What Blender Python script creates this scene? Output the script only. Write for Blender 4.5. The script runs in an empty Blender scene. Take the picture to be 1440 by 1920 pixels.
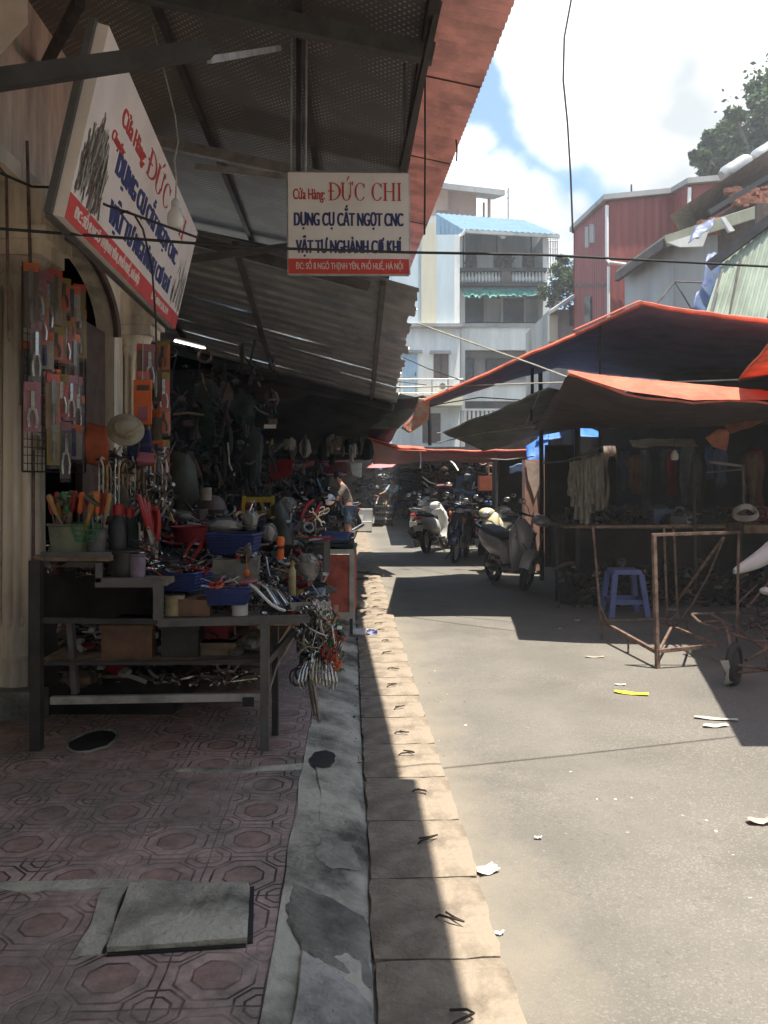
import bpy, bmesh, math, random
from mathutils import Vector as V, Matrix
random.seed(7)
R = math.radians
SC = bpy.context.scene
COL = SC.collection
CH = 1.55            # eye height
F = 1500.0           # focal length, in pixels of the 1440 px wide photograph
TILT = -0.0433       # sideways drift of the street per metre
AZ = math.atan(-TILT)

# ---------------------------------------------------------------- camera
cd = bpy.data.cameras.new("camera"); cam = bpy.data.objects.new("camera", cd); COL.objects.link(cam)
cam.location = (0, 0, CH); cam.rotation_euler = (R(90), 0, 0)
cd.sensor_fit = 'HORIZONTAL'; cd.sensor_width = 36; cd.lens = 36 * F / 1440
cd.shift_y = -60 / 1440; cd.clip_end = 2000; cd.clip_start = 0.05
SC.camera = cam

# ---------------------------------------------------------------- sun, sky, exposure
LIGHT = V((-0.165, 0.12, -1.0))
sd = bpy.data.lights.new("sun", 'SUN'); so = bpy.data.objects.new("sun", sd); COL.objects.link(so)
sd.energy = 3.5; sd.angle = R(0.55); sd.color = (1.0, 0.91, 0.78)
so.rotation_euler = LIGHT.to_track_quat('-Z', 'Y').to_euler()
W = bpy.data.worlds.new("World"); SC.world = W; W.use_nodes = True
SC.view_settings.view_transform = 'Standard'; SC.view_settings.look = 'None'
SC.view_settings.exposure = 1.45; SC.view_settings.gamma = 1


def build_world():
    nt = W.node_tree; N = nt.nodes; L = nt.links; N.clear()
    out = N.new('ShaderNodeOutputWorld'); bg = N.new('ShaderNodeBackground'); L.new(bg.outputs[0], out.inputs[0])
    sky = N.new('ShaderNodeTexSky'); sky.sky_type = 'NISHITA'; sky.sun_disc = False
    sky.sun_elevation = R(79); sky.sun_rotation = R(121); sky.altitude = 10; sky.air_density = 1.0; sky.dust_density = 1.5
    tc = N.new('ShaderNodeTexCoord')
    n1 = N.new('ShaderNodeTexNoise'); n1.inputs['Scale'].default_value = 7; n1.inputs['Detail'].default_value = 7
    n1.inputs['Roughness'].default_value = .58
    L.new(tc.outputs['Generated'], n1.inputs['Vector'])
    def math_(op, a, b=None, c=None, clamp=False):
        m = N.new('ShaderNodeMath'); m.operation = op; m.use_clamp = clamp
        for i, s in enumerate((a, b, c)):
            if s is None: continue
            if isinstance(s, (int, float)): m.inputs[i].default_value = s
            else: L.new(s, m.inputs[i])
        return m.outputs[0]
    blobs_ = [(1170, 80, .155), (1270, 160, .145), (1060, 60, .10), (1330, 60, .17), (1015, 130, .05), (1100, 190, .065),
             (1250, 240, .055), (885, 262, .045), (850, 300, .05), (930, 345, .055), (985, 395, .06), (1040, 440, .055), (1085, 385, .03),
             (880, 380, .07), (1400, 200, .12), (1370, 320, .035), (960, 470, .07)]
    blobs = [(u, v, r - .018) for u, v, r in blobs_]
    best = None
    nz = math_('MULTIPLY', math_('SUBTRACT', n1.outputs[0], .54), .10)
    for (u, v, r) in blobs:
        d = V(((u - 720) / F, 1, (900 - v) / F)).normalized()
        vm = N.new('ShaderNodeVectorMath'); vm.operation = 'DISTANCE'
        L.new(tc.outputs['Generated'], vm.inputs[0]); vm.inputs[1].default_value = d
        s = math_('SUBTRACT', r, vm.outputs['Value'])
        best = s if best is None else math_('MAXIMUM', best, s)
    # scattered clouds over the rest of the sky
    n2 = N.new('ShaderNodeTexNoise'); n2.inputs['Scale'].default_value = 2.2; n2.inputs['Detail'].default_value = 5
    L.new(tc.outputs['Generated'], n2.inputs['Vector'])
    sep = N.new('ShaderNodeSeparateXYZ'); L.new(tc.outputs['Generated'], sep.inputs[0])
    rest = math_('MULTIPLY', math_('SUBTRACT', n2.outputs[0], .56), .8)
    away = math_('MULTIPLY', math_('SUBTRACT', .80, sep.outputs[1]), 3, clamp=True)
    rest = math_('MULTIPLY', rest, away)
    rest = math_('SUBTRACT', rest, math_('MULTIPLY', math_('SUBTRACT', 1.0, away), .2))
    best = math_('MAXIMUM', best, rest)
    m = math_('ADD', best, nz)
    mr = N.new('ShaderNodeMapRange'); mr.interpolation_type = 'SMOOTHSTEP'
    mr.inputs['From Min'].default_value = -.016; mr.inputs['From Max'].default_value = .016
    L.new(m, mr.inputs['Value'])
    n3 = N.new('ShaderNodeTexNoise'); n3.inputs['Scale'].default_value = 5; n3.inputs['Detail'].default_value = 6
    L.new(tc.outputs['Generated'], n3.inputs['Vector'])
    cr = N.new('ShaderNodeMix'); cr.data_type = 'RGBA'
    cr.inputs[6].default_value = (.31, .33, .345, 1); cr.inputs[7].default_value = (.66, .67, .66, 1)
    gr = N.new('ShaderNodeMapRange'); gr.inputs['From Min'].default_value = .40; gr.inputs['From Max'].default_value = .60
    L.new(n3.outputs[0], gr.inputs['Value']); L.new(gr.outputs[0], cr.inputs[0])
    sk = N.new('ShaderNodeMix'); sk.data_type = 'RGBA'; sk.blend_type = 'MULTIPLY'; sk.inputs[0].default_value = 1
    sk.inputs[7].default_value = (.052, .060, .068, 1); L.new(sky.outputs[0], sk.inputs[6])
    hz = N.new('ShaderNodeMix'); hz.data_type = 'RGBA'; hz.inputs[0].default_value = .40; hz.inputs[7].default_value = (.27, .42, .58, 1)
    L.new(sk.outputs[2], hz.inputs[6])
    mx = N.new('ShaderNodeMix'); mx.data_type = 'RGBA'
    L.new(mr.outputs[0], mx.inputs[0]); L.new(hz.outputs[2], mx.inputs[6]); L.new(cr.outputs[2], mx.inputs[7])
    L.new(mx.outputs[2], bg.inputs[0]); bg.inputs[1].default_value = 1.0
build_world()

# ---------------------------------------------------------------- coordinates
def P(u, v, y): return V(((u - 720) / F * y, y, CH + (900 - v) / F * y))      # a point y metres ahead
def Gd(u, v, z=0.0):                                                          # a point on the ground at height z
    y = F * (CH - z) / (v - 900); return V(((u - 720) / F * y, y, z))
def S(x, y, z=0.0): return V((x + TILT * y, y, z))                            # street frame: x across, y along

# ---------------------------------------------------------------- materials
MATS = {}
def mat(name, col, rough=.65, metal=0.0, var=.25, scale=6.0, bump=.15, bscale=None, trans=0.0, col2=None, streak=False, spec=.5, emit=0.0):
    if name in MATS: return MATS[name]
    m = bpy.data.materials.new(name); m.use_nodes = True; nt = m.node_tree; N = nt.nodes; L = nt.links
    b = N['Principled BSDF']; b.inputs['Roughness'].default_value = rough; b.inputs['Metallic'].default_value = metal
    b.inputs['Specular IOR Level'].default_value = spec
    tc = N.new('ShaderNodeTexCoord'); mp = N.new('ShaderNodeMapping'); L.new(tc.outputs['Object'], mp.inputs[0])
    if streak: mp.inputs['Scale'].default_value = (1, 1, .18)
    n = N.new('ShaderNodeTexNoise'); n.inputs['Scale'].default_value = scale; n.inputs['Detail'].default_value = 7
    n.inputs['Roughness'].default_value = .65; L.new(mp.outputs[0], n.inputs['Vector'])
    mx = N.new('ShaderNodeMix'); mx.data_type = 'RGBA'
    c2 = col2 if col2 else tuple(c * (1 - var * 1.6) for c in col)
    mx.inputs[6].default_value = (*c2, 1); mx.inputs[7].default_value = (*[min(1, c * (1 + var * .35)) for c in col], 1)
    mr = N.new('ShaderNodeMapRange'); mr.inputs['From Min'].default_value = .34; mr.inputs['From Max'].default_value = .58
    L.new(n.outputs[0], mr.inputs['Value']); L.new(mr.outputs[0], mx.inputs[0]); L.new(mx.outputs[2], b.inputs['Base Color'])
    r2 = N.new('ShaderNodeMapRange'); r2.inputs['To Min'].default_value = min(1, rough + .15); r2.inputs['To Max'].default_value = max(.05, rough - .12)
    L.new(n.outputs[0], r2.inputs['Value']); L.new(r2.outputs[0], b.inputs['Roughness'])
    if bump:
        n2 = N.new('ShaderNodeTexNoise'); n2.inputs['Scale'].default_value = bscale or scale * 6; n2.inputs['Detail'].default_value = 4
        L.new(tc.outputs['Object'], n2.inputs['Vector'])
        bp = N.new('ShaderNodeBump'); bp.inputs['Strength'].default_value = bump; bp.inputs['Distance'].default_value = .02
        L.new(n2.outputs[0], bp.inputs['Height']); L.new(bp.outputs[0], b.inputs['Normal'])
    if trans:
        tr = N.new('ShaderNodeBsdfTranslucent'); L.new(mx.outputs[2], tr.inputs[0])
        ms = N.new('ShaderNodeMixShader'); ms.inputs[0].default_value = trans
        o = N['Material Output']; L.new(b.outputs[0], ms.inputs[1]); L.new(tr.outputs[0], ms.inputs[2]); L.new(ms.outputs[0], o.inputs[0])
    if emit: b.inputs['Emission Color'].default_value = (*col, 1); b.inputs['Emission Strength'].default_value = emit
    m['_mx'] = 1
    MATS[name] = m; return m

def clear_plastic(name, col=(.75, .75, .75), a=.45, rough=.2):
    if name in MATS: return MATS[name]
    m = mat(name, col, rough=rough, var=.2, scale=18, bump=.6, bscale=30)
    m.node_tree.nodes['Principled BSDF'].inputs['Alpha'].default_value = a
    return m

def nodes_of(m): return m.node_tree.nodes, m.node_tree.links

def asphalt_mat():
    m = bpy.data.materials.new('worn_asphalt'); m.use_nodes = True; N, L = nodes_of(m); b = N['Principled BSDF']
    tc = N.new('ShaderNodeTexCoord')
    def noise(sc, det=6, ro=.6):
        n = N.new('ShaderNodeTexNoise'); n.inputs['Scale'].default_value = sc; n.inputs['Detail'].default_value = det; n.inputs['Roughness'].default_value = ro
        L.new(tc.outputs['Object'], n.inputs['Vector']); return n.outputs[0]
    def ramp(s, a, b_, lo=0., hi=1.):
        r = N.new('ShaderNodeMapRange'); r.inputs['From Min'].default_value = a; r.inputs['From Max'].default_value = b_
        r.inputs['To Min'].default_value = lo; r.inputs['To Max'].default_value = hi; L.new(s, r.inputs['Value']); return r.outputs[0]
    def mix(f, a, c, mode='MIX'):
        x = N.new('ShaderNodeMix'); x.data_type = 'RGBA'; x.blend_type = mode
        if isinstance(f, float): x.inputs[0].default_value = f
        else: L.new(f, x.inputs[0])
        for i, s in ((6, a), (7, c)):
            if isinstance(s, tuple): x.inputs[i].default_value = (*s, 1)
            else: L.new(s, x.inputs[i])
        return x.outputs[2]
    vo = N.new('ShaderNodeTexVoronoi'); vo.inputs['Scale'].default_value = 150; L.new(tc.outputs['Object'], vo.inputs['Vector'])
    sp = N.new('ShaderNodeSeparateColor'); L.new(vo.outputs['Color'], sp.inputs[0])
    base = mix(ramp(noise(1.1, 7), .36, .62), (.140, .135, .123), (.188, .180, .163))
    base = mix(ramp(noise(.55, 4, .5), .52, .66), base, (.138, .135, .126))
    stones = mix(ramp(sp.outputs[0], .72, .98), (.82, .82, .82), (1.42, 1.40, 1.33))
    amt = ramp(noise(.7, 3), .38, .62, .25, 1.)
    base = mix(amt, base, mix(1.0, base, stones, 'MULTIPLY'))
    base = mix(ramp(noise(320, 2), .35, .65), base, mix(1.0, base, (1.28, 1.26, 1.22), 'MULTIPLY'))
    base = mix(ramp(noise(28, 3), .60, .72, 0., .5), base, (.10, .10, .095))
    base = mix(ramp(noise(.35, 5, .7), .55, .63, 0., .45), base, (.115, .112, .104))
    # pale dust along the kerb slabs
    sx = N.new('ShaderNodeSeparateXYZ'); L.new(tc.outputs['Object'], sx.inputs[0])
    ad = N.new('ShaderNodeMath'); ad.operation = 'MULTIPLY_ADD'; ad.inputs[1].default_value = -TILT; L.new(sx.outputs[1], ad.inputs[0]); L.new(sx.outputs[0], ad.inputs[2])
    nn = N.new('ShaderNodeMath'); nn.operation = 'MULTIPLY_ADD'; nn.inputs[1].default_value = .7; L.new(noise(2.5), nn.inputs[0]); L.new(ad.outputs[0], nn.inputs[2])
    base = mix(ramp(nn.outputs[0], 1.12, .82, 0., .75), base, (.27, .24, .195))
    L.new(base, b.inputs['Base Color'])
    b.inputs['Roughness'].default_value = .9
    bp = N.new('ShaderNodeBump'); bp.inputs['Strength'].default_value = .5; bp.inputs['Distance'].default_value = .004
    L.new(vo.outputs['Distance'], bp.inputs['Height']); bp.invert = True; L.new(bp.outputs[0], b.inputs['Normal'])
    return m

def tile_mat():
    """pressed red pavement tiles, 30 cm, octagons inside octagons"""
    m = bpy.data.materials.new('red_octagon_tile'); m.use_nodes = True; N, L = nodes_of(m); b = N['Principled BSDF']
    tc = N.new('ShaderNodeTexCoord'); mp = N.new('ShaderNodeMapping'); mp.vector_type = 'POINT'
    mp.inputs['Rotation'].default_value = (0, 0, -AZ); L.new(tc.outputs['Object'], mp.inputs[0])
    nw = N.new('ShaderNodeTexNoise'); nw.inputs['Scale'].default_value = 3; L.new(tc.outputs['Object'], nw.inputs['Vector'])
    wv = N.new('ShaderNodeVectorMath'); wv.operation = 'MULTIPLY_ADD'; wv.inputs[1].default_value = (.035, .035, 0)
    L.new(nw.outputs['Color'], wv.inputs[0]); L.new(mp.outputs[0], wv.inputs[2])
    sx = N.new('ShaderNodeSeparateXYZ'); L.new(wv.outputs[0], sx.inputs[0])
    def M(op, a, b_=None, c=None, clamp=False):
        x = N.new('ShaderNodeMath'); x.operation = op; x.use_clamp = clamp
        for i, s in enumerate((a, b_, c)):
            if s is None: continue
            if isinstance(s, (int, float)): x.inputs[i].default_value = s
            else: L.new(s, x.inputs[i])
        return x.outputs[0]
    X = M('DIVIDE', M('ADD', sx.outputs[0], .22), .305); Y = M('DIVIDE', M('ADD', sx.outputs[1], .11), .293)
    def octa(ox, oy):
        fx = M('ABSOLUTE', M('SUBTRACT', M('FRACT', M('ADD', X, ox)), .5)); fy = M('ABSOLUTE', M('SUBTRACT', M('FRACT', M('ADD', Y, oy)), .5))
        return M('MAXIMUM', M('MAXIMUM', fx, fy), M('MULTIPLY', M('ADD', fx, fy), .7071)), fx, fy
    d, fx, fy = octa(0, 0); d2, gx, gy = octa(.5, .5)
    def line(s, at, w=.0135):
        r = N.new('ShaderNodeMapRange'); r.interpolation_type = 'SMOOTHSTEP'; r.inputs['From Min'].default_value = w * .45; r.inputs['From Max'].default_value = w * 1.5
        r.inputs['To Min'].default_value = 1; r.inputs['To Max'].default_value = 0
        L.new(M('ABSOLUTE', M('SUBTRACT', s, at)), r.inputs['Value']); return r.outputs[0]
    g = M('MAXIMUM', line(d, .235), line(d, .385))
    inner = M('LESS_THAN', d2, .30); g = M('MAXIMUM', g, M('MULTIPLY', line(d2, .165), inner))
    g = M('MAXIMUM', g, M('MULTIPLY', line(d2, .27), M('GREATER_THAN', d, .385)))
    joint = M('MAXIMUM', line(fx, .5, .010), line(fy, .5, .012)); g = M('MAXIMUM', g, joint)
    n = N.new('ShaderNodeTexNoise'); n.inputs['Scale'].default_value = 1.7; n.inputs['Detail'].default_value = 8; n.inputs['Roughness'].default_value = .7
    L.new(tc.outputs['Object'], n.inputs['Vector'])
    nf = N.new('ShaderNodeTexNoise'); nf.inputs['Scale'].default_value = 260; nf.inputs['Detail'].default_value = 2; L.new(tc.outputs['Object'], nf.inputs['Vector'])
    n4 = N.new('ShaderNodeTexNoise'); n4.inputs['Scale'].default_value = 4.5; n4.inputs['Detail'].default_value = 6; L.new(tc.outputs['Object'], n4.inputs['Vector'])
    # every tile has its own tone
    cb = N.new('ShaderNodeCombineXYZ'); L.new(M('FLOOR', X), cb.inputs[0]); L.new(M('FLOOR', Y), cb.inputs[1])
    wn = N.new('ShaderNodeTexWhiteNoise'); L.new(cb.outputs[0], wn.inputs['Vector'])
    def mixc(f, a, c, mode='MIX'):
        x = N.new('ShaderNodeMix'); x.data_type = 'RGBA'; x.blend_type = mode
        if isinstance(f, (int, float)): x.inputs[0].default_value = f
        else: L.new(f, x.inputs[0])
        for i, s in ((6, a), (7, c)):
            if isinstance(s, tuple): x.inputs[i].default_value = (*s, 1)
            else: L.new(s, x.inputs[i])
        return x.outputs[2]
    base = mixc(wn.outputs[0], (.42, .305, .28), (.55, .40, .365))
    base = mixc(M('LESS_THAN', d, .235), base, (.42, .26, .23))
    dirt = N.new('ShaderNodeMapRange'); dirt.inputs['From Min'].default_value = .42; dirt.inputs['From Max'].default_value = .62; dirt.inputs['To Max'].default_value = .9
    L.new(n.outputs[0], dirt.inputs['Value'])
    base = mixc(dirt.outputs[0], base, (.22, .195, .17))
    base = mixc(M('GREATER_THAN', nf.outputs[0], .66), base, (.50, .42, .38))
    mo = N.new('ShaderNodeMapRange'); mo.inputs['From Min'].default_value = .35; mo.inputs['From Max'].default_value = .65; mo.inputs['To Min'].default_value = .62; mo.inputs['To Max'].default_value = 1.15
    n5 = N.new('ShaderNodeTexNoise'); n5.inputs['Scale'].default_value = 14; n5.inputs['Detail'].default_value = 6; n5.inputs['Roughness'].default_value = .75; L.new(tc.outputs['Object'], n5.inputs['Vector']); L.new(n5.outputs[0], mo.inputs['Value'])
    cm = N.new('ShaderNodeCombineColor'); [L.new(mo.outputs[0], cm.inputs[i]) for i in range(3)]
    base = mixc(1.0, base, cm.outputs[0], 'MULTIPLY')
    gv = M('MULTIPLY', M('MULTIPLY', g, M('ADD', .45, M('MULTIPLY', wn.outputs[0], .75))), M('MULTIPLY', M('SUBTRACT', n4.outputs[0], .38), 5, clamp=True), clamp=True)
    base = mixc(gv, base, (.060, .044, .040))
    L.new(base, b.inputs['Base Color']); b.inputs['Roughness'].default_value = .62
    bp = N.new('ShaderNodeBump'); bp.inputs['Strength'].default_value = .6; bp.inputs['Distance'].default_value = .006
    h = M('ADD', M('SUBTRACT', 1, g), M('MULTIPLY', nf.outputs[0], .25)); L.new(h, bp.inputs['Height']); L.new(bp.outputs[0], b.inputs['Normal'])
    return m

def foil_mat():
    """silver bubble insulation under the roof: dark sheet with a fine diamond grid of shiny dots"""
    m = bpy.data.materials.new('foil_insulation'); m.use_nodes = True; N, L = nodes_of(m); b = N['Principled BSDF']
    tc = N.new('ShaderNodeTexCoord'); mp = N.new('ShaderNodeMapping'); mp.inputs['Rotation'].default_value = (0, 0, R(45)); mp.inputs['Scale'].default_value = (26, 26, 1)
    L.new(tc.outputs['Object'], mp.inputs[0])
    fr = N.new('ShaderNodeVectorMath'); fr.operation = 'FRACTION'; L.new(mp.outputs[0], fr.inputs[0])
    ds = N.new('ShaderNodeVectorMath'); ds.operation = 'DISTANCE'; mz = N.new('ShaderNodeVectorMath'); mz.operation = 'MULTIPLY'; mz.inputs[1].default_value = (1, 1, 0)
    L.new(fr.outputs[0], mz.inputs[0]); L.new(mz.outputs[0], ds.inputs[0]); ds.inputs[1].default_value = (.5, .5, 0)
    r = N.new('ShaderNodeMapRange'); r.inputs['From Min'].default_value = .16; r.inputs['From Max'].default_value = .24; r.inputs['To Min'].default_value = 1; r.inputs['To Max'].default_value = 0
    L.new(ds.outputs['Value'], r.inputs['Value'])
    n = N.new('ShaderNodeTexNoise'); n.inputs['Scale'].default_value = 3.5; n.inputs['Detail'].default_value = 5; L.new(tc.outputs['Object'], n.inputs['Vector'])
    mu = N.new('ShaderNodeMath'); mu.operation = 'MULTIPLY'; L.new(r.outputs[0], mu.inputs[0])
    r2 = N.new('ShaderNodeMapRange'); r2.inputs['From Min'].default_value = .4; r2.inputs['From Max'].default_value = .65; L.new(n.outputs[0], r2.inputs['Value']); L.new(r2.outputs[0], mu.inputs[1])
    mx = N.new('ShaderNodeMix'); mx.data_type = 'RGBA'; mx.inputs[6].default_value = (.15, .135, .125, 1); mx.inputs[7].default_value = (.62, .60, .58, 1)
    L.new(mu.outputs[0], mx.inputs[0]); L.new(mx.outputs[2], b.inputs['Base Color'])
    b.inputs['Metallic'].default_value = .35; b.inputs['Roughness'].default_value = .5
    bp = N.new('ShaderNodeBump'); bp.inputs['Strength'].default_value = .35; bp.inputs['Distance'].default_value = .01; L.new(n.outputs[0], bp.inputs['Height']); L.new(bp.outputs[0], b.inputs['Normal'])
    return m

M = {}
def defmats():
    M['asphalt'] = asphalt_mat(); M['tile'] = tile_mat(); M['foil'] = foil_mat()
    M['earth'] = mat('packed_earth', (.18, .16, .13), .95)
    M['concrete'] = mat('rough_concrete', (.45, .43, .36), .9, var=.5, scale=2.6, bump=.7, bscale=45)
    M['concrete_dk'] = mat('damp_concrete', (.27, .265, .225), .85, var=.4, scale=3, bump=.8, bscale=40)
    M['mortar'] = mat('pale_mortar', (.40, .39, .36), .9, var=.35, scale=4, bump=.7, bscale=50)
    M['slab'] = mat('cover_slab_concrete', (.30, .25, .195), .9, var=.27, scale=7, bump=.5, bscale=60)
    M['rust'] = mat('rusty_iron', (.215, .145, .115), .85, .2, var=.4, scale=12, bump=.4)
    M['wire'] = mat('iron_wire', (.06, .05, .045), .6, .6)
    M['cream'] = mat('dirty_cream_plaster', (.86, .75, .60), .85, var=.30, scale=3.5, bump=.35, streak=True)
    M['pinkwall'] = mat('pinkish_plaster', (.62, .50, .42), .9, var=.12)
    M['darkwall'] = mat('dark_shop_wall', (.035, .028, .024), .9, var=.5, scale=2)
    M['darkfloor'] = mat('dark_shop_floor', (.06, .052, .045), .9)
    M['steel'] = mat('grey_painted_steel', (.135, .13, .125), .55, .3, var=.2, scale=7)
    M['steel_dk'] = mat('dark_steel_section', (.065, .06, .057), .6, .35, var=.2)
    M['steel_lt'] = mat('pale_steel_section', (.40, .39, .37), .5, .3)
    M['redroof'] = mat('red_painted_sheet', (.76, .48, .44), .55, .0, var=.18, scale=4, trans=.20)
    M['galv'] = mat('galvanised_sheet', (.44, .45, .44), .42, .45, var=.22, scale=2.5, bump=.1)
    M['signwhite'] = mat('sign_face_white', (.78, .68, .61), .6, var=.06, scale=3, bump=0)
    M['signwhite2'] = mat('sign_face_white_small', (.80, .76, .72), .6, var=.06, scale=3, bump=0)
    M['signred'] = mat('sign_red', (.62, .06, .05), .6, var=.1, bump=0)
    M['signtxtred'] = mat('sign_letter_red', (.50, .05, .035), .6, var=.08, bump=0)
    M['signblue'] = mat('sign_letter_blue', (.035, .045, .16), .6, var=.1, bump=0)
    M['grey'] = mat('mid_grey', (.13, .13, .13), .6)
    M['black'] = mat('black_rubber', (.022, .022, .023), .6, var=.2, bump=.1)
    M['blackpl'] = mat('black_plastic', (.03, .03, .032), .35, var=.2, bump=.05)
    M['chrome'] = mat('bright_steel', (.50, .49, .46), .25, 1.0, var=.15, bump=.05)
    M['tool'] = mat('tool_steel', (.24, .225, .205), .35, .9, var=.3, bump=.1)
    M['white'] = mat('white_plastic', (.62, .61, .58), .45, var=.1, bump=.05)
    M['offwhite'] = mat('off_white_cloth', (.50, .47, .41), .85, var=.25)
    M['red'] = mat('red_plastic', (.33, .022, .02), .4, var=.2, bump=.05)
    M['orange'] = mat('orange_plastic', (.72, .15, .03), .45, var=.15, bump=.05)
    M['yellow'] = mat('yellow_plastic', (.30, .20, .025), .5, var=.2, bump=.05)
    M['wood'] = mat('handle_wood', (.40, .21, .07), .55, var=.3, scale=14, bump=.1)
    M['plank'] = mat('old_plank', (.25, .18, .12), .8, var=.4, scale=9)
    M['green'] = mat('green_plastic', (.02, .17, .06), .45, var=.2, bump=.05)
    M['dkgreen'] = mat('dark_green_cloth', (.022, .04, .032), .85, var=.35)
    M['blue'] = mat('blue_plastic', (.030, .045, .16), .45, var=.2, bump=.05)
    M['stoolblue'] = mat('stool_blue_plastic', (.17, .22, .48), .45, var=.1, bump=.03)
    M['ltblue'] = mat('pale_blue', (.35, .50, .62), .7, var=.12)
    M['purple'] = mat('purple_plastic', (.22, .10, .32), .5, var=.2)
    M['pink'] = mat('pink_card', (.36, .12, .15), .6, var=.2, bump=0)
    M['cardboard'] = mat('cardboard', (.22, .13, .08), .9, var=.25)
    M['tan'] = mat('tan_card', (.34, .22, .10), .8, var=.3, bump=0)
    M['tarpnavy'] = mat('navy_tarp', (.155, .145, .235), .55, var=.2, scale=3, bump=.5, bscale=7, trans=.10)
    M['tarporange'] = mat('orange_tarp', (.85, .25, .15), .55, var=.25, scale=3, bump=.5, bscale=9, trans=.35)
    M['tarpbrown'] = mat('brown_tarp', (.075, .048, .043), .65, var=.3, scale=3, bump=.5, bscale=7, trans=.07)
    M['tarpgrey'] = mat('grey_green_tarp', (.13, .15, .13), .65, var=.3, scale=3, bump=.25, bscale=9, trans=.04)
    M['tarpblue'] = mat('bright_blue_tarp', (.06, .24, .75), .5, var=.3, scale=5, bump=.5, bscale=12, trans=.2)
    M['tarpred'] = mat('red_purple_tarp', (.34, .11, .13), .6, var=.2, scale=3, bump=.25, bscale=9, trans=.12)
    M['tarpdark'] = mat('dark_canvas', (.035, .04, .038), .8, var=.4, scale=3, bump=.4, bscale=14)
    M['rope'] = mat('pale_rope', (.50, .47, .40), .8)
    M['bag'] = clear_plastic('clear_bag', (.30, .29, .27), .38); M['sleeve'] = clear_plastic('clear_sleeve', (.42, .36, .33), .22, .15)
    M['skin'] = mat('skin', (.42, .23, .15), .55, var=.08, bump=0)
    M['hair'] = mat('black_hair', (.015, .012, .01), .6)
    M['paper'] = mat('litter_paper', (.80, .78, .72), .8, var=.08)
    M['brown'] = mat('brown_sheet', (.12, .08, .06), .6)
    M['glass'] = mat('dark_window', (.06, .075, .08), .2, var=.3, bump=0)
    M['bwhite'] = mat('weathered_white_wall', (.88, .87, .82), .85, var=.22, scale=.7, bump=.2, bscale=6, streak=True)
    M['bcream'] = mat('weathered_cream_wall', (.68, .62, .47), .85, var=.15, scale=.6, streak=True)
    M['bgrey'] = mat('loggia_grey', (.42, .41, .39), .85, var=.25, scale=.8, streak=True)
    M['bblue'] = mat('pale_blue_wall', (.56, .64, .66), .85, var=.14, scale=.5, streak=True)
    M['bpink'] = mat('peach_wall', (.62, .43, .35), .9, var=.1, scale=.5, streak=True)
    M['blueroof'] = mat('blue_roof_sheet', (.14, .25, .36), .5, .0, var=.12, scale=1.2, bump=.1)
    M['redclad'] = mat('red_cladding', (.28, .06, .05), .55, .0, var=.18, scale=1.2, bump=.1, streak=True)
    M['greyclad'] = mat('grey_cladding', (.40, .39, .37), .6, .0, var=.12, scale=1.2, streak=True)
    M['olive'] = mat('olive_roof_sheet', (.33, .33, .24), .6, var=.2, scale=2, streak=True)
    M['greenclad'] = mat('weathered_green_sheet', (.36, .42, .33), .6, var=.22, scale=1.6, bump=.2, streak=True)
    M['brick'] = mat('brick_rubble', (.42, .17, .11), .9, var=.4, scale=9)
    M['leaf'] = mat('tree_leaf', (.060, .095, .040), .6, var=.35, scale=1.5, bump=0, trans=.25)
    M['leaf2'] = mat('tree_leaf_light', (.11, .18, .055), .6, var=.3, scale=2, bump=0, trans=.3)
    M['bark'] = mat('bark', (.22, .19, .15), .9, var=.3, scale=8, bump=.5)
    M['lamp'] = mat('added_strip_glow', (1, .98, .92), .4, var=0, bump=0, emit=2.2)  # glow of the added tube under the corrugated roof
    M['bulb'] = mat('milky_bulb', (.72, .70, .66), .25, var=.05, bump=0)
    M['silver'] = mat('silver_paint', (.50, .49, .47), .32, .4, var=.06, bump=0)
    M['greypaint'] = mat('warm_grey_paint', (.46, .43, .41), .3, .2, var=.06, bump=0)
    M['creampaint'] = mat('cream_paint', (.62, .54, .36), .3, .0, var=.06, bump=0)
    M['navypaint'] = mat('navy_paint', (.03, .04, .08), .25, .0, var=.06, bump=0)
    M['whitepaint'] = mat('white_paint', (.78, .77, .74), .28, .0, var=.05, bump=0)
    M['redlens'] = mat('red_lens', (.6, .03, .02), .2, bump=0)
    M['lens'] = mat('clear_lens', (.55, .57, .58), .1, .3, bump=0)
    M['hat'] = mat('pale_straw', (.30, .26, .19), .7, var=.2, scale=12)
defmats()

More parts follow.
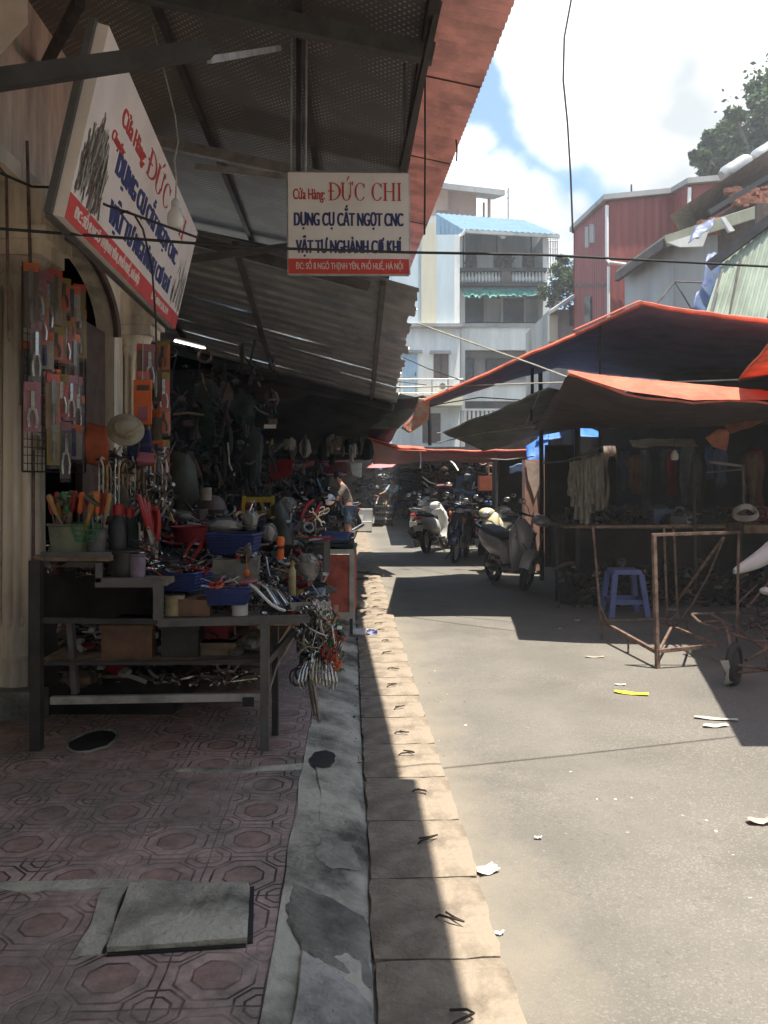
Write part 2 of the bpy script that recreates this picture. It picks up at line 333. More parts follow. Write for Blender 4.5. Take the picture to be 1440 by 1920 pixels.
# ---------------------------------------------------------------- mesh builder
class MB:
    def __init__(s): s.v = []; s.f = []; s.mi = []
    def add(s, vs, fs, m=0):
        k = len(s.v); s.v += [V(p) for p in vs]; s.f += [[k + i for i in f] for f in fs]; s.mi += [m] * len(fs); return s
    def hexa(s, c, m=0):      # 8 corners: bottom 4 (ccw), top 4
        return s.add(c, [[3, 2, 1, 0], [4, 5, 6, 7], [0, 1, 5, 4], [1, 2, 6, 5], [2, 3, 7, 6], [3, 0, 4, 7]], m)
    def box(s, c, d, rz=0, m=0, rot=None):
        hx, hy, hz = d[0] / 2, d[1] / 2, d[2] / 2; q = rot or Matrix.Rotation(rz, 3, 'Z'); c = V(c)
        return s.hexa([c + q @ V(p) for p in ((-hx, -hy, -hz), (hx, -hy, -hz), (hx, hy, -hz), (-hx, hy, -hz), (-hx, -hy, hz), (hx, -hy, hz), (hx, hy, hz), (-hx, hy, hz))], m)
    def sbox(s, x0, x1, y0, y1, z0, z1, m=0):   # box in the street frame
        return s.hexa([S(x0, y0, z0), S(x1, y0, z0), S(x1, y1, z0), S(x0, y1, z0), S(x0, y0, z1), S(x1, y0, z1), S(x1, y1, z1), S(x0, y1, z1)], m)
    def fbox(s, u0, v0, u1, v1, y, dy=.1, m=0): # box whose front face is y metres ahead
        a = P(u0, v1, y); b = P(u1, v0, y)
        return s.hexa([V((a.x, y, a.z)), V((b.x, y, a.z)), V((b.x, y + dy, a.z)), V((a.x, y + dy, a.z)), V((a.x, y, b.z)), V((b.x, y, b.z)), V((b.x, y + dy, b.z)), V((a.x, y + dy, b.z))], m)
    def beam(s, a, b, w, h, m=0, up=V((0, 0, 1))):
        a = V(a); b = V(b); t = (b - a).normalized(); x = t.cross(up)
        if x.length < 1e-3: x = t.cross(V((0, 1, 0)))
        x.normalize(); n = x.cross(t)
        c = [p + x * sx * w / 2 + n * sn * h / 2 for p in (a, b) for sx, sn in ((-1, -1), (1, -1), (1, 1), (-1, 1))]
        return s.add(c, [[0, 1, 2, 3], [7, 6, 5, 4], [0, 4, 5, 1], [1, 5, 6, 2], [2, 6, 7, 3], [3, 7, 4, 0]], m)
    def tube(s, pts, r, n=8, m=0, closed=False, cap=True):
        pts = [V(p) for p in pts]; k0 = len(s.v); N_ = len(pts); rs = r if isinstance(r, (list, tuple)) else [r] * N_
        prev = None
        for i, p in enumerate(pts):
            if closed: t = pts[(i + 1) % N_] - pts[i - 1]
            else: t = pts[min(i + 1, N_ - 1)] - pts[max(i - 1, 0)]
            t = t.normalized() if t.length > 1e-9 else V((0, 0, 1))
            if prev is None:
                x = t.cross(V((0, 0, 1)))
                if x.length < 1e-2: x = t.cross(V((1, 0, 0)))
            else: x = prev - t * prev.dot(t)
            x.normalize(); prev = x; y = t.cross(x)
            for j in range(n):
                a = 2 * math.pi * j / n; s.v.append(p + (x * math.cos(a) + y * math.sin(a)) * rs[i])
        for i in range(N_ if closed else N_ - 1):
            i2 = (i + 1) % N_
            for j in range(n):
                j2 = (j + 1) % n; s.f.append([k0 + i * n + j, k0 + i * n + j2, k0 + i2 * n + j2, k0 + i2 * n + j]); s.mi.append(m)
        if not closed and cap:
            s.f.append([k0 + j for j in range(n)][::-1]); s.f.append([k0 + (N_ - 1) * n + j for j in range(n)]); s.mi += [m, m]
        return s
    def lathe(s, prof, c=(0, 0, 0), n=20, m=0, rot=None, flute=None):
        c = V(c); k0 = len(s.v); q = rot or Matrix.Identity(3)
        for (r, z) in prof:
            for j in range(n):
                a = 2 * math.pi * j / n; rr = r
                if flute and flute[1] < z < flute[2]: rr = r * (1 - flute[3] * (0.5 + .5 * math.cos(a * flute[0])) ** 2)
                s.v.append(c + q @ V((rr * math.cos(a), rr * math.sin(a), z)))
        for i in range(len(prof) - 1):
            for j in range(n):
                j2 = (j + 1) % n; s.f.append([k0 + i * n + j, k0 + i * n + j2, k0 + (i + 1) * n + j2, k0 + (i + 1) * n + j]); s.mi.append(m)
        if prof[0][0] > 1e-5: s.f.append([k0 + j for j in range(n)][::-1]); s.mi.append(m)
        if prof[-1][0] > 1e-5: s.f.append([k0 + (len(prof) - 1) * n + j for j in range(n)]); s.mi.append(m)
        return s
    def ball(s, c, r, n=12, m=0, noise=0, rot=None, rng=random):
        if not isinstance(r, (tuple, list)): r = (r, r, r)
        k0 = len(s.v); rows = n // 2; c = V(c); q = rot or Matrix.Identity(3)
        s.v.append(c + q @ V((0, 0, r[2])))
        for i in range(1, rows):
            t = math.pi * i / rows
            for j in range(n):
                a = 2 * math.pi * j / n; f = 1 + (rng.uniform(-noise, noise) if noise else 0)
                s.v.append(c + q @ V((r[0] * math.sin(t) * math.cos(a) * f, r[1] * math.sin(t) * math.sin(a) * f, r[2] * math.cos(t) * f)))
        s.v.append(c + q @ V((0, 0, -r[2]))); last = len(s.v) - 1
        for j in range(n):
            j2 = (j + 1) % n; s.f.append([k0, k0 + 1 + j, k0 + 1 + j2]); s.mi.append(m)
            for i in range(rows - 2):
                a = k0 + 1 + i * n; s.f.append([a + j, a + n + j, a + n + j2, a + j2]); s.mi.append(m)
            a = k0 + 1 + (rows - 2) * n; s.f.append([a + j, last, a + j2]); s.mi.append(m)
        return s
    def grid(s, rows, thick=0.0, m=0, nrm=None):
        """rows: list of equal-length point lists; a sheet with real thickness"""
        nu = len(rows); nv = len(rows[0]); k0 = len(s.v)
        def nn(i, j):
            a = rows[min(i + 1, nu - 1)][j] - rows[max(i - 1, 0)][j]; b = rows[i][min(j + 1, nv - 1)] - rows[i][max(j - 1, 0)]
            n = a.cross(b); return n.normalized() if n.length > 1e-9 else V((0, 0, 1))
        top = [[rows[i][j] + nn(i, j) * thick / 2 for j in range(nv)] for i in range(nu)]
        for i in range(nu): s.v += top[i]
        def id_(i, j, l=0): return k0 + l * nu * nv + i * nv + j
        if thick:
            for i in range(nu): s.v += [rows[i][j] - nn(i, j) * thick / 2 for j in range(nv)]
        for i in range(nu - 1):
            for j in range(nv - 1):
                s.f.append([id_(i, j), id_(i + 1, j), id_(i + 1, j + 1), id_(i, j + 1)]); s.mi.append(m)
                if thick: s.f.append([id_(i, j, 1), id_(i, j + 1, 1), id_(i + 1, j + 1, 1), id_(i + 1, j, 1)]); s.mi.append(m)
        if thick:
            for i in range(nu - 1):
                s.f.append([id_(i, 0), id_(i, 0, 1), id_(i + 1, 0, 1), id_(i + 1, 0)]); s.f.append([id_(i, nv - 1), id_(i + 1, nv - 1), id_(i + 1, nv - 1, 1), id_(i, nv - 1, 1)]); s.mi += [m, m]
            for j in range(nv - 1):
                s.f.append([id_(0, j), id_(0, j + 1), id_(0, j + 1, 1), id_(0, j, 1)]); s.f.append([id_(nu - 1, j), id_(nu - 1, j, 1), id_(nu - 1, j + 1, 1), id_(nu - 1, j + 1)]); s.mi += [m, m]
        return s
    def prism(s, poly, off, m=0):       # poly: world points (planar), off: extrusion vector
        n = len(poly); off = V(off); poly = [V(p) for p in poly]
        s.add(poly + [p + off for p in poly], [list(range(n))[::-1], list(range(n, 2 * n))] + [[i, (i + 1) % n, n + (i + 1) % n, n + i] for i in range(n)], m); return s
    def loft(s, secs, n=16, e=2.6, m=0):
        """secs: (y, z, half_x, half_t[, x]) along a path in the yz plane; closed ends"""
        k0 = len(s.v); K = len(secs)
        for i, q in enumerate(secs):
            a = secs[max(i - 1, 0)]; b = secs[min(i + 1, K - 1)]; t = V((0, b[0] - a[0], b[1] - a[1])).normalized(); nrm = V((0, -t.z, t.y))
            cx = q[4] if len(q) > 4 else 0
            for j in range(n):
                an = 2 * math.pi * j / n; c_ = math.cos(an); s_ = math.sin(an)
                X = q[2] * math.copysign(abs(c_) ** (2 / e), c_); T_ = q[3] * math.copysign(abs(s_) ** (2 / e), s_)
                s.v.append(V((cx + X, q[0], q[1])) + nrm * T_)
        for i in range(K - 1):
            for j in range(n):
                j2 = (j + 1) % n; s.f.append([k0 + i * n + j, k0 + i * n + j2, k0 + (i + 1) * n + j2, k0 + (i + 1) * n + j]); s.mi.append(m)
        s.f.append([k0 + j for j in range(n)][::-1]); s.f.append([k0 + (K - 1) * n + j for j in range(n)]); s.mi += [m, m]
        return s
    def xf(s, mt):
        s.v = [mt @ p for p in s.v]; return s
    def build(s, name, mats, parent=None, smooth=True, keep=False, sharp=38):
        if not isinstance(mats, (list, tuple)): mats = [mats]
        vs = s.v; loc = V((0, 0, 0)); rz = 0
        if parent is not None:
            chain = V((0, 0, 0))
            mw = world_of(parent); inv = mw.inverted(); vs = [inv @ p for p in vs]
        elif not keep:
            lo = V([min(p[i] for p in vs) for i in range(3)]); hi = V([max(p[i] for p in vs) for i in range(3)])
            loc = V(((lo.x + hi.x) / 2, (lo.y + hi.y) / 2, lo.z)); vs = [p - loc for p in vs]
        me = bpy.data.meshes.new(name); me.from_pydata([tuple(p) for p in vs], [], s.f)
        for mm in mats: me.materials.append(M[mm] if isinstance(mm, str) else mm)
        me.polygons.foreach_set('material_index', s.mi)
        bm = bmesh.new(); bm.from_mesh(me); bmesh.ops.recalc_face_normals(bm, faces=bm.faces); bm.to_mesh(me); bm.free()
        if smooth:
            me.polygons.foreach_set('use_smooth', [True] * len(me.polygons)); me.set_sharp_from_angle(angle=R(sharp))
        o = bpy.data.objects.new(name, me); COL.objects.link(o); o.location = loc
        if parent is not None: o.parent = parent
        return o

def world_of(o):
    m = Matrix.LocRotScale(o.location, o.rotation_euler, o.scale)
    return (world_of(o.parent) @ m) if o.parent else m

def T(name, label, cat, loc=(0, 0, 0), rz=0, group=None):
    o = bpy.data.objects.new(name, None); COL.objects.link(o); o.location = loc; o.rotation_euler = (0, 0, rz)
    o.empty_display_size = .1; o['label'] = label; o['category'] = cat
    if group: o['group'] = group
    return o
def tag(o, label, cat, group=None):
    o['label'] = label; o['category'] = cat
    if group: o['group'] = group
    return o
def struct(o, kind='structure', label=None):
    o['kind'] = kind
    if label: o['label'] = label
    return o
def kids(o): return [c for c in COL.objects if c.parent == o]
def dup(root, loc, rz=0, label=None, group=None, rot=None, scale=None):
    r = root.copy(); COL.objects.link(r); r.location = loc; r.rotation_euler = rot if rot else (0, 0, rz)
    if scale: r.scale = (scale, scale, scale) if not isinstance(scale, tuple) else scale
    if label: r['label'] = label
    if group: r['group'] = group
    for ch in KIDS[root.name]:
        c = ch[0].copy(); COL.objects.link(c); c.parent = r
        for g in ch[1]:
            d = g.copy(); COL.objects.link(d); d.parent = c
    return r
KIDS = {}
def freeze(root):      # remember a prototype's parts so that copies are quick
    KIDS[root.name] = [(c, kids(c)) for c in kids(root)]
    return root
def ordinal(n):
    u = ['', 'first', 'second', 'third', 'fourth', 'fifth', 'sixth', 'seventh', 'eighth', 'ninth', 'tenth', 'eleventh', 'twelfth', 'thirteenth', 'fourteenth', 'fifteenth', 'sixteenth', 'seventeenth', 'eighteenth', 'nineteenth']
    if n < 20: return u[n]
    t = ['', '', 'twent', 'thirt', 'fort', 'fift', 'sixt', 'sevent', 'eight', 'ninet'][n // 10]
    return t + 'ieth' if n % 10 == 0 else t + 'y-' + u[n % 10]
ORD = [ordinal(i) for i in range(1, 100)]
class Proto:
    """a kind of thing: the first placement uses the model itself, later ones are copies"""
    def __init__(s, root): s.root = freeze(root); s.used = False
    def put(s, loc, rz=0, label=None, group=None, rot=None, scale=None):
        if s.used: return dup(s.root, loc, rz, label, group, rot, scale)
        s.used = True; r = s.root; r.location = loc; r.rotation_euler = rot if rot else (0, 0, rz)
        if scale: r.scale = (scale, scale, scale)
        if label: r['label'] = label
        if group: r['group'] = group
        return r
def recolour(root, part, m):
    for c in kids(root):
        if c.name.split('.')[0] == part:
            c.data = c.data.copy(); c.data.materials[0] = M[m]
# ================================================================ SETTING
def ground_things():
    g = MB().add([(-60, -30, -.06), (70, -30, -.06), (70, 90, -.06), (-60, 90, -.06)], [[0, 1, 2, 3]]).build('ground', 'earth', keep=True, smooth=False); struct(g)
    rows = [[V((x, y, -.002 + .006 * math.sin(x * 1.3 + y * .7))) for x in (-9, -6, -3, -1, 0, .5, 1, 2, 3, 4, 6, 9, 13)] for y in [-6 + i * 1.5 for i in range(50)]]
    r = MB().grid(rows, .03).build('road', M['asphalt'], keep=True); struct(r)
    # raised pavement with its tiled top
    s = MB().sbox(-7, -.225, -4, 34, -.02, .1).build('pavement', M['tile'], keep=True, smooth=False); struct(s)
    # sloping concrete strip between tiles and drain slabs, lumpy
    rng = random.Random(3); rows = []
    import mathutils.noise as mn
    ys = [-1 + i * .06 for i in range(420)]
    for y in ys:
        row = []
        for k in range(9):
            t = k / 8; wob = .015 * mn.noise(V((y * 1.3, 5, 0)))
            x = -.235 + t * .305 + (wob if 0 < k else .012 * mn.noise(V((y * 3, 9, 0))))
            z = .106 - .075 * t ** 1.3 + .012 * mn.noise(V((x * 5, y * 2.2, 0))) + .006 * mn.noise(V((x * 16, y * 14, 2)))
            if k == 8: z = min(z, .022)
            row.append(S(x, y, z))
        rows.append(row)
    struct(MB().grid(rows, .0).build('concrete_ramp', 'concrete', keep=True))
    # thick mortar patches on the ramp
    def patch(name, m, pts, h, z0):
        n = len(pts); c = V((sum(p[0] for p in pts) / n, sum(p[1] for p in pts) / n, 0)); rings = []
        dense = []
        for i in range(n):
            a = V((*pts[i], 0)); b = V((*pts[(i + 1) % n], 0))
            for q in range(6): dense.append(a.lerp(b, q / 6) + V((rng.uniform(-.006, .006) + .03 * mn.noise(V((i * .9 + q * .25, 3, 0))), rng.uniform(-.006, .006) + .03 * mn.noise(V((i * .9 + q * .25, 9, 0))), 0)))
        rows = []
        for f, hh in ((1, -.02), (.985, .4), (.93, .95), (.6, 1.0), (.25, 1.05), (.02, 1.05)):
            ring = []
            for p in dense:
                q = c.lerp(p, f); ring.append(V((q.x, q.y, z0(q) + h * hh + .004 * mn.noise(V((q.x * 9, q.y * 9, 0))))))
            ring.append(ring[0].copy()); rows.append(ring)
        return struct(MB().grid(rows).build(name, m, keep=True))
    rampz = lambda q: .106 - .075 * max(0, min(1, ((q.x - TILT * q.y) + .235) / .305)) ** 1.3
    def gp(u, v): p = Gd(u, v, .07); return (p.x, p.y)
    patch('mortar_patch', 'mortar', [gp(566, 1800), gp(600, 1812), gp(650, 1835), gp(698, 1868), gp(694, 1960), gp(640, 2080), gp(520, 2080)], .022, rampz)
    patch('damp_patch', 'concrete_dk', [gp(548, 1670), gp(640, 1690), gp(690, 1705), gp(700, 1830), gp(650, 1822), gp(560, 1790), gp(540, 1730)], .006, rampz)
    patch('damp_patch', 'concrete_dk', [gp(600, 1575), gp(672, 1570), gp(676, 1620), gp(610, 1630), gp(588, 1610)], .004, rampz)
    patch('mortar_patch', 'concrete', [gp(590, 1440), gp(670, 1432), gp(680, 1540), gp(600, 1555)], .012, rampz)
    flat = lambda q: .1
    def gs(u, v): p = Gd(u, v, .1); return (p.x, p.y)
    patch('mortar_patch', 'concrete', [gs(190, 1668), gs(243, 1660), gs(196, 1790), gs(140, 1795)], .010, flat)
    patch('mortar_patch', 'concrete', [gs(-40, 1655), gs(240, 1650), gs(380, 1655), gs(380, 1663), gs(230, 1664), gs(60, 1672), gs(-40, 1672)], .007, flat)
    patch('mortar_patch', 'concrete', [gs(330, 1448), gs(450, 1450), gs(580, 1442), gs(580, 1434), gs(450, 1440), gs(330, 1440)], .006, flat)
    # concrete access cover in the pavement
    t = T('access_cover', 'grey square concrete cover slab set into the red pavement tiles', 'manhole cover', S(-.56, 2.65, .1))
    q = [V((*gs(245, 1667), 0)), V((*gs(466, 1666), 0)), V((*gs(462, 1771), 0)), V((*gs(202, 1788), 0))]
    mb = MB(); n = 10; rows = []
    for i in range(n + 1):
        a = q[0].lerp(q[3], i / n); b = q[1].lerp(q[2], i / n); row = []
        for j in range(n + 1):
            p = a.lerp(b, j / n); e = min(i, n - i, j, n - j)
            row.append(V((p.x + rng.uniform(-.003, .003), p.y + rng.uniform(-.003, .003), .112 + (.006 if e > 0 else -.004) + .003 * mn.noise(p * 9))))
        rows.append(row)
    mb.grid(rows, .03).build('slab', 'concrete', t)
    fr = MB(); zz = V((0, 0, .104))
    for a, b, w in ((q[1], q[2], .016), (q[2], q[3], .014), (q[0], q[3], .008)):
        o = (b - a).normalized().cross(V((0, 0, 1))) * -.012
        if (a + o - (q[0] + q[2]) / 2).length < (a - o - (q[0] + q[2]) / 2).length: o = -o
        fr.beam(a + o + zz, b + o + zz, w, .006)
    fr.build('gap', 'black', t)
    # dark floor drain on the tiles at the left and the broken drain mouth in the ramp
    def hole(name, label, u0, u1, v0, v1, z, ring=True):
        a = Gd(u0, (v0 + v1) / 2, z); b = Gd(u1, (v0 + v1) / 2, z); c = (a + b) / 2; rx = (b - a).length / 2; ry = (Gd(0, v0, z).y - Gd(0, v1, z).y) / 2
        t = T(name, label, 'drain', c)
        pts = [c + V((rx * math.cos(x) * (1 + rng.uniform(-.1, .1)), ry * math.sin(x) * (1 + rng.uniform(-.1, .1)), .004)) for x in [i * math.tau / 22 for i in range(22)]]
        MB().add(pts, [list(range(22))]).build('opening', 'black', t, smooth=False)
        if ring: MB().tube([p + V((0, 0, .002)) for p in pts], .008, 6, closed=True).build('rim', 'concrete_dk', t)
    hole('floor_drain', 'dark round drain opening in the tiles beside the column base', 133, 215, 1370, 1412, .1)
    hole('floor_drain', 'small dark drain mouth broken into the concrete ramp near the stall', 580, 628, 1408, 1440, .105, False)
ground_things()

def drain_slabs():
    rng = random.Random(5)
    def proto(seed):
        rng = random.Random(seed)
        t = T('drain_slab', '-', 'drain cover')
        n = 7; rows = []
        for i in range(n + 1):
            row = []
            for j in range(n + 1):
                x = (j / n - .5) * .405; y = (i / n - .5) * .502; e = min(i, n - i, j, n - j)
                row.append(V((x + (rng.uniform(-.006, .006) if e == 0 else 0), y + (rng.uniform(-.004, .004) if e == 0 else 0), .012 + (.008 if e else 0) + rng.uniform(-.0012, .0012))))
            rows.append(row)
        MB().grid(rows, .05).build('slab', 'slab', t)
        a = rng.uniform(-1.2, 1.2); c = V((rng.uniform(.0, .07), rng.uniform(-.12, .10), .047)); w = rng.uniform(.006, .028)
        h = [V((-.045, -w, 0)), V((-.03, -w, .012)), V((.02, -w * .6, .018)), V((rng.uniform(.03, .06), rng.uniform(-.01, .01), .016)), V((.02, w * .6, .012)), V((-.028, w, .01))]
        MB().tube([c + Matrix.Rotation(a, 3, 'Z') @ p for p in h], .004, 6).build('lifting_loop', 'wire', t)
        return Proto(t)
    ps = [proto(s) for s in range(7)]
    for k in range(-2, 22):
        y = 2.27 + .515 * k
        if k == -2: names = 'concrete drain slab at the very bottom edge, mostly out of view'
        o = ps[(k * 5) % 7].put(S(.285 + rng.uniform(-.004, .004), y, 0), AZ + rng.uniform(-.012, .012))
        o['label'] = f'{ORD[k+2]} concrete drain slab with wire loop counted from the camera'
        o['group'] = 'concrete slabs covering the roadside drain'
    struct(MB().sbox(.085, .49, 13.4, 34, -.02, .022).build('kerb_strip', 'slab', keep=True, smooth=False))
    struct(MB().sbox(.075, .50, -1, 13.4, -.02, .004).build('drain_channel', 'concrete_dk', keep=True, smooth=False))
drain_slabs()

# ================================================================ LEFT SHOPHOUSE
def shophouse():
    b = T('shophouse', 'old cream shophouse with fluted columns and an arched opening behind the hanging tools', 'building', S(-2.3, 6, .1))
    # facade wall in the street plane, with an arch
    x0, x1 = -2.32, -2.16; mb = MB(); top = 5.2
    ya, yb, zs, rise = 5.22, 7.35, 2.86, .55
    mb.sbox(x0, x1, -9, ya, .1, top); mb.sbox(x0, x1, yb, 8.7, .1, top)
    n = 20
    for i in range(n):
        t0 = math.pi * i / n; t1 = math.pi * (i + 1) / n; cy = (ya + yb) / 2; hw = (yb - ya) / 2
        a0, z0 = cy - hw * math.cos(t0), zs + rise * math.sin(t0); a1, z1 = cy - hw * math.cos(t1), zs + rise * math.sin(t1)
        mb.hexa([S(x0, a0, z0), S(x1, a0, z0), S(x1, a1, z1), S(x0, a1, z1), S(x0, a0, top), S(x1, a0, top), S(x1, a1, top), S(x0, a1, top)])
    mb.build('facade_wall', 'cream', b, smooth=False)
    # arch moulding
    ar = MB(); pts = [S(x1 + .03, (ya + yb) / 2 - (yb - ya) / 2 * math.cos(t), zs + rise * math.sin(t)) for t in [math.pi * i / 24 for i in range(25)]]
    ar.tube(pts, .035, 6); ar.build('arch_moulding', 'brown', b)
    # fluted column
    prof = [(.165, .1), (.165, .20), (.150, .22), (.158, .25), (.150, .285), (.150, .42), (.158, .43), (.158, .455), (.146, .465), (.146, .50), (.143, .52)] + [(.143, .64), (.1425, .68)]
    prof += [(.1425 - .012 * i / 14, .70 + 2.0 * i / 14) for i in range(15)] + [(.13, 2.74), (.15, 2.78), (.15, 2.82), (.135, 2.84), (.17, 2.93)]
    for (y, nm) in ((5.08, 0), (7.75, 1)):
        c = MB().lathe([(r, z) for r, z in prof], S(-2.08, y, 0), 99, flute=(11, .66, 2.72, .36)); col = c.build('column', 'cream', b, sharp=50)
        MB().sbox(-2.27, -1.88, y - .2, y + .2, 2.93, 3.02).sbox(-2.3, -1.84, y - .23, y + .23, 3.02, 3.10).sbox(-2.27, -1.88, y - .2, y + .2, 3.10, 3.36).build('capital', 'cream', b, smooth=False)
        MB().sbox(-2.28, -1.86, y - .26, y + .25, .1, .27).build('plinth', 'concrete_dk', b, smooth=False)
    # cornice above capitals
    MB().sbox(-2.16, -1.98, 2.2, 5.3, 3.36, 3.46).build('cornice', 'cream', b, smooth=False)
    # upper bracket block, top left
    e = MB(); a, c = P(52, 46, 3.1), P(0, 104, 3.1)
    poly = [V((-2.3, 3.1, a.z + .8)), V((a.x, 3.1, a.z + .8)), V((a.x, 3.1, a.z)), V((c.x, 3.1, c.z)), V((-2.3, 3.1, c.z - .5))]
    e.prism(poly, (-.32, .5, .25)).build('bracket', 'pinkwall', b, smooth=False)
    # upper walls seen in the dark above the sign
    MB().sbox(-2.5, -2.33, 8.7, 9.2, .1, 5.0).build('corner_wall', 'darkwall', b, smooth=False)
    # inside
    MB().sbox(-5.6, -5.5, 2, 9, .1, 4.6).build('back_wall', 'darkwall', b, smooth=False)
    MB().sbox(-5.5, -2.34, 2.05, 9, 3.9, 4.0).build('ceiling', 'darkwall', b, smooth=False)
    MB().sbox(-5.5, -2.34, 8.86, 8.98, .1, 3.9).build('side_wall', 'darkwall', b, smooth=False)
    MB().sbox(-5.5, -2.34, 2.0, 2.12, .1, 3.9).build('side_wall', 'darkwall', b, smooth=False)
    d = MB().sbox(-2.30, -2.24, 6.72, 7.33, .1, 2.9).build('door', 'brown', b, smooth=False)
    MB().sbox(-2.235, -2.20, 6.8, 6.84, 1.1, 1.25).build('handle', 'steel', d, smooth=False)
    # thin pipes on the wall and column
    p = MB(); p.tube([S(-1.92, 4.86, .3), S(-1.92, 4.86, 2.2), S(-1.95, 4.84, 3.6)], .010, 6); p.build('pipe', 'rust', b)
    # long dark shop row beyond
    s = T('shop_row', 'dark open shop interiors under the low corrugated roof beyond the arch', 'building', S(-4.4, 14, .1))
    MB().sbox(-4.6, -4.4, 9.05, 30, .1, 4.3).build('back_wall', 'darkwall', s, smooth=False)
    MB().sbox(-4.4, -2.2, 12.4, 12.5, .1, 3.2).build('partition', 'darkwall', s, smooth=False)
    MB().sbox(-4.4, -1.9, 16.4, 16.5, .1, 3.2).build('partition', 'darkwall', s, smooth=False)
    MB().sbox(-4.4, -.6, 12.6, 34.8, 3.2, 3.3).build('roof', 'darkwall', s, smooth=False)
shophouse()

# ================================================================ ROOFS ON THE LEFT
def roof_a():
    t = T('awning_roof', 'large red corrugated awning roof with foil lined underside and steel rafters above the signs', 'awning', S(-1.2, 6, 4.2))
    zr = lambda x: 4.17 + .215 * (.84 - x)
    edge = lambda y: (.99 if y < 3.55 else .92 - .0254 * (y - 3.6))
    mb = MB(); rows = []
    y = -3.0
    while y < 10.31:
        w = .010 * math.sin(y / .076 * math.tau); row = []
        for k in range(5):
            x = -3.6 + (edge(y) + 3.6) * k / 4; row.append(S(x, y, zr(x) + w))
        rows.append(row); y += .019 if y > 3 else .076
    mb.grid(rows, .0015).build('roof_sheet', 'redroof', t)
    # foil under the sheets, stopping short of the edge
    mb = MB(); rows = []
    import mathutils.noise as mn
    for i in range(60):
        y = -3 + 13.28 * i / 59; rows.append([S(x, y, zr(x) - .035 - .012 * abs(mn.noise(V((x * 1.3, y * 1.1, 0))))) for x in [-3.6 + 4.05 * k / 20 for k in range(21)]])
    mb.grid(rows, .003).build('insulation', M['foil'], t)
    R_ = lambda x, y, d=0: S(x, y, zr(x) - .045 - d)
    # seams of the overhanging sheets
    for yy in (5.3, 6.6, 8.2, 9.6): MB().beam(R_(.47, yy) + V((0, 0, .03)), R_(edge(yy) - .01, yy) + V((0, 0, .03)), .012, .006).build('seam', 'brown', t, smooth=False)
    # purlins along the street
    MB().beam(R_(.46, -1, .03), R_(.46, 10.25, .03), .06, .10).build('purlin', 'steel_dk', t, smooth=False)
    for x in (-.30, -1.22, -2.2, -3.1): MB().beam(R_(x, -1, .025), R_(x, 10.25, .025), .045, .06).build('purlin', 'steel_dk', t, smooth=False)
    # rafters across
    for yy, w, m in ((2.9, .10, 'steel_dk'), (4.75, .11, 'steel'), (7.1, .09, 'steel_lt'), (9.9, .1, 'steel')):
        MB().beam(R_(-3.4, yy, .12), R_(.50, yy, .12), .07, w).build('rafter', m, t, smooth=False)
    # diagonal braces
    MB().beam(P(-60, 158, 2.5), P(392, 92, 2.95), .045, .06).build('brace', 'steel_dk', t, smooth=False)
    MB().beam(P(392, 112, 3.4), P(524, 90, 4.62), .02, .03).build('brace', 'steel_lt', t, smooth=False)
    MB().beam(P(366, 312, 6.9), P(540, 332, 6.95), .03, .05).build('brace', 'steel_lt', t, smooth=False)
    MB().beam(P(150, 0, 4.3), P(60, 170, 6.0), .05, .07).build('brace', 'steel_dk', t, smooth=False)
    MB().beam(P(822, 0, 4.4), P(754, 315, 5.04), .035, .05).build('brace', 'steel_dk', t, smooth=False)
    # rope hanging from the outer purlin, with a loose end
    t2 = MB().tube([P(797, 135, 5.0), P(797, 300, 5.03), P(796, 440, 5.06)], .006, 6).build('hanging_rope', 'black'); tag(t2, 'thin dark rope hanging straight down just right of the small sign', 'rope')
    t3 = MB().tube([P(855, 262, 5.9), P(857, 280, 5.9), P(856, 302, 5.9)], .006, 5).build('hanging_strip', 'black'); tag(t3, 'short dark strip dangling from the awning edge against the sky', 'strip')
roof_a()

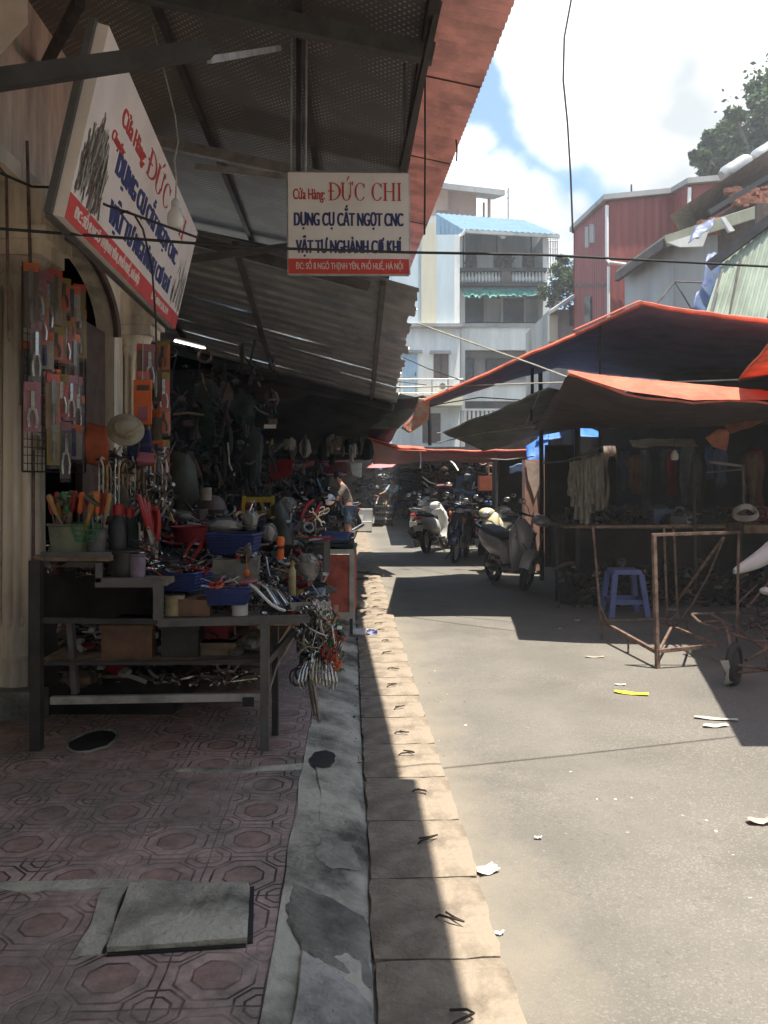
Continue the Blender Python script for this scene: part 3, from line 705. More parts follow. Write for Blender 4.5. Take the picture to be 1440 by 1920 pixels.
def roof_b():
    t = T('corrugated_roof', 'lower grey corrugated metal roof with a ragged right edge below the small sign', 'awning', S(-.8, 10, 3.3))
    zr = lambda x, y: 3.45 - .175 * (y - 8) + .265 * (.7 - x)
    rng = random.Random(11); mb = MB(); per = .245; y = 7.95; n = 0
    while y < 12.35:
        e = .70 + rng.uniform(-.05, .04); xl = -3.4
        prof = [(0, 0), (.10, 0), (.125, .032), (.19, .032), (.215, 0), (per + .03, 0)]
        rows = []
        for (dy, dz) in prof:
            rows.append([S(xl + (e - xl) * k / 6 + (0 if k < 6 else rng.uniform(-.012, .012)), y + dy, zr(xl + (e - xl) * k / 6, y + dy) + dz + (.004 if n % 2 else 0) + (.006 * math.sin(k * 1.7 + n * 2.3))) for k in range(7)])
        mb.grid(rows, .0015); y += per; n += 1
    mb.build('roof_sheet', 'galv', t)
    for x, m in ((.34, 'steel'), (-1.15, 'steel'), (-2.4, 'steel_dk')):
        MB().beam(S(x, 8.0, zr(x, 8) - .03), S(x, 12.2, zr(x, 12.2) - .03), .055, .05).build('purlin', m, t, smooth=False)
    MB().beam(S(-3.3, 8.02, zr(-3.3, 8.02) - .085), S(.2, 8.02, zr(.2, 8.02) - .085), .06, .09).build('rafter', 'steel', t, smooth=False)
    MB().beam(S(-3.3, 12.25, zr(-3.3, 12.25) - .085), S(.68, 12.25, zr(.68, 12.25) - .06), .06, .1).build('rafter', 'steel_dk', t, smooth=False)
    MB().beam(P(355, 486, 7.8), P(545, 462, 7.9), .04, .07).build('brace', 'steel', t, smooth=False)
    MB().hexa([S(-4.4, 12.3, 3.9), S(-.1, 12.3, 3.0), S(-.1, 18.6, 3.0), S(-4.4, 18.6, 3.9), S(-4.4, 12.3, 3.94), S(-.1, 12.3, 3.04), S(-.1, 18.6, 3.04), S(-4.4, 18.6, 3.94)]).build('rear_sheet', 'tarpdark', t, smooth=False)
    MB().sbox(-4.4, -.3, 18.6, 18.66, 2.3, 3.9).build('end_board', 'darkwall', t, smooth=False)
    # posts behind the stalls that carry it
    MB().tube([S(-1.9, 12.2, .1), S(-1.9, 12.2, 3.4)], .03, 8).build('post', 'steel_dk', t)
    # dark canvas and boards below its far end
    def cloth(name, label, rows4, m, sag=.1, hem=None, cat='tarp', nu=14, nv=14, wr=.03, seed=1, thick=.004, parent=None, hemr=.012):
        return make_cloth(name, label, rows4, m, sag, hem, cat, nu, nv, wr, seed, thick, parent, hemr)
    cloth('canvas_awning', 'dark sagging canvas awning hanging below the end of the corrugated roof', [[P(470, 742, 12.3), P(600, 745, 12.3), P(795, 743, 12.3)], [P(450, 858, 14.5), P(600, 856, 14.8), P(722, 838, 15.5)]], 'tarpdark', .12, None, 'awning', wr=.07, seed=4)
    cloth('canvas_awning', 'torn grey fabric edge sticking out over the road left of the navy tarp', [[P(700, 742, 12.6), P(760, 741, 12.6), P(800, 744, 12.6)], [P(690, 800, 13.5), P(745, 806, 13.5), P(768, 782, 13.5)]], 'tarpgrey', .05, None, 'awning', wr=.05, seed=5)
    # glowing tube added to stand for a bright gap in the roof
    l = T('strip_glow', 'glowing tube added for a bright roof gap under the left end of the corrugated roof', 'lamp', P(356, 648, 9.0))
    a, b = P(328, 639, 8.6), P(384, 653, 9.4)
    MB().tube([a, b], .012, 8).build('tube', 'lamp', l); MB().beam(a + V((0, 0, .035)), b + V((0, 0, .035)), .04, .03).build('strip_backing', 'steel', l, smooth=False)

def make_cloth(name, label, rows4, m, sag=.1, hem=None, cat='tarp', nu=14, nv=14, wr=.03, seed=1, thick=.004, parent=None, hemr=.012):
    """rows4: two or more polylines with the same number of points; the sheet runs between them"""
    import mathutils.noise as mn
    def poly(pl, t):
        f = t * (len(pl) - 1); i = min(int(f), len(pl) - 2); return pl[i].lerp(pl[i + 1], f - i)
    nu *= 1; rows = []
    for i in range(nu + 1):
        ti = i / nu; fi = ti * (len(rows4) - 1); k = min(int(fi), len(rows4) - 2); row = []
        for j in range(nv + 1):
            tj = j / nv; p = poly(rows4[k], tj).lerp(poly(rows4[k + 1], tj), fi - k)
            e = 4 * ti * (1 - ti); e2 = 4 * tj * (1 - tj)
            p = p + V((0, 0, -sag * (e * .6 + .4) * e2 * (1 if nu > 1 else 0) * (1 if 0 < ti < 1 else .35) + wr * mn.noise(V((p.x * 2.3, p.y * 2.3, seed))) + wr * .5 * mn.noise(V((p.x * 7, p.y * 5, seed + 3)))))
            row.append(p)
        rows.append(row)
    if hem or parent is not None:
        t = parent or T(name, label, cat, rows[0][0])
        MB().grid(rows, thick).build('sheet', m, t, sharp=180)
        if hem:
            for h in hem:
                line = rows[0] if h[0] == 'front' else rows[-1] if h[0] == 'back' else [r[0] for r in rows] if h[0] == 'left' else [r[-1] for r in rows]
                MB().tube(line, hemr, 6).build('hem', h[1], t)
        return t
    o = MB().grid(rows, thick).build(name, m, sharp=180); return tag(o, label, cat)
roof_b()

# ================================================================ SIGNS
def text_mesh(body, size, m, mtx, parent, name='lettering', sx=1.0, shear=0.0, bold=0.0, align='LEFT', width=None, depth=.0025):
    c = bpy.data.curves.new(name, 'FONT'); c.body = body; c.size = size; c.align_x = align; c.extrude = depth; c.shear = shear
    o = bpy.data.objects.new(name, c); COL.objects.link(o)
    dg = bpy.context.evaluated_depsgraph_get(); me0 = bpy.data.meshes.new_from_object(o.evaluated_get(dg)); bpy.data.objects.remove(o)
    vs = [v.co.copy() for v in me0.vertices]; fs = [list(p.vertices) for p in me0.polygons]
    if not vs: return None
    w = max(v.x for v in vs) - min(v.x for v in vs); x0 = min(v.x for v in vs)
    if width: sx = (width - 2 * bold) / w
    mb = MB(); offs = [0] if not bold else [-bold, -bold * .33, bold * .33, bold]
    for i, d in enumerate(offs):
        mb.add([mtx @ V(((v.x - x0) * sx + d + bold, v.y, v.z + .0004 * i)) for v in vs], fs)
    return mb.build(name, m, parent, smooth=False)

def serif_word(word, h, w, m, mtx, parent, name='lettering'):
    """tall serif capitals drawn as strokes: D-bar, U-horn with acute, C, H, I"""
    mb = MB(); th = h * .13; hl = h * .035; z = [0]
    def bar(x0, y0, x1, y1):
        z[0] += 1; d = .0018 + .00025 * (z[0] % 9)
        q = [V((x0, y0, 0)), V((x1, y0, 0)), V((x1, y1, 0)), V((x0, y1, 0))]
        mb.hexa([mtx @ p for p in q] + [mtx @ (p + V((0, 0, d))) for p in q])
    def stem(x, t=th, y0=0, y1=h, serif=True):
        bar(x, y0, x + t, y1)
        if serif:
            for yy in (y0, y1 - hl): bar(x - t * .55, yy, x + t * 1.55, yy + hl)
    def arc(cx, cy, rx, ry, a0, a1, tmax, tmin, n=24):
        z[0] += 1; d = .0018 + .00025 * (z[0] % 9); k = []
        for i in range(n + 1):
            a = a0 + (a1 - a0) * i / n; t = tmin + (tmax - tmin) * abs(math.cos(a)) ** 1.3
            k.append((V((cx + rx * math.cos(a), cy + ry * math.sin(a), 0)), V((cx + (rx - t) * math.cos(a), cy + (ry - t * .75) * math.sin(a), 0))))
        for i in range(n):
            q = [k[i][0], k[i + 1][0], k[i + 1][1], k[i][1]]; mb.hexa([mtx @ p for p in q] + [mtx @ (p + V((0, 0, d))) for p in q])
    pi = math.pi; x = th * .6
    lw = {'Đ': .80 * h, 'Ư': .86 * h, 'C': .80 * h, 'H': .92 * h, 'I': .40 * h, ' ': .34 * h}
    tot = sum(lw[c] for c in word) + th; sc = w / tot; mtx = mtx @ Matrix.Diagonal((sc, 1, 1, 1))
    for c in word:
        if c == 'Đ':
            stem(x); arc(x + th * .9, h / 2, h * .62, h / 2, -pi / 2, pi / 2, th, hl); bar(x - th * .9, h * .5, x + th * 2.1, h * .5 + hl * 1.6)
        elif c == 'Ư':
            bar(x, h * .3, x + th, h); bar(x - th * .5, h - hl, x + th * 1.5, h); bar(x + h * .56, h * .3, x + h * .56 + hl * 1.4, h); bar(x + h * .46, h - hl, x + h * .7, h)
            arc(x + h * .30, h * .32, h * .30, h * .33, pi, 2 * pi, th, hl); arc(x + h * .66, h * .98, h * .09, h * .13, -pi / 2, pi / 2, th * .6, hl)
            q = [V((x + h * .30, h * 1.12, 0)), V((x + h * .36, h * 1.12, 0)), V((x + h * .52, h * 1.36, 0)), V((x + h * .42, h * 1.36, 0))]
            mb.hexa([mtx @ p for p in q] + [mtx @ (p + V((0, 0, .002))) for p in q])
        elif c == 'C':
            arc(x + h * .36, h / 2, h * .38, h * .51, pi * .22, pi * 1.78, th, hl); bar(x + h * .62, h * .70, x + h * .62 + hl, h * .98)
        elif c == 'H':
            stem(x + th * .2); stem(x + h * .58); bar(x + th, h * .5, x + h * .6, h * .5 + hl)
        elif c == 'I': stem(x + th * .3)
        x += lw[c]
    mb.build(name, m, parent, smooth=False)

def frame_mtx(o, xd, yd):      # local x, y on the sign face; z out of it
    x = xd.normalized(); z = x.cross(yd).normalized(); y = z.cross(x)
    return Matrix(((x.x, y.x, z.x, o.x), (x.y, y.y, z.y, o.y), (x.z, y.z, z.z, o.z), (0, 0, 0, 1)))

def signs():
    # ---- small sign, facing the camera
    Y = 5.0; bl = P(541, 513, Y); br = P(767, 514, Y + .03); tl = P(540, 323, Y)
    w = (br - bl).length; h = (tl - bl).length
    s = T('shop_sign', 'square white shop sign with red and navy lettering hanging from the awning', 'sign', (bl + br) / 2)
    fm = frame_mtx(bl, br - bl, tl - bl); q = lambda x, y, z=0: fm @ V((x, y, z))
    MB().hexa([q(0, 0, -.03), q(w, 0, -.03), q(w, 0, 0), q(0, 0, 0), q(0, h, -.03), q(w, h, -.03), q(w, h, 0), q(0, h, 0)]).build('panel', 'signwhite2', s, smooth=False)
    MB().hexa([q(0, 0, 0), q(w, 0, 0), q(w, 0, .002), q(0, 0, .002), q(0, h * .148, 0), q(w, h * .148, 0), q(w, h * .148, .002), q(0, h * .148, .002)]).build('address_band', 'signred', s, smooth=False)
    fr = MB()
    for a, b in (((0, 0), (w, 0)), ((w, 0), (w, h)), ((w, h), (0, h)), ((0, h), (0, 0))): fr.tube([q(*a, -.012), q(*b, -.012)], .011, 6)
    fr.build('frame', 'steel_lt', s)
    at = lambda x, y: fm @ Matrix.Translation((x * w, y * h, .001))
    def words(at, s, w, h, x0, x1, extra):
        text_mesh('Cửa Hàng:', h * .15, 'signtxtred', at(x0 + extra, .735), s, 'lettering', bold=w * .0022, width=w * (x1 - x0) * .285, depth=.0012)
        serif_word('ĐƯC CHI', h * .175, w * (x1 - x0) * (.68 if not extra else .76), 'signtxtred', at(x0 + (x1 - x0) * (.32 if not extra else .29), .725), s)
        text_mesh('DỤNG CỤ CẮT NGỌT CNC', h * .185, 'signblue', at(x0 + .005, .475), s, 'lettering', bold=w * .0052, width=w * (x1 - x0) * .985, depth=.0012)
        text_mesh('VẬT TƯ NGHÀNH CƠ KHÍ', h * .185, 'signblue', at(x0 + .02, .205), s, 'lettering', bold=w * .0052, width=w * (x1 - x0) * .95, depth=.0012)
    words(at, s, w, h, .04, .965, 0)
    text_mesh('ĐC: SỐ 8 NGÕ THỊNH YÊN, PHỐ HUẾ, HÀ NỘI', h * .092, 'signwhite', fm @ Matrix.Translation((w * .06, h * .045, .003)), s, 'lettering', bold=w * .0012, width=w * .89, depth=.0008)
    h_ = MB()
    for u in (545, 573): h_.tube([P(u, 326, Y + .02), P(u + 2, 60, Y + .02)], .008, 6)
    h_.build('hanger_rod', 'steel_lt', s)
    MB().beam(P(560, 330, Y + .05), P(561, 0, Y + .05), .045, .03).build('hanger_post', 'steel_dk', s, smooth=False)
    MB().beam(P(759, 325, Y + .05), P(758, 120, Y + .05), .02, .02).build('hanger_post', 'steel', s, smooth=False)
    # ---- long sign along the facade, leaning out at the top
    d0 = 3.1; bl = P(121, 408, d0); br = P(328, 617, d0 * 1.977); tl = P(206, 52, d0); tr = P(371, 437, d0 * 1.977)
    tlv = (tl - bl); w = (br - bl).length
    s = T('shop_sign', 'long white shop sign with a printed pile of drill bits, leaning along the facade', 'sign', (bl + br) / 2)
    fm = frame_mtx(bl, br - bl, tlv); h = V((fm.to_3x3().inverted() @ tlv)).y; h2 = (fm.to_3x3().inverted() @ (tr - br)).y; sk = (fm.to_3x3().inverted() @ tlv).x
    hh = (h + h2) / 2; q = lambda x, y, z=0: fm @ V((x + sk * y / hh * 0, y, z))
    MB().hexa([q(0, 0, -.05), q(w, 0, -.05), q(w, 0, 0), q(0, 0, 0), q(0, hh, -.05), q(w, hh, -.05), q(w, hh, 0), q(0, hh, 0)]).build('panel', 'signwhite', s, smooth=False)
    MB().hexa([q(0, 0, 0), q(w, 0, 0), q(w, 0, .003), q(0, 0, .003), q(0, hh * .135, 0), q(w, hh * .135, 0), q(w, hh * .135, .003), q(0, hh * .135, .003)]).build('address_band', 'signred', s, smooth=False)
    fr = MB()
    for a, b in (((0, 0), (w, 0)), ((w, 0), (w, hh)), ((w, hh), (0, hh)), ((0, hh), (0, 0))): fr.beam(q(*a, -.06), q(*b, -.06), .03, .03)
    fr.build('frame', 'steel', s, smooth=False)
    at = lambda x, y: fm @ Matrix.Translation((x * w, y * hh, .001))
    words(at, s, w, hh, .165, .805, -.02)
    text_mesh('Chuyên:', hh * .09, 'signtxtred', at(.115, .60), s, 'lettering', shear=.3, bold=w * .0012, width=w * .085, depth=.0012)
    text_mesh('ĐC: SỐ 8 NGÕ THỊNH YÊN, PHỐ HUẾ, HÀ NỘI', hh * .085, 'signwhite', fm @ Matrix.Translation((w * .03, hh * .040, .004)), s, 'lettering', bold=w * .0012, width=w * .45, depth=.0008)
    text_mesh('ĐT: 0904.336.279', hh * .085, 'signwhite', fm @ Matrix.Translation((w * .62, hh * .040, .004)), s, 'lettering', bold=w * .0012, width=w * .22, depth=.0008)
    rng = random.Random(2)
    for (xa, xb, n, ya, yb) in ((.012, .135, 150, .20, .58), (.825, .985, 50, .22, .68)):
        mb = MB(); mb2 = MB()
        for i in range(n):
            x = rng.uniform(xa, xb) * w; y = ya * hh + rng.random() * (yb - ya) * hh * (1 - .55 * abs((x / w - (xa + xb) / 2) / (xb - xa) * 2) ** 2); a = rng.uniform(1.1, 2.0); L_ = rng.uniform(.05, .16); r = rng.uniform(.004, .010)
            b = mb if i % 3 else mb2; d = V((math.cos(a), math.sin(a), 0)) * L_ / 2; nrm = V((-d.y, d.x, 0)).normalized() * r; c = V((x, y, .0012 + .00002 * i))
            p = [c - d - nrm, c - d + nrm, c + d + nrm * .6, c + d - nrm * .6]; b.add([fm @ v for v in p], [[0, 1, 2, 3]])
        mb.build('printed_picture', 'brown', s, smooth=False); mb2.build('printed_picture', 'olive', s, smooth=False)
    # milky bulb on its cord in front of the sign
    l = T('light_bulb', 'unlit milky bulb hanging on a thin cord in front of the long sign', 'lamp', P(329, 400, 4.3))
    MB().lathe([(.001, -.085), (.03, -.08), (.043, -.06), (.045, -.03), (.040, -.005), (.028, .018), (.022, .03)], P(329, 400, 4.3), 18).build('globe', 'bulb', l)
    MB().lathe([(.024, .03), (.024, .06), (.014, .075), (.006, .08)], P(329, 400, 4.3), 12).build('socket', 'white', l)
    MB().tube([P(329, 376, 4.3), P(331, 340, 4.3), P(327, 300, 4.35), P(334, 265, 4.4), P(328, 215, 4.5), P(312, 150, 4.6), P(286, 50, 4.75)], .0045, 6).build('cord', 'rope', l)
    # the small red hanging price board
    b = T('hanging_board', 'small red board hanging by the second column beside the tool rack', 'board', P(267, 760, 5.2))
    MB().fbox(250, 712, 284, 795, 5.2, .012).build('board', 'orange', b, smooth=False); MB().fbox(258, 762, 277, 788, 5.192, .006).build('panel', 'pink', b, smooth=False)
    MB().fbox(256, 722, 280, 732, 5.192, .005).build('panel', 'brown', b, smooth=False)
    MB().tube([P(267, 712, 5.2), P(268, 640, 5.25)], .003, 5).build('string', 'rope', b)
signs()

# ================================================================ WIRES
def wires():
    c = MB().tube([V((-1.9, 3.17, 2.585)), V((-1.57, 3.28, 2.58)), V((-.6, 3.56, 2.585)), V((.1, 3.76, 2.62)), V((.78, 3.96, 2.665)), V((2.52, 4.46, 2.72)), V((4.0, 4.9, 2.8))], .0065, 8).build('overhead_cable', 'black'); tag(c, 'thick black cable strung level across the whole view in front of the signs', 'cable')
    c = MB().tube([P(-10, 320, 3.4), P(60, 350, 3.5), P(125, 352, 3.58), P(200, 385, 3.55), P(250, 402, 3.6), P(372, 446, 3.9)], .006, 6).build('drooping_cable', 'black'); tag(c, 'black cable drooping across the face of the long leaning sign', 'cable')
    c = MB().tube([P(226, 400, 3.5), P(238, 396, 3.5), P(252, 403, 3.5), P(268, 430, 3.5), P(285, 500, 3.6), P(292, 600, 3.8), P(294, 690, 3.9)], .005, 6).build('loose_cable', 'black'); tag(c, 'thin loose cable hanging down over the long sign to the stall', 'cable')
    c = MB().tube([P(-5, 310, 4.2), P(12, 330, 4.2), P(14, 480, 4.3), P(17, 640, 4.4)], .008, 6).build('wall_cable', 'rust'); tag(c, 'rusty brown cable running down the left edge beside the column', 'cable')
    c = MB().tube([P(1066, -20, 9), P(1071, 0, 9), P(1058, 70, 9), P(1056, 150, 9), P(1064, 230, 9), P(1070, 330, 9), P(1074, 437, 9)], .011, 6).build('hanging_wire', 'wire'); tag(c, 'long bent wire hanging from above against the white cloud', 'wire')
    def rope(pts, r, label, m='rope', name='tarp_rope'): o = MB().tube(pts, r, 6).build(name, m); tag(o, label, 'rope')
    rope([P(742, 727, 9.2), P(900, 722, 8.8), P(1085, 716, 8.2), P(1260, 716, 7.9), P(1388, 712, 7.7)], .008, 'pale rope stretched level under the navy tarp to the orange corner')
    rope([P(782, 606, 9), P(900, 648, 8.4), P(1000, 683, 8), P(1082, 714, 7.75)], .009, 'pale rope slanting down from the corrugated roof edge to the orange tarp corner')
    rope([P(745, 665, 12), P(800, 690, 11), P(870, 715, 10)], .007, 'thin dark rope slanting down past the brown shuttered window', 'wire')
    rope([P(820, 830, 12.6), P(905, 812, 12), P(1000, 800, 11), P(1150, 803, 10.6), P(1290, 800, 10.4)], .010, 'pale rope holding the rear edge of the brown tarp level')
    rope([P(820, 812, 13.8), P(905, 803, 12.5), P(985, 797, 11.5), P(1012, 735, 9.6)], .010, 'pale rope bending up to the dark pole under the tarps')
    rope([P(800, 762, 11), P(900, 745, 11), P(975, 750, 11), P(1045, 770, 11), P(1000, 795, 11)], .008, 'dark tangled cord hanging between the poles under the navy tarp', 'wire')
    rope([P(1385, 712, 7.7), P(1392, 700, 7.6), P(1402, 712, 7.7)], .006, 'knotted rope tail at the orange tarp corner')
    rope([P(870, 858, 15), P(950, 862, 13.5), P(1000, 856, 12)], .010, 'pale rope low across the motorbikes under the grey tarp')
    rope([P(690, 690, 12.0), P(745, 715, 12), P(800, 722, 12)], .007, 'thin cord tied from the corrugated roof to the navy tarp', 'wire')
wires()
def behind():
    """unseen house blocks added behind the camera to keep skylight off the lane"""
    t = T('sky_blocker', 'plain house blocks added unseen behind and right of the camera to cut skylight', 'building', (7.5, -8, 0))
    MB().box((8.2, -7, 4.5), (5, 20, 9)).build('wall', 'bcream', t, smooth=False); MB().box((0, -22, 3.5), (14, 3, 7)).build('wall', 'bgrey', t, smooth=False)  # out of view, added to block ambient light
    for y in (-14, -10, -6, -2): MB().box((5.66, y, 5.2), (.1, 1.4, 1.5)).build('window', 'glass', t, smooth=False)
behind()
# ================================================================ BACKGROUND BUILDINGS
def bld():
    # --- white tube house with loggias, Y = 38
    Y = 38
    t = T('tube_house', 'tall weathered white house with stacked loggias and a blue sheet roof', 'building', P(945, 938, Y))
    w = MB()
    w.fbox(862, 940, 872, 430, Y, 9); w.fbox(1018, 940, 1027, 440, Y, 9)      # side piers
    w.fbox(872, 656, 1018, 610, Y - .02, .25); w.fbox(872, 752, 1018, 716, Y, .25); w.fbox(872, 830, 1018, 800, Y, .25)
    w.build('wall', 'bwhite', t, smooth=False)
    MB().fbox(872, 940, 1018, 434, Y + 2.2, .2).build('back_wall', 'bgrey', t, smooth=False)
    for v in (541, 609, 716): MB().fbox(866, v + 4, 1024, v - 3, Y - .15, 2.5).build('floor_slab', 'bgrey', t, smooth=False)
    # top floor doors, panels
    for (u0, u1, m) in ((873, 892, 'brown'), (893, 925, 'bwhite'), (926, 959, 'brown'), (960, 979, 'bwhite'), (980, 1006, 'brown'), (1007, 1018, 'bwhite')):
        o = MB().fbox(u0 + 1, 520, u1, 476, Y + 2.1, .06).build('door', m, t, smooth=False)
    p = MB()
    for u in (868, 930, 995): p.fbox(u, 505, u + 2.5, 436, Y - .05, .08)
    p.build('post', 'steel_dk', t, smooth=False)
    MB().fbox(862, 508, 1026, 502, Y - .45, .5).fbox(862, 536, 1026, 529, Y - .45, .5).build('balcony_rail', 'steel_dk', t, smooth=False)
    bl = MB(); u = 867
    while u < 1020:
        if not (940 < u < 957):
            c = P(u, 529, Y - .2); hgt = .53; bl.lathe([(.03, 0), (.07, .08), (.08, .18), (.04, .34), (.05, .42), (.03, hgt)], c, 6)
        u += 6.3
    bl.build('baluster', 'white', t); 
    o = MB().fbox(940, 529, 958, 508, Y - .4, .1).build('balcony_panel', 'brown', t, smooth=False)
    # plants on the balcony
    rng = random.Random(5); mb = MB()
    for k in range(90):
        uu = rng.choice((876, 885, 932, 938, 948, 962, 990)) + rng.uniform(-4, 4); c = P(uu, rng.uniform(484, 506), Y - .2); a = rng.random() * 6
        mb.add([c, c + V((.12 * math.cos(a), .05, .1)), c + V((.05, .1 * math.sin(a), .16))], [[0, 1, 2]])
    mb.build('balcony_plants', 'leaf', t, smooth=False)['kind'] = 'stuff'
    # torn green awning
    rows = []
    for i in range(5):
        rows.append([P(868 + 156 * k / 40, 541 + i * (3.2 + (1.8 if k % 5 in (1, 3) else 0) * rng.random()) + 1.5 * math.sin(k), Y - .2 - i * .22) for k in range(41)])
    mb = MB().grid(rows, .02); mb.build('torn_awning', mat('sea_green_canvas', (.09, .30, .25), .7, var=.4, scale=3), t)
    # storey 3 and 2 windows
    for (u0, u1, v0, v1, m) in ((866, 906, 609, 560, 'glass'), (910, 944, 609, 560, 'bgrey'), (945, 982, 609, 562, 'glass'), (984, 1016, 609, 560, 'bgrey')):
        o = MB().fbox(u0 + 1, v0 - 5, u1, v1, Y + 1.2, .05).build('window', m, t, smooth=False)
    for u in (908, 940, 983): MB().fbox(u, 604, u + 2, 545, Y + 1.1, .06).build('window_frame', 'bwhite', t, smooth=False)
    MB().fbox(866, 558, 1018, 545, Y + 1.25, .05).build('panel', 'bblue', t, smooth=False)
    for (u0, u1, m) in ((866, 886, 'glass'), (888, 910, 'bgrey'), (912, 960, 'glass'), (964, 1018, 'bgrey')):
        MB().fbox(u0 + 1, 714, u1, 672, Y + 1.2, .05).build('window', m, t, smooth=False)
    MB().fbox(866, 671, 1018, 659, Y + 1.15, .05).build('panel', 'bgrey', t, smooth=False)
    bl = MB(); u = 870
    while u < 1016: bl.fbox(u, 788, u + 5, 770, Y - .1, .08); u += 8
    bl.fbox(866, 770, 1020, 766, Y - .15, .2); bl.fbox(866, 792, 1020, 788, Y - .15, .2); bl.build('lower_balustrade', 'bwhite', t, smooth=False)
    MB().fbox(866, 766, 1018, 752, Y + 1, .05).build('panel', 'bgrey', t, smooth=False)
    for (u0, u1) in ((872, 905), (915, 960), (970, 1012)): MB().fbox(u0, 940, u1, 796, Y + 1.2, .05).build('window', 'glass', t, smooth=False)
    # blue roof: front slope and hanging left gable
    A, B, C, D = P(817, 401, 43), P(868, 431, Y - 1.2), P(1049, 441, Y - 1.2), P(985, 414, 43)
    rf = MB(); n = 34; rows = []
    for i in range(n + 1):
        a = A.lerp(D, i / n); b = B.lerp(C, i / n); z = V((0, 0, .05 if i % 2 else 0)); rows.append([a + z, b + z])
    rf.grid(rows, .04).build('roof', 'blueroof', t, smooth=False)
    g = MB(); rows = []
    A2, B2 = P(820, 465, 41), P(868, 436, Y - 1.2)
    for i in range(13):
        a = A.lerp(B, i / 12); b = A2.lerp(B2, i / 12); o = V((-.03 if i % 2 else 0, 0, 0)); rows.append([a + o, b + o])
    g.grid(rows, .03).build('gable_sheet', 'blueroof', t, smooth=False)
    MB().beam(P(868, 434, Y - 1.22), P(1049, 444, Y - 1.22), .12, .14).build('gutter', 'bgrey', t, smooth=False)
    MB().tube([P(873, 431, Y - 1.3), P(868, 438, Y - 1.3), P(858, 444, Y - .5), P(856, 470, Y - .2)], .08, 8).build('rain_pipe', 'bwhite', t)
    MB().ball(P(943, 442, Y - 1), .16, 8).build('porch_lamp', 'white', t)
    MB().tube([P(860, 930, Y - .1), P(862, 640, Y - .1), P(857, 440, Y - .1)], .07, 6).build('rain_pipe', 'bgrey', t)
    # --- pale house to its left
    Y = 36
    t = T('pale_house', 'pale cream and bluish house with a blue door and a brown shuttered window', 'building', P(805, 938, Y))
    MB().fbox(790, 608, 818, 420, Y, 8).build('wall', 'bcream', t, smooth=False)
    MB().fbox(818, 608, 852, 440, Y + .05, 8).build('wall', 'bblue', t, smooth=False)
    MB().fbox(852, 608, 862, 440, Y + .3, 8).build('wall', 'bwhite', t, smooth=False)
    MB().fbox(735, 608, 790, 430, Y + .1, 8).build('wall', 'bblue', t, smooth=False)
    MB().fbox(735, 940, 862, 608, Y, 8).build('wall', 'bwhite', t, smooth=False)
    MB().fbox(765, 612, 868, 606, Y - .5, .6).build('ledge', 'bgrey', t, smooth=False)
    d = MB().fbox(756, 738, 783, 664, Y - .06, .08).build('door', 'ltblue', t, smooth=False); MB().fbox(778, 705, 780, 698, Y - .1, .05).build('handle', 'steel', d, smooth=False)
    wd = MB().fbox(813, 709, 841, 664, Y - .06, .08).build('window', 'brown', t, smooth=False); MB().fbox(826, 709, 828, 664, Y - .09, .04).build('frame', 'black', wd, smooth=False)
    MB().fbox(806, 662, 846, 657, Y - .3, .3).fbox(752, 660, 792, 656, Y - .3, .3).build('sun_hood', 'bgrey', t, smooth=False)
    ac = MB().fbox(820, 732, 840, 716, Y - .35, .3).build('air_conditioner', 'bwhite', t, smooth=False); MB().lathe([(.14, 0), (.14, .02)], P(830, 724, Y - .36), 12, rot=Matrix.Rotation(R(90), 3, 'X')).build('fan_grille', 'grey', ac)
    r = MB()
    for v in (711, 725, 737): r.tube([P(745, v, Y - 1), P(868, v, Y - 1)], .03, 5)
    for u in (750, 780, 810, 840, 866): r.tube([P(u, 711, Y - 1), P(u, 740, Y - 1)], .03, 5)
    r.build('railing', 'steel_lt', t)
    MB().fbox(740, 760, 868, 740, Y - 1.1, 1.2).build('balcony_slab', 'bcream', t, smooth=False)
    for (u0, u1) in ((792, 826),): 
        o = MB().fbox(u0, 830, u1, 775, Y - .05, .08).build('window', 'brown', t, smooth=False)
    MB().fbox(800, 420, 818, 405, Y + 3, 2).build('roof_hut', 'bgrey', t, smooth=False)
    MB().fbox(818, 405, 860, 394, Y + 9, 2).build('roof_hut', 'brown', t, smooth=False)
    # --- peach tower behind
    Y = 52
    t = T('peach_tower', 'peach house behind with a grey overhanging flat roof on thin posts', 'building', P(850, 938, Y))
    MB().fbox(790, 930, 840, 346, Y, 6).build('wall', 'bpink', t, smooth=False); MB().fbox(840, 930, 893, 352, Y + .5, 6).build('wall', mat('peach_wall_deep', (.52, .36, .30), .9, var=.1, scale=.5), t, smooth=False)
    a, b, c, d = P(785, 340, Y - 1), P(947, 357, Y - 1), P(912, 372, Y + 8), P(785, 352, Y + 8)
    MB().prism([P(780, 337, Y - 2), P(947, 356, Y - 2), P(925, 366, Y + 9), P(780, 350, Y + 9)], (0, 0, -.35)).build('flat_roof', 'bgrey', t, smooth=False)
    MB().tube([P(917, 372, Y + 1), P(917, 425, Y + 1)], .12, 6).tube([P(907, 380, Y + 4), P(907, 425, Y + 4)], .09, 6).build('post', 'bpink', t)
    MB().fbox(893, 930, 935, 410, Y + 1, 5).build('terrace', 'bgrey', t, smooth=False)
    a = MB().tube([P(953, 420, 48), P(953, 352, 48)], .05, 5); a.tube([P(949, 372, 48), P(958, 368, 48)], .04, 5).tube([P(950, 360, 48), P(956, 357, 48)], .04, 5); tag(a.build('antenna', 'steel_lt'), 'thin rooftop antenna standing beside the peach house roof', 'antenna')
    # mesh scaffold right of blue roof
    g = MB()
    for u in (1028, 1032, 1037, 1041, 1045): g.tube([P(u, 520, 44), P(u, 448, 44)], .03, 4)
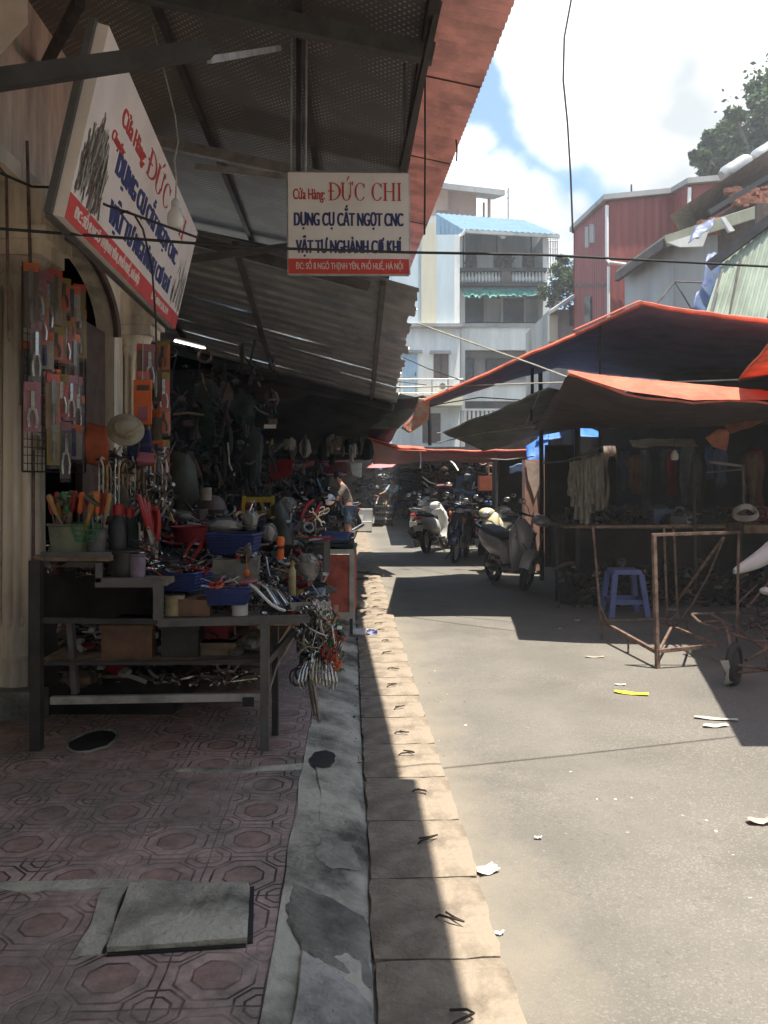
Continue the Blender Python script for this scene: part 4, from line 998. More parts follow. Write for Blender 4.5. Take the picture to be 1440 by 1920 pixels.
    for v in (452, 466, 480, 494, 508): g.tube([P(1027, v, 44), P(1046, v, 44)], .03, 4)
    tag(g.build('lattice_screen', 'steel_lt'), 'light metal lattice screen behind the right end of the blue roof', 'screen')
    # houses low between white house and red building
    t = T('low_house', 'small low house with a lean-to roof behind the bare tree', 'building', P(1062, 938, 30))
    MB().fbox(1030, 930, 1092, 580, 30, 5).build('wall', 'bgrey', t, smooth=False)
    MB().prism([P(1030, 590, 28.5), P(1092, 548, 28.5), P(1092, 545, 34), P(1030, 586, 34)], (0, 0, .12)).build('roof', 'greyclad', t, smooth=False)
    o = MB().fbox(1068, 610, 1084, 572, 29.9, .1).build('window', 'glass', t, smooth=False)
    MB().fbox(1030, 640, 1046, 590, 29.7, .3).build('panel', 'bcream', t, smooth=False)

    # --- red clad building
    t = T('red_building', 'tall red corrugated metal clad building with white downpipes', 'building', P(1200, 990, 25))
    def clad(mb, a, b, z0a, z1a, z0b, z1b, step=.12, d=.014):
        """vertical ribbed cladding between ground points a and b"""
        L = (b - a).length; n = max(2, int(L / step) * 2); nrm = V(((b - a).y, -(b - a).x, 0)).normalized(); rows = []
        for i in range(n + 1):
            t_ = i / n; p = a.lerp(b, t_) + nrm * (d if (i // 2) % 2 else 0) ; rows.append([V((p.x, p.y, z0a + (z0b - z0a) * t_)), V((p.x, p.y, z1a + (z1b - z1a) * t_))])
        return mb.grid(rows, .02)
    top = lambda u, v, y: P(u, v, y)
    c1 = P(1138, 378, 25); cL = P(1078, 432, 28.6); c2 = P(1262, 365, 25.0); c3 = P(1292, 348, 23.6); c4 = P(1420, 336, 23.6)
    g = lambda p: V((p.x, p.y, 0))
    for (p, q) in ((cL, c1), (c1, c2), (c2, c3), (c3, c4)): clad(MB(), g(p), g(q), -.0, p.z, 0, q.z).build('cladding', 'redclad', t, smooth=False)
    back = [V((c4.x + .5, 34, 0)), V((cL.x, 34, 0))]
    MB().grid([[V((c4.x, c4.y, 0)), c4.copy()], [V((c4.x, 28.7, 0)), V((c4.x, 28.7, c4.z))], [V((cL.x, 28.7, 0)), V((cL.x, 28.7, cL.z))], [g(cL), cL.copy()]], .1).build('back_wall', 'redclad', t, smooth=False)
    dz = V((0, 0, .02))
    MB().prism([cL + V((-.15, 0, 0)), c1 + V((-.15, -.2, 0)), c2 + V((0, -.2, 0)), V((c2.x + .1, 28.8, c2.z + .1)), V((cL.x - .15, 28.8, cL.z))], (0, 0, .16)).build('roof', 'greyclad', t, smooth=False)
    MB().prism([c2 + V((-.12, -.1, .02)), c3 + V((-.12, -.2, 0)), c4 + V((0, -.2, 0)), V((c4.x, 28.8, c4.z + .4)), V((c2.x - .12, 28.8, c2.z + .4))], (0, 0, .16)).build('roof', 'greyclad', t, smooth=False)
    MB().tube([c1 + V((-.02, -.08, -.15)), P(1138, 486, 24.9), P(1142, 492, 24.8), P(1182, 497, 24.8)], .055, 8).tube([P(1141, 500, 24.9), P(1141, 600, 24.9)], .05, 8).build('downpipe', 'bwhite', t)
    MB().tube([c3 + V((-.02, -.1, -.1)), P(1290, 445, 23.5)], .055, 8).build('downpipe', 'bwhite', t)
    def sidewin(u0, u1, v0, v1, m, nm='window'):
        def on(u, v, off=.08):
            # intersect the view ray with the plane of the street side wall
            a, b = g(cL), g(c1); k = (u - 720) / F; d = b - a; s = (a.x - k * a.y) / (k * d.y - d.x); p = a + d * s; return V((p.x - off, p.y, CH + (900 - v) / F * p.y))
        a, b, c, d = on(u0, v1), on(u1, v1), on(u1, v0), on(u0, v0); MB().prism([a, b, c, d], (.12, 0, 0)).build(nm, m, t, smooth=False)
    sidewin(1101, 1107, 425, 464, 'bgrey'); sidewin(1110, 1117, 420, 455, 'bgrey'); sidewin(1100, 1111, 556, 606, 'glass')
    sidewin(1080, 1138, 532, 537, 'brown', 'ledge')
    tag(MB().tube([P(1184, 372, 26), P(1184, 346, 26)], .03, 5).build('antenna', 'steel_dk'), 'short lightning rod on the roof of the red building', 'antenna')
    # brown eave going up to the right, and tanks
    t = T('brown_roof_house', 'house with a steep dark brown eave rising to the right edge', 'building', P(1400, 960, 19))
    MB().prism([P(1288, 382, 20), P(1470, 262, 20), P(1470, 330, 21.2), P(1310, 420, 21.2)], (0, 1.2, .1)).build('eave', 'brown', t, smooth=False)
    MB().prism([P(1305, 432, 20.4), P(1475, 322, 20.4), P(1475, 560, 20.4), P(1290, 560, 20.4)], (0, 1.5, 0)).build('wall', 'brown', t, smooth=False)
    MB().beam(P(1330, 398, 19.8), P(1450, 326, 19.8), .1, .12).build('rafter', 'black', t, smooth=False)
    rng = random.Random(9); b = MB()
    for k in range(38):
        c = P(rng.uniform(1290, 1360), 0, 20.1); u = rng.uniform(1288, 1345); v = 455 - (u - 1288) * .55 + rng.uniform(-22, 12); b.box(P(u, v, 20.2), (rng.uniform(.12, .3), .2, rng.uniform(.05, .12)), rng.uniform(-.4, .4))
    for k in range(40): b.box(P(rng.uniform(1365, 1438), rng.uniform(352, 388), 20.2), (rng.uniform(.12, .3), .2, rng.uniform(.05, .12)), rng.uniform(-.4, .4))
    b.build('broken_brick', 'brick', t, smooth=False)['kind'] = 'stuff'
    def tank(u, v, r, L, lab):
        t = T('water_tank', lab, 'water tank', P(u, v, 22)); q = Matrix.Rotation(R(58), 3, 'Y') ; c = P(u, v, 22)
        MB().lathe([(.01, -L), (r * .7, -L + .02), (r * .96, -L + .12), (r, -L + .25)] + [(r * (1.0 if i % 2 else .97), -L + .25 + i * .12) for i in range(int((2 * L - .5) / .12))] + [(r, L - .25), (r * .96, L - .12), (r * .7, L - .02), (.01, L)], c, 20, rot=q).build('tank', 'silver', t)
        MB().box(c + V((0, 0, -r * 1.1)), (r * 2.2, .5, .12), m=0).build('stand', 'steel', t, smooth=False)
    tank(1380, 316, .24, .46, 'rounded silver water tank lying on the roof in front of the big tree'); tank(1439, 286, .26, .46, 'silver water tank cut by the right edge of the picture')
    # --- grey shed and green leaning sheets
    t = T('grey_shed', 'grey metal shed with an olive roof edge in front of the red building', 'building', P(1250, 960, 18))
    c0, c1, c2 = P(1172, 505, 19.8), P(1265, 470, 17.6), P(1345, 470, 17.6)
    clad(MB(), g(c0), g(c1), 0, P(1172, 505, 19.8).z, 0, P(1265, 452, 17.6).z, .3, .015).build('cladding', 'greyclad', t, smooth=False)
    clad(MB(), g(c1), g(c2), 0, P(1265, 452, 17.6).z, 0, P(1345, 440, 17.6).z, .3, .015).build('cladding', 'greyclad', t, smooth=False)
    a, b, c = P(1156, 516, 19.6), P(1246, 452, 17.3), P(1446, 388, 17.3)
    MB().prism([a, b, c, P(1450, 383, 23), P(1190, 495, 23)], (0, 0, .12)).build('roof', 'olive', t, smooth=False)
    MB().beam(a + V((0, -.03, -.06)), b + V((0, -.03, -.06)), .1, .2).build('eave_edge', 'brown', t, smooth=False); MB().beam(b + V((0, -.03, -.02)), c + V((0, -.03, -.02)), .1, .24).build('eave_edge', 'olive', t, smooth=False)
    MB().prism([P(1252, 455, 17.2), P(1330, 430, 17.2), P(1318, 462, 17.2), P(1275, 463, 17.2)], (0, .05, 0)).build('fascia', 'bwhite', t, smooth=False)
    MB().tube([P(1215, 590, 17), P(1265, 528, 17.2), P(1320, 530, 17.2)], .02, 5).tube([P(1265, 528, 17.2), P(1300, 585, 17)], .015, 5).build('cable', 'wire', t)
    t = T('green_sheet_wall', 'leaning wall of weathered pale green corrugated sheets above the navy tarp', 'wall', P(1380, 800, 14))
    rows = []; n = 40
    for i in range(n + 1):
        f = i / n; tp = P(1362 + 130 * f, 470 - 95 * f, 14.2 - .6 * f); bt = P(1306 + 120 * f, 640, 13.6 - .6 * f); o = V((0, -.03 if (i // 2) % 2 else 0, 0)); rows.append([tp + o, tp.lerp(bt, .33) + o, tp.lerp(bt, .66) + o, bt + o])
    MB().grid(rows, .02).build('sheet', 'greenclad', t, smooth=False)
    MB().beam(P(1328, 500, 14.1), P(1500, 370, 13.5), .12, .16).build('eave', 'steel_dk', t, smooth=False)
    for (u, v) in ((1352, 505), (1388, 480), (1425, 470)): MB().prism([P(u, v, 13.75), P(u + 5, v - 2, 13.75), P(u - 18, 590, 13.4), P(u - 22, 592, 13.4)], (0, .02, 0)).build('gap', 'steel_dk', t, smooth=False)
    MB().fbox(1420, 640, 1475, 380, 14.6, .1).build('backing', 'brown', t, smooth=False)
    # loose planks, torn blue sheet
    make_cloth('torn_sheet', 'torn blue and grey plastic sheet hanging beside the green corrugated wall', [[P(1328, 475, 14.5), P(1362, 470, 14.5)], [P(1315, 540, 14.2), P(1342, 545, 14.3)], [P(1296, 590, 14.0), P(1318, 600, 14.0)]], 'navyrag', .0, None, 'sheet', 12, 6, .22, 8, .01)
    tag(MB().prism([P(1352, 407, 16.9), P(1360, 407, 16.9), P(1378, 432, 16.9), P(1368, 434, 16.9)], (0, .1, 0)).build('plank', 'paper', smooth=False), 'short pale board propped on the olive roof edge', 'board')
    make_cloth('torn_sheet', 'dark blue plastic sheet bunched under the broken brick at the roof edge', [[P(1300, 432, 17.0), P(1340, 405, 17.0)], [P(1290, 455, 16.8), P(1335, 432, 16.8)]], 'navyrag', .1, None, 'sheet', 8, 8, .25, 5, .01)
M['navyrag'] = mat('blue_rag', (.06, .10, .22), .5, var=.7, scale=5, bump=.5, bscale=12, col2=(.13, .16, .22))
bld()

# ================================================================ TREES
def tree(name, label, base, blobs, n, trunk, size, seed, limbs=()):
    rng = random.Random(seed); t = T(name, label, 'tree', base)
    A = MB(); B = MB()
    for k in range(n):
        c, r = rng.choice(blobs) if rng.random() < .3 else blobs[int(rng.random() ** .8 * len(blobs)) % len(blobs)]
        d = V((rng.gauss(0, 1), rng.gauss(0, 1), rng.gauss(0, 1))).normalized(); rr = r * (rng.uniform(.55, 1.05) if rng.random() < .8 else rng.uniform(1.0, 1.25))
        p = c + V((d.x * rr, d.y * rr, d.z * rr * .75)); s = size * rng.uniform(.6, 1.3)
        a = V((rng.gauss(0, 1), rng.gauss(0, 1), rng.gauss(0, .6))).normalized() * s; b = a.cross(V((rng.gauss(0, 1), rng.gauss(0, 1), rng.gauss(0, 1)))).normalized() * s * .55
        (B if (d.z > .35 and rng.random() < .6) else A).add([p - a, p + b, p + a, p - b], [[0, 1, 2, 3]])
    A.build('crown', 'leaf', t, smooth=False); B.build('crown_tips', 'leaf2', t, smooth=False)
    tr = MB()
    for pts, r0, r1 in trunk: tr.tube(pts, [r0 + (r1 - r0) * i / (len(pts) - 1) for i in range(len(pts))], 8)
    tr.build('trunk', 'bark', t)
def trees():
    rng = random.Random(21); Y = 36; bl = []
    for (u, v, r) in ((1440, 190, 2.0), (1420, 240, 1.5), (1460, 280, 2.0), (1395, 240, .9), (1360, 262, .95), (1400, 290, 1.2), (1335, 290, .8), (1368, 310, 1.0), (1315, 296, .45), (1330, 320, .5), (1475, 150, 1.6), (1345, 330, .7), (1500, 220, 2.6), (1560, 180, 3), (1430, 165, .8)):
        c = P(u, v, Y + rng.uniform(-1.5, 2.5)); bl.append((c, r * .95))
        for q in range(5):
            d = V((rng.gauss(0, 1), rng.gauss(0, 1), rng.gauss(0, .8))).normalized() * r * .8; bl.append((c + d, r * rng.uniform(.25, .42)))
    f = P(1500, 300, Y)
    tr = [([V((f.x, Y, 0)), V((f.x - .3, Y, 6)), V((f.x, Y, 12))], .5, .3)]
    for c, r in bl[::7]: tr.append(([V((f.x, Y, 11)), V(((f.x + c.x) / 2, Y, (12 + c.z) / 2 + .5)), c], .16, .04))
    tree('leafy_tree', 'large leafy tree rising behind the roofs at the upper right', V((f.x, Y, 0)), bl, 24000, tr, .135, 3)
    Y = 34; bl = []
    for (u, v, r) in ((1065, 500, .5), (1050, 525, .6), (1072, 530, .6), (1038, 548, .45), (1062, 555, .55), (1082, 515, .5), (1045, 505, .3)):
        c = P(u, v, Y + rng.uniform(-.8, .8)); bl.append((c, r))
        for q in range(3): bl.append((c + V((rng.gauss(0, .35), rng.gauss(0, .3), rng.gauss(0, .3))), r * .4))
    f = P(1048, 600, Y); tr = [([V((f.x, Y, 0)), P(1050, 640, Y), P(1046, 600, Y), P(1042, 575, Y), P(1050, 540, Y)], .14, .06), ([P(1046, 610, Y), P(1034, 590, Y), P(1032, 572, Y)], .07, .04), ([P(1046, 600, Y), P(1060, 575, Y), P(1068, 545, Y)], .07, .04)]
    tree('small_tree', 'small tree with a pale forked trunk between the white and red houses', V((f.x, Y, 0)), bl, 6000, tr, .09, 4)
trees()

# ================================================================ TARPS OVER THE ROAD
def tarps():
    # big navy tarp with orange hem
    front = [P(795, 752, 8.7), P(935, 690, 8.7), P(1080, 624, 8.6), P(1205, 569, 7.7), P(1320, 585, 7.6), P(1455, 603, 7.5), V((5.6, 7.4, 3.0))]
    back = [P(799, 765, 12.3), P(925, 722, 12.4), P(1045, 688, 12.3), P(1180, 706, 11.6), P(1320, 716, 11.2), P(1500, 712, 11.2), V((7.5, 11.2, 2.9))]
    t = make_cloth('navy_tarp', 'huge navy tarp with orange hem stretched over the right side of the road', [front, back], 'tarpnavy', .05, [('front', 'tarporange'), ('left', 'tarporange')], 'tarp', 12, 42, .02, 2, hemr=.022)
    ra = [front[2].lerp(front[3], k / 12) + V((0, -.01, .03)) for k in range(13)]; rb = [p + V((0, .16, .03)) for p in ra]
    MB().grid([ra, rb], .004).build('folded_edge', 'tarporange', t, sharp=180)
    MB().tube([P(1126, 612, 8.3), P(1124, 640, 8.5), P(1125, 705, 8.6)], .012, 6).build('tie_strap', 'black', t)
    # crumpled tail
    make_cloth('torn_sheet', 'crumpled grey and orange tarp tail hanging at the left tip of the navy tarp', [[P(785, 742, 9), P(806, 750, 9)], [P(775, 770, 9.1), P(803, 790, 9)], [P(752, 800, 9.2), P(768, 804, 9.1)]], 'tailmix', .0, None, 'tarp', 12, 6, .10, 3, .004)
    # lower tarp with sunlit orange flap
    fr = [P(1066, 702, 7.4), P(1180, 738, 7.25), P(1300, 752, 7.2), P(1455, 752, 7.2), V((5.4, 7.2, 2.27))]
    up = [P(1064, 698, 7.55), P(1180, 712, 7.52), P(1300, 722, 7.48), P(1455, 735, 7.45), V((5.5, 7.45, 2.38))]
    bk = [P(1000, 806, 10.6), P(1120, 803, 10.6), P(1240, 802, 10.4), P(1400, 795, 10.2), V((6.4, 10.2, 2.2))]
    t = make_cloth('brown_tarp', 'brown tarp below the navy one with a bright orange flap along its front', [fr, bk], 'tarpbrown', .04, [('front', 'tarporange')], 'tarp', 14, 26, .03, 6)
    make_cloth('flap', '', [[p + V((0, 0, .012)) for p in up], [p + V((0, -.02, .012)) for p in fr]], 'tarporange', .02, None, 'tarp', 8, 30, .02, 7, .004, parent=t)
    # near orange tarp, mostly out of view on the right; its shade lies on the road
    make_cloth('orange_tarp', 'orange tarp whose pointed corner enters from the right edge, tied to a rope', [[P(1385, 713, 7.7), V((4.2, 7.75, 2.62)), V((5.5, 7.8, 2.7))], [V((3.0, 6.2, 2.62)), V((4.2, 6.2, 2.7)), V((5.5, 6.2, 2.75))], [V((2.52, 4.30, 2.7)), V((3.8, 4.25, 2.75)), V((5.5, 4.2, 2.8))]], 'tarporange', .03, [('left', 'tarporange')], 'tarp', 12, 12, .02, 9)
    # grey tarp with pale edge behind
    make_cloth('grey_tarp', 'grey green tarp with a pale hem sloping behind the poles', [[P(830, 810, 12.4), P(930, 770, 10.9), P(1031, 727, 9.3)], [P(905, 845, 12.9), P(1080, 800, 12.5), P(1200, 770, 12)]], 'tarpgrey', .05, [('front', 'rope')], 'tarp', 12, 16, .03, 4)
    # red-purple tarp across the road
    t = make_cloth('red_tarp', 'sagging red and purple tarp with a sunlit orange front edge across the lane', [[P(690, 822, 14.0), P(745, 838, 14.0), P(800, 843, 14.0), P(892, 845, 14.0), V((3.4, 14, 2.1))], [P(700, 872, 16.8), P(760, 868, 16.8), P(820, 860, 16.8), P(900, 868, 16.8), V((3.4, 16.8, 2.0))]], 'tarpred', .05, [('front', 'tarporange')], 'tarp', 12, 24, .03, 8, hemr=.02)
    make_cloth('flap', '', [[P(688, 820, 14.1), P(745, 833, 14.1), P(795, 838, 14.1)], [P(690, 824, 13.96), P(745, 843, 13.96), P(800, 846, 13.96)]], 'tarporange', .02, None, 'tarp', 6, 14, .02, 7, .004, parent=t)
    make_cloth('dark_green_tarp', 'dark green tarp further down the lane over the parked motorbikes', [[P(760, 862, 18.5), P(830, 850, 18.5), P(905, 868, 18.5), V((4.2, 18.5, 1.9))], [P(735, 866, 34.8), P(790, 860, 34.8), P(860, 860, 34.8), V((6, 34.8, 2.6))]], 'tarpgrey', .05, [('front', 'tarpgrey')], 'tarp', 10, 16, .03, 12)
    make_cloth('pink_awning', 'small sunlit pink awning far down the left side of the lane', [[P(685, 878, 26), P(735, 876, 26)], [P(700, 868, 28), P(745, 870, 28)]], 'tarppink', .0, None, 'awning', 6, 6, .03, 12)
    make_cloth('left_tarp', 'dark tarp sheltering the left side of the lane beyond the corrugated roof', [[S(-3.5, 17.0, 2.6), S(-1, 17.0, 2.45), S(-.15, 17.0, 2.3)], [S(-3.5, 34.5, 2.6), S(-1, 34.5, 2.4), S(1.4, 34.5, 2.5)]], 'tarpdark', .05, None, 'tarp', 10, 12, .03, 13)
    make_cloth('blue_tarp', 'bright blue tarp glowing in the sun behind the dark pole', [[P(1020, 799, 13.6), P(1060, 796, 13.6), P(1100, 799, 13.6), P(1130, 814, 13.6)], [P(1004, 830, 13.2), P(1050, 820, 13.2), P(1092, 820, 13.2), P(1124, 820, 13.2)]], 'tarpblue', .0, None, 'tarp', 6, 14, .03, 14)
    make_cloth('blue_tarp', 'blue tarp strip hanging down to a point beside the sunlit pillar', [[P(986, 834, 13.3), P(1030, 810, 13.3)], [P(988, 858, 13.1), P(1026, 850, 13.1)], [P(1001, 888, 13), P(1014, 884, 13)]], 'tarpblue', .0, None, 'tarp', 10, 8, .05, 15)
    make_cloth('orange_rag', 'torn orange cloth hanging from the rear rope above the dark stall', [[P(1345, 803, 9.6), P(1368, 800, 9.6)], [P(1322, 822, 9.6), P(1366, 826, 9.6)], [P(1338, 838, 9.6), P(1362, 842, 9.6)]], 'ragorange', .0, None, 'cloth', 8, 8, .05, 16)
    make_cloth('orange_rag', 'brown orange cloth fold sagging at the right edge below the flap', [[P(1358, 792, 9.4), P(1450, 760, 9.4)], [P(1368, 806, 9.3), P(1450, 782, 9.3)]], 'ragorange', .0, None, 'cloth', 8, 8, .05, 17)
    make_cloth('tan_sheet', 'long tan sheet spread high inside the dark stall', [[P(1180, 822, 12), P(1300, 822, 12)], [P(1190, 838, 11.6), P(1310, 836, 11.6)]], 'tan', .03, None, 'sheet', 6, 12, .05, 18)
    make_cloth('clear_sheet', 'small piece of pale translucent plastic sheet under the grey tarp', [[P(868, 818, 14.6), P(920, 828, 14.6)], [P(880, 830, 14.6), P(928, 842, 14.6)]], 'offwhite', .0, None, 'sheet', 6, 8, .08, 19)
    # closing stalls at the end of the lane
    make_cloth('white_cloth', 'white cloth lit by the sun at the far left stalls', [[P(654, 866, 25), P(679, 864, 25)], [P(660, 890, 25), P(678, 892, 25)]], 'offwhite', .0, None, 'cloth', 8, 6, .08, 20)
    # poles
    def pole(u0, v0, u1, v1, y0, y1, r, m, label): o = MB().tube([P(u0, v0, y0), P((u0 + u1) / 2 + 1, (v0 + v1) / 2, (y0 + y1) / 2), P(u1, v1, y1)], r, 8).build('pole', m); tag(o, label, 'pole')
    pole(1013, 683, 1016, 1088, 12.2, 12.2, .034, 'black', 'thick dark pole carrying the navy tarp, beside the blue tarp')
    pole(998, 690, 996, 790, 10.5, 10.5, .022, 'black', 'short dark pole hanging behind the thick dark pole')
    pole(804, 764, 806, 835, 13.5, 13.5, .03, 'black', 'short dark pole under the left tip of the navy tarp')
    pole(928, 800, 932, 1010, 14.6, 14.6, .022, 'steel_lt', 'thin pale pole rising between the parked scooters')
    pole(915, 820, 916, 960, 17.5, 17.5, .02, 'rust', 'thin rusty pole just left of the pale pole')
    pole(788, 842, 788, 878, 14, 14, .012, 'white', 'short white rod hanging from the red tarp')
    pole(1042, 985, 1044, 1128, 10.2, 10.2, .022, 'steel_dk', 'thin grey post right of the near scooter')
    pole(1300, 868, 1303, 1100, 9.0, 9.0, .02, 'steel_dk', 'grey post of the dark stall shelf')
    pole(1126, 800, 1128, 1010, 10.6, 10.6, .03, 'black', 'dark post right of the hanging pale garments')
M['tailmix'] = mat('tail_cloth', (.62, .55, .48), .7, var=.3, scale=9, col2=(.75, .2, .1), bump=.4)
M['tarppink'] = mat('pink_tarp', (.75, .32, .33), .6, var=.1, bump=0, trans=.3)
M['ragorange'] = mat('orange_rag_cloth', (.62, .22, .13), .8, var=.3, bump=.3, trans=.2)
tarps()

# ================================================================ RIGHT STALLS (dark interiors)
def right_side():
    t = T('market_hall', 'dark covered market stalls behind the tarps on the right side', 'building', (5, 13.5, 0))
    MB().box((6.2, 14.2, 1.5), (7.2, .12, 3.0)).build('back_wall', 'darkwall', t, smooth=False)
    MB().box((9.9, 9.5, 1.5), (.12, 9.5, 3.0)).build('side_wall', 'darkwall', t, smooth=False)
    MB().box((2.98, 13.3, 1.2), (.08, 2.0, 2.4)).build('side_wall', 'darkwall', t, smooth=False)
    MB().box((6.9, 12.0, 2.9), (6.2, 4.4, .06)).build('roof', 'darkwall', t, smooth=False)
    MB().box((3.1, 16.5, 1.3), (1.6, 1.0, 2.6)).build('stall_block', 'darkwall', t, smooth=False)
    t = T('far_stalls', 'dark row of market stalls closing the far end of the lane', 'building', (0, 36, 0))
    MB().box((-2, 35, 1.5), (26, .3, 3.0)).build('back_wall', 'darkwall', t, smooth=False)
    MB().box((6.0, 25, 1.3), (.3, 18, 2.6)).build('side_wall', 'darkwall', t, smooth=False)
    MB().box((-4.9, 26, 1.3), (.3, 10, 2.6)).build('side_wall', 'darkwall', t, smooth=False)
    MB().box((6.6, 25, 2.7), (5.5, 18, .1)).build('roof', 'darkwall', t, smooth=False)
    # sunlit peach pillar
    t = T('stall_pillar', 'peach painted pillar with a painted-on sunlit patch and a grey patch beside the blue tarp', 'pillar', P(1002, 1010, 13))
    MB().fbox(984, 1070, 1021, 862, 13, .25).build('pillar', 'pillar', t, smooth=False)
    MB().prism([P(986, 866, 12.99), P(1012, 868, 12.99), P(1018, 890, 12.99), P(1002, 936, 12.99), P(996, 915, 12.99), P(990, 900, 12.99)], (0, -.006, 0)).build('painted_patch', 'patch', t, smooth=False)  # V of sunlight on the pillar, painted as a paler shape
    MB().prism([P(1008, 900, 12.99), P(1020, 895, 12.99), P(1020, 940, 12.99), P(1012, 950, 12.99)], (0, -.005, 0)).build('painted_patch', 'grey', t, smooth=False)  # plain grey shape beside it
    tag(MB().tube([P(1016, 880, 12.9), P(1014, 900, 12.9), P(1015, 942, 12.9)], .02, 6).build('hanging_strap', 'black'), 'black strap hanging in front of the peach pillar', 'strap')
    # mesh panel
    t = T('mesh_panel', 'dark wire mesh panel standing between the pillar and the pale garments', 'mesh panel', P(1048, 960, 10.9))
    mb = MB()
    for k in range(16): u = 1026 + k * 3.0; mb.tube([P(u, 838, 10.9), P(u, 962, 10.9)], .004, 4)
    for k in range(20): v = 838 + k * 6.4; mb.tube([P(1026, v, 10.9), P(1072, v, 10.9)], .004, 4)
    mb.build('mesh', 'wire', t)
    f = MB()
    for a, b in (((1025, 836), (1073, 836)), ((1073, 836), (1073, 964)), ((1073, 964), (1025, 964)), ((1025, 964), (1025, 836))): f.tube([P(*a, 10.9), P(*b, 10.9)], .012, 6)
    f.build('frame', 'steel_dk', t)
    MB().fbox(1022, 966, 1076, 834, 11.05, .03).build('backing_cloth', 'tarpdark', t, smooth=False)
    # pale hanging garments on a pole
    tag(MB().tube([P(1018, 868, 10.4), P(1060, 865, 10.4), P(1100, 850, 10.3), P(1128, 838, 10.2)], .014, 6).build('hanging_rail', 'grey'), 'curved grey rail carrying the pale garments', 'rail')
    import mathutils.noise as mn
    rng = random.Random(4)
    for k, (u, vt, vb, w) in enumerate(((1072, 866, 930, 10), (1079, 864, 950, 11), (1087, 862, 974, 12), (1096, 860, 982, 12), (1104, 858, 962, 11), (1112, 856, 945, 11), (1120, 852, 958, 12), (1127, 850, 952, 9))):
        rows = []
        for i in range(15):
            f = i / 14; row = []
            for j in range(9):
                g = j / 8 - .5; uu = u + g * w * (0.7 + .9 * f) + 5 * mn.noise(V((f * 3, k * 3.3, 0))) * f; row.append(P(uu, vt + (vb - vt) * f + 3 * mn.noise(V((g * 3, k, 5))), 10.25 + .02 * (k % 3) + .05 * math.sin(g * 9 + k) * (.4 + f) + .10 * mn.noise(V((f * 6, g * 5, k)))))
            rows.append(row)
        o = MB().grid(rows, .012).build('hanging_garment', 'offwhite', sharp=180)
        tag(o, f'{ORD[k]} pale work garment from the left on the grey rail', 'garment', 'pale garments hanging on the rail')
    # stall counter and shelves
    t = T('stall_counter', 'long dark stall counter behind the rusty rack', 'counter', (4.3, 10.6, 0))
    MB().box((4.6, 11.0, .95), (4.6, 1.5, .04)).build('countertop', 'plank', t, smooth=False); MB().box((4.6, 10.4, .48), (4.5, .05, .86)).build('front_board', 'darkwall', t, smooth=False)
    for x in (2.5, 4.6, 6.7): MB().box((x, 10.35, .48), (.05, .05, .92)).build('leg', 'steel_dk', t, smooth=False)
    t = T('stall_shelf', 'dark metal shelf rack at the right edge inside the stall', 'shelf', P(1340, 950, 9.2))
    MB().beam(P(1330, 866, 9.4), P(1393, 874, 9.2), .03, .03).beam(P(1325, 886, 10), P(1390, 880, 9.4), .02, .02).build('shelf_bar', 'steel_lt', t, smooth=False)
    MB().beam(P(1393, 872, 9.2), P(1395, 1000, 9.2), .025, .025).build('post', 'steel', t, smooth=False)
    # dim goods hanging and lying in the stall
    rng = random.Random(12)
    cols = ['dkgreen', 'brown', 'grey', 'darkwall', 'tarpdark', 'cardboard', 'navyrag', 'plank', 'red']
    for k in range(26):
        u = 1140 + rng.random() * 300; v = 835 + rng.random() * 25; y = rng.uniform(11.3, 13.3); L_ = rng.uniform(.35, 1.1); w = rng.uniform(.06, .2); a = P(u, v, y)
        rows = [[a + V(((j / 5 - .5) * w * (1 + .3 * math.sin(i)), .05 * math.sin(j * 1.7 + i * .6), -L_ * i / 8)) for j in range(6)] for i in range(9)]
        o = MB().grid(rows, .015).build('hanging_goods', cols[k % len(cols)], sharp=180); tag(o, 'dim bundle of goods hanging in the dark stall interior', 'goods', 'bundles hanging inside the right stall')
    def blobbag(u, v, y, r, m, label, nm='plastic_bag', cat='bag'):
        rr = random.Random(u); o = MB().ball(P(u, v, y), r, 14, noise=.10, rng=rr).build(nm, m); tag(o, label, cat)
    blobbag(1236, 958, 10.6, (.115, .10, .085), 'bag', 'pale plastic bag bulging on the dark counter left of the cups'); 
    for k in range(7):
        c = P(1282 + k * 5, 943 + (k % 2) * 2, 10.8); c.z = .97; o = MB().lathe([(.022, 0), (.03, .13), (.027, .13), (.018, .01)], c, 10).build('plastic_cup', 'white'); tag(o, 'small white cup in the row on the dark counter', 'cup', 'white cups on the stall counter')
    for k in range(22):
        u = 1150 + rng.random() * 290; y = rng.uniform(10.4, 11.6); w = rng.uniform(.12, .35); h = rng.uniform(.06, .22); c = P(u, 900, y); c.z = .97 + h / 2
        m = cols[(k * 5) % len(cols)]; o = MB().box(c, (w, rng.uniform(.12, .3), h), rng.uniform(-.4, .4)).build('carton', m, smooth=False); tag(o, 'dim carton among the goods on the long dark counter', 'carton', 'cartons on the stall counter')
    # white lamp globe
    l = T('light_bulb', 'white unlit bulb hanging inside the dark right stall', 'lamp', P(1265, 850, 9.5))
    MB().lathe([(.001, -.07), (.035, -.068), (.047, -.04), (.044, 0), (.022, .035), (.018, .05)], P(1265, 852, 9.5), 16).build('globe', 'bulb', l)
    MB().tube([P(1265, 844, 9.5), P(1265, 800, 9.5)], .005, 5).build('cord', 'black', l)
    # coil of white hose at the right
    o = MB().tube([P(1398, 966, 9) + V((.13 * math.cos(a), .05 * math.sin(a * 2), .075 * math.sin(a) + .01 * i / 10)) for i, a in enumerate([k * math.tau / 20 for k in range(60)])], .014, 6).build('hose_coil', 'offwhite'); tag(o, 'pale coil of hose on the stall table at the right edge', 'coil')
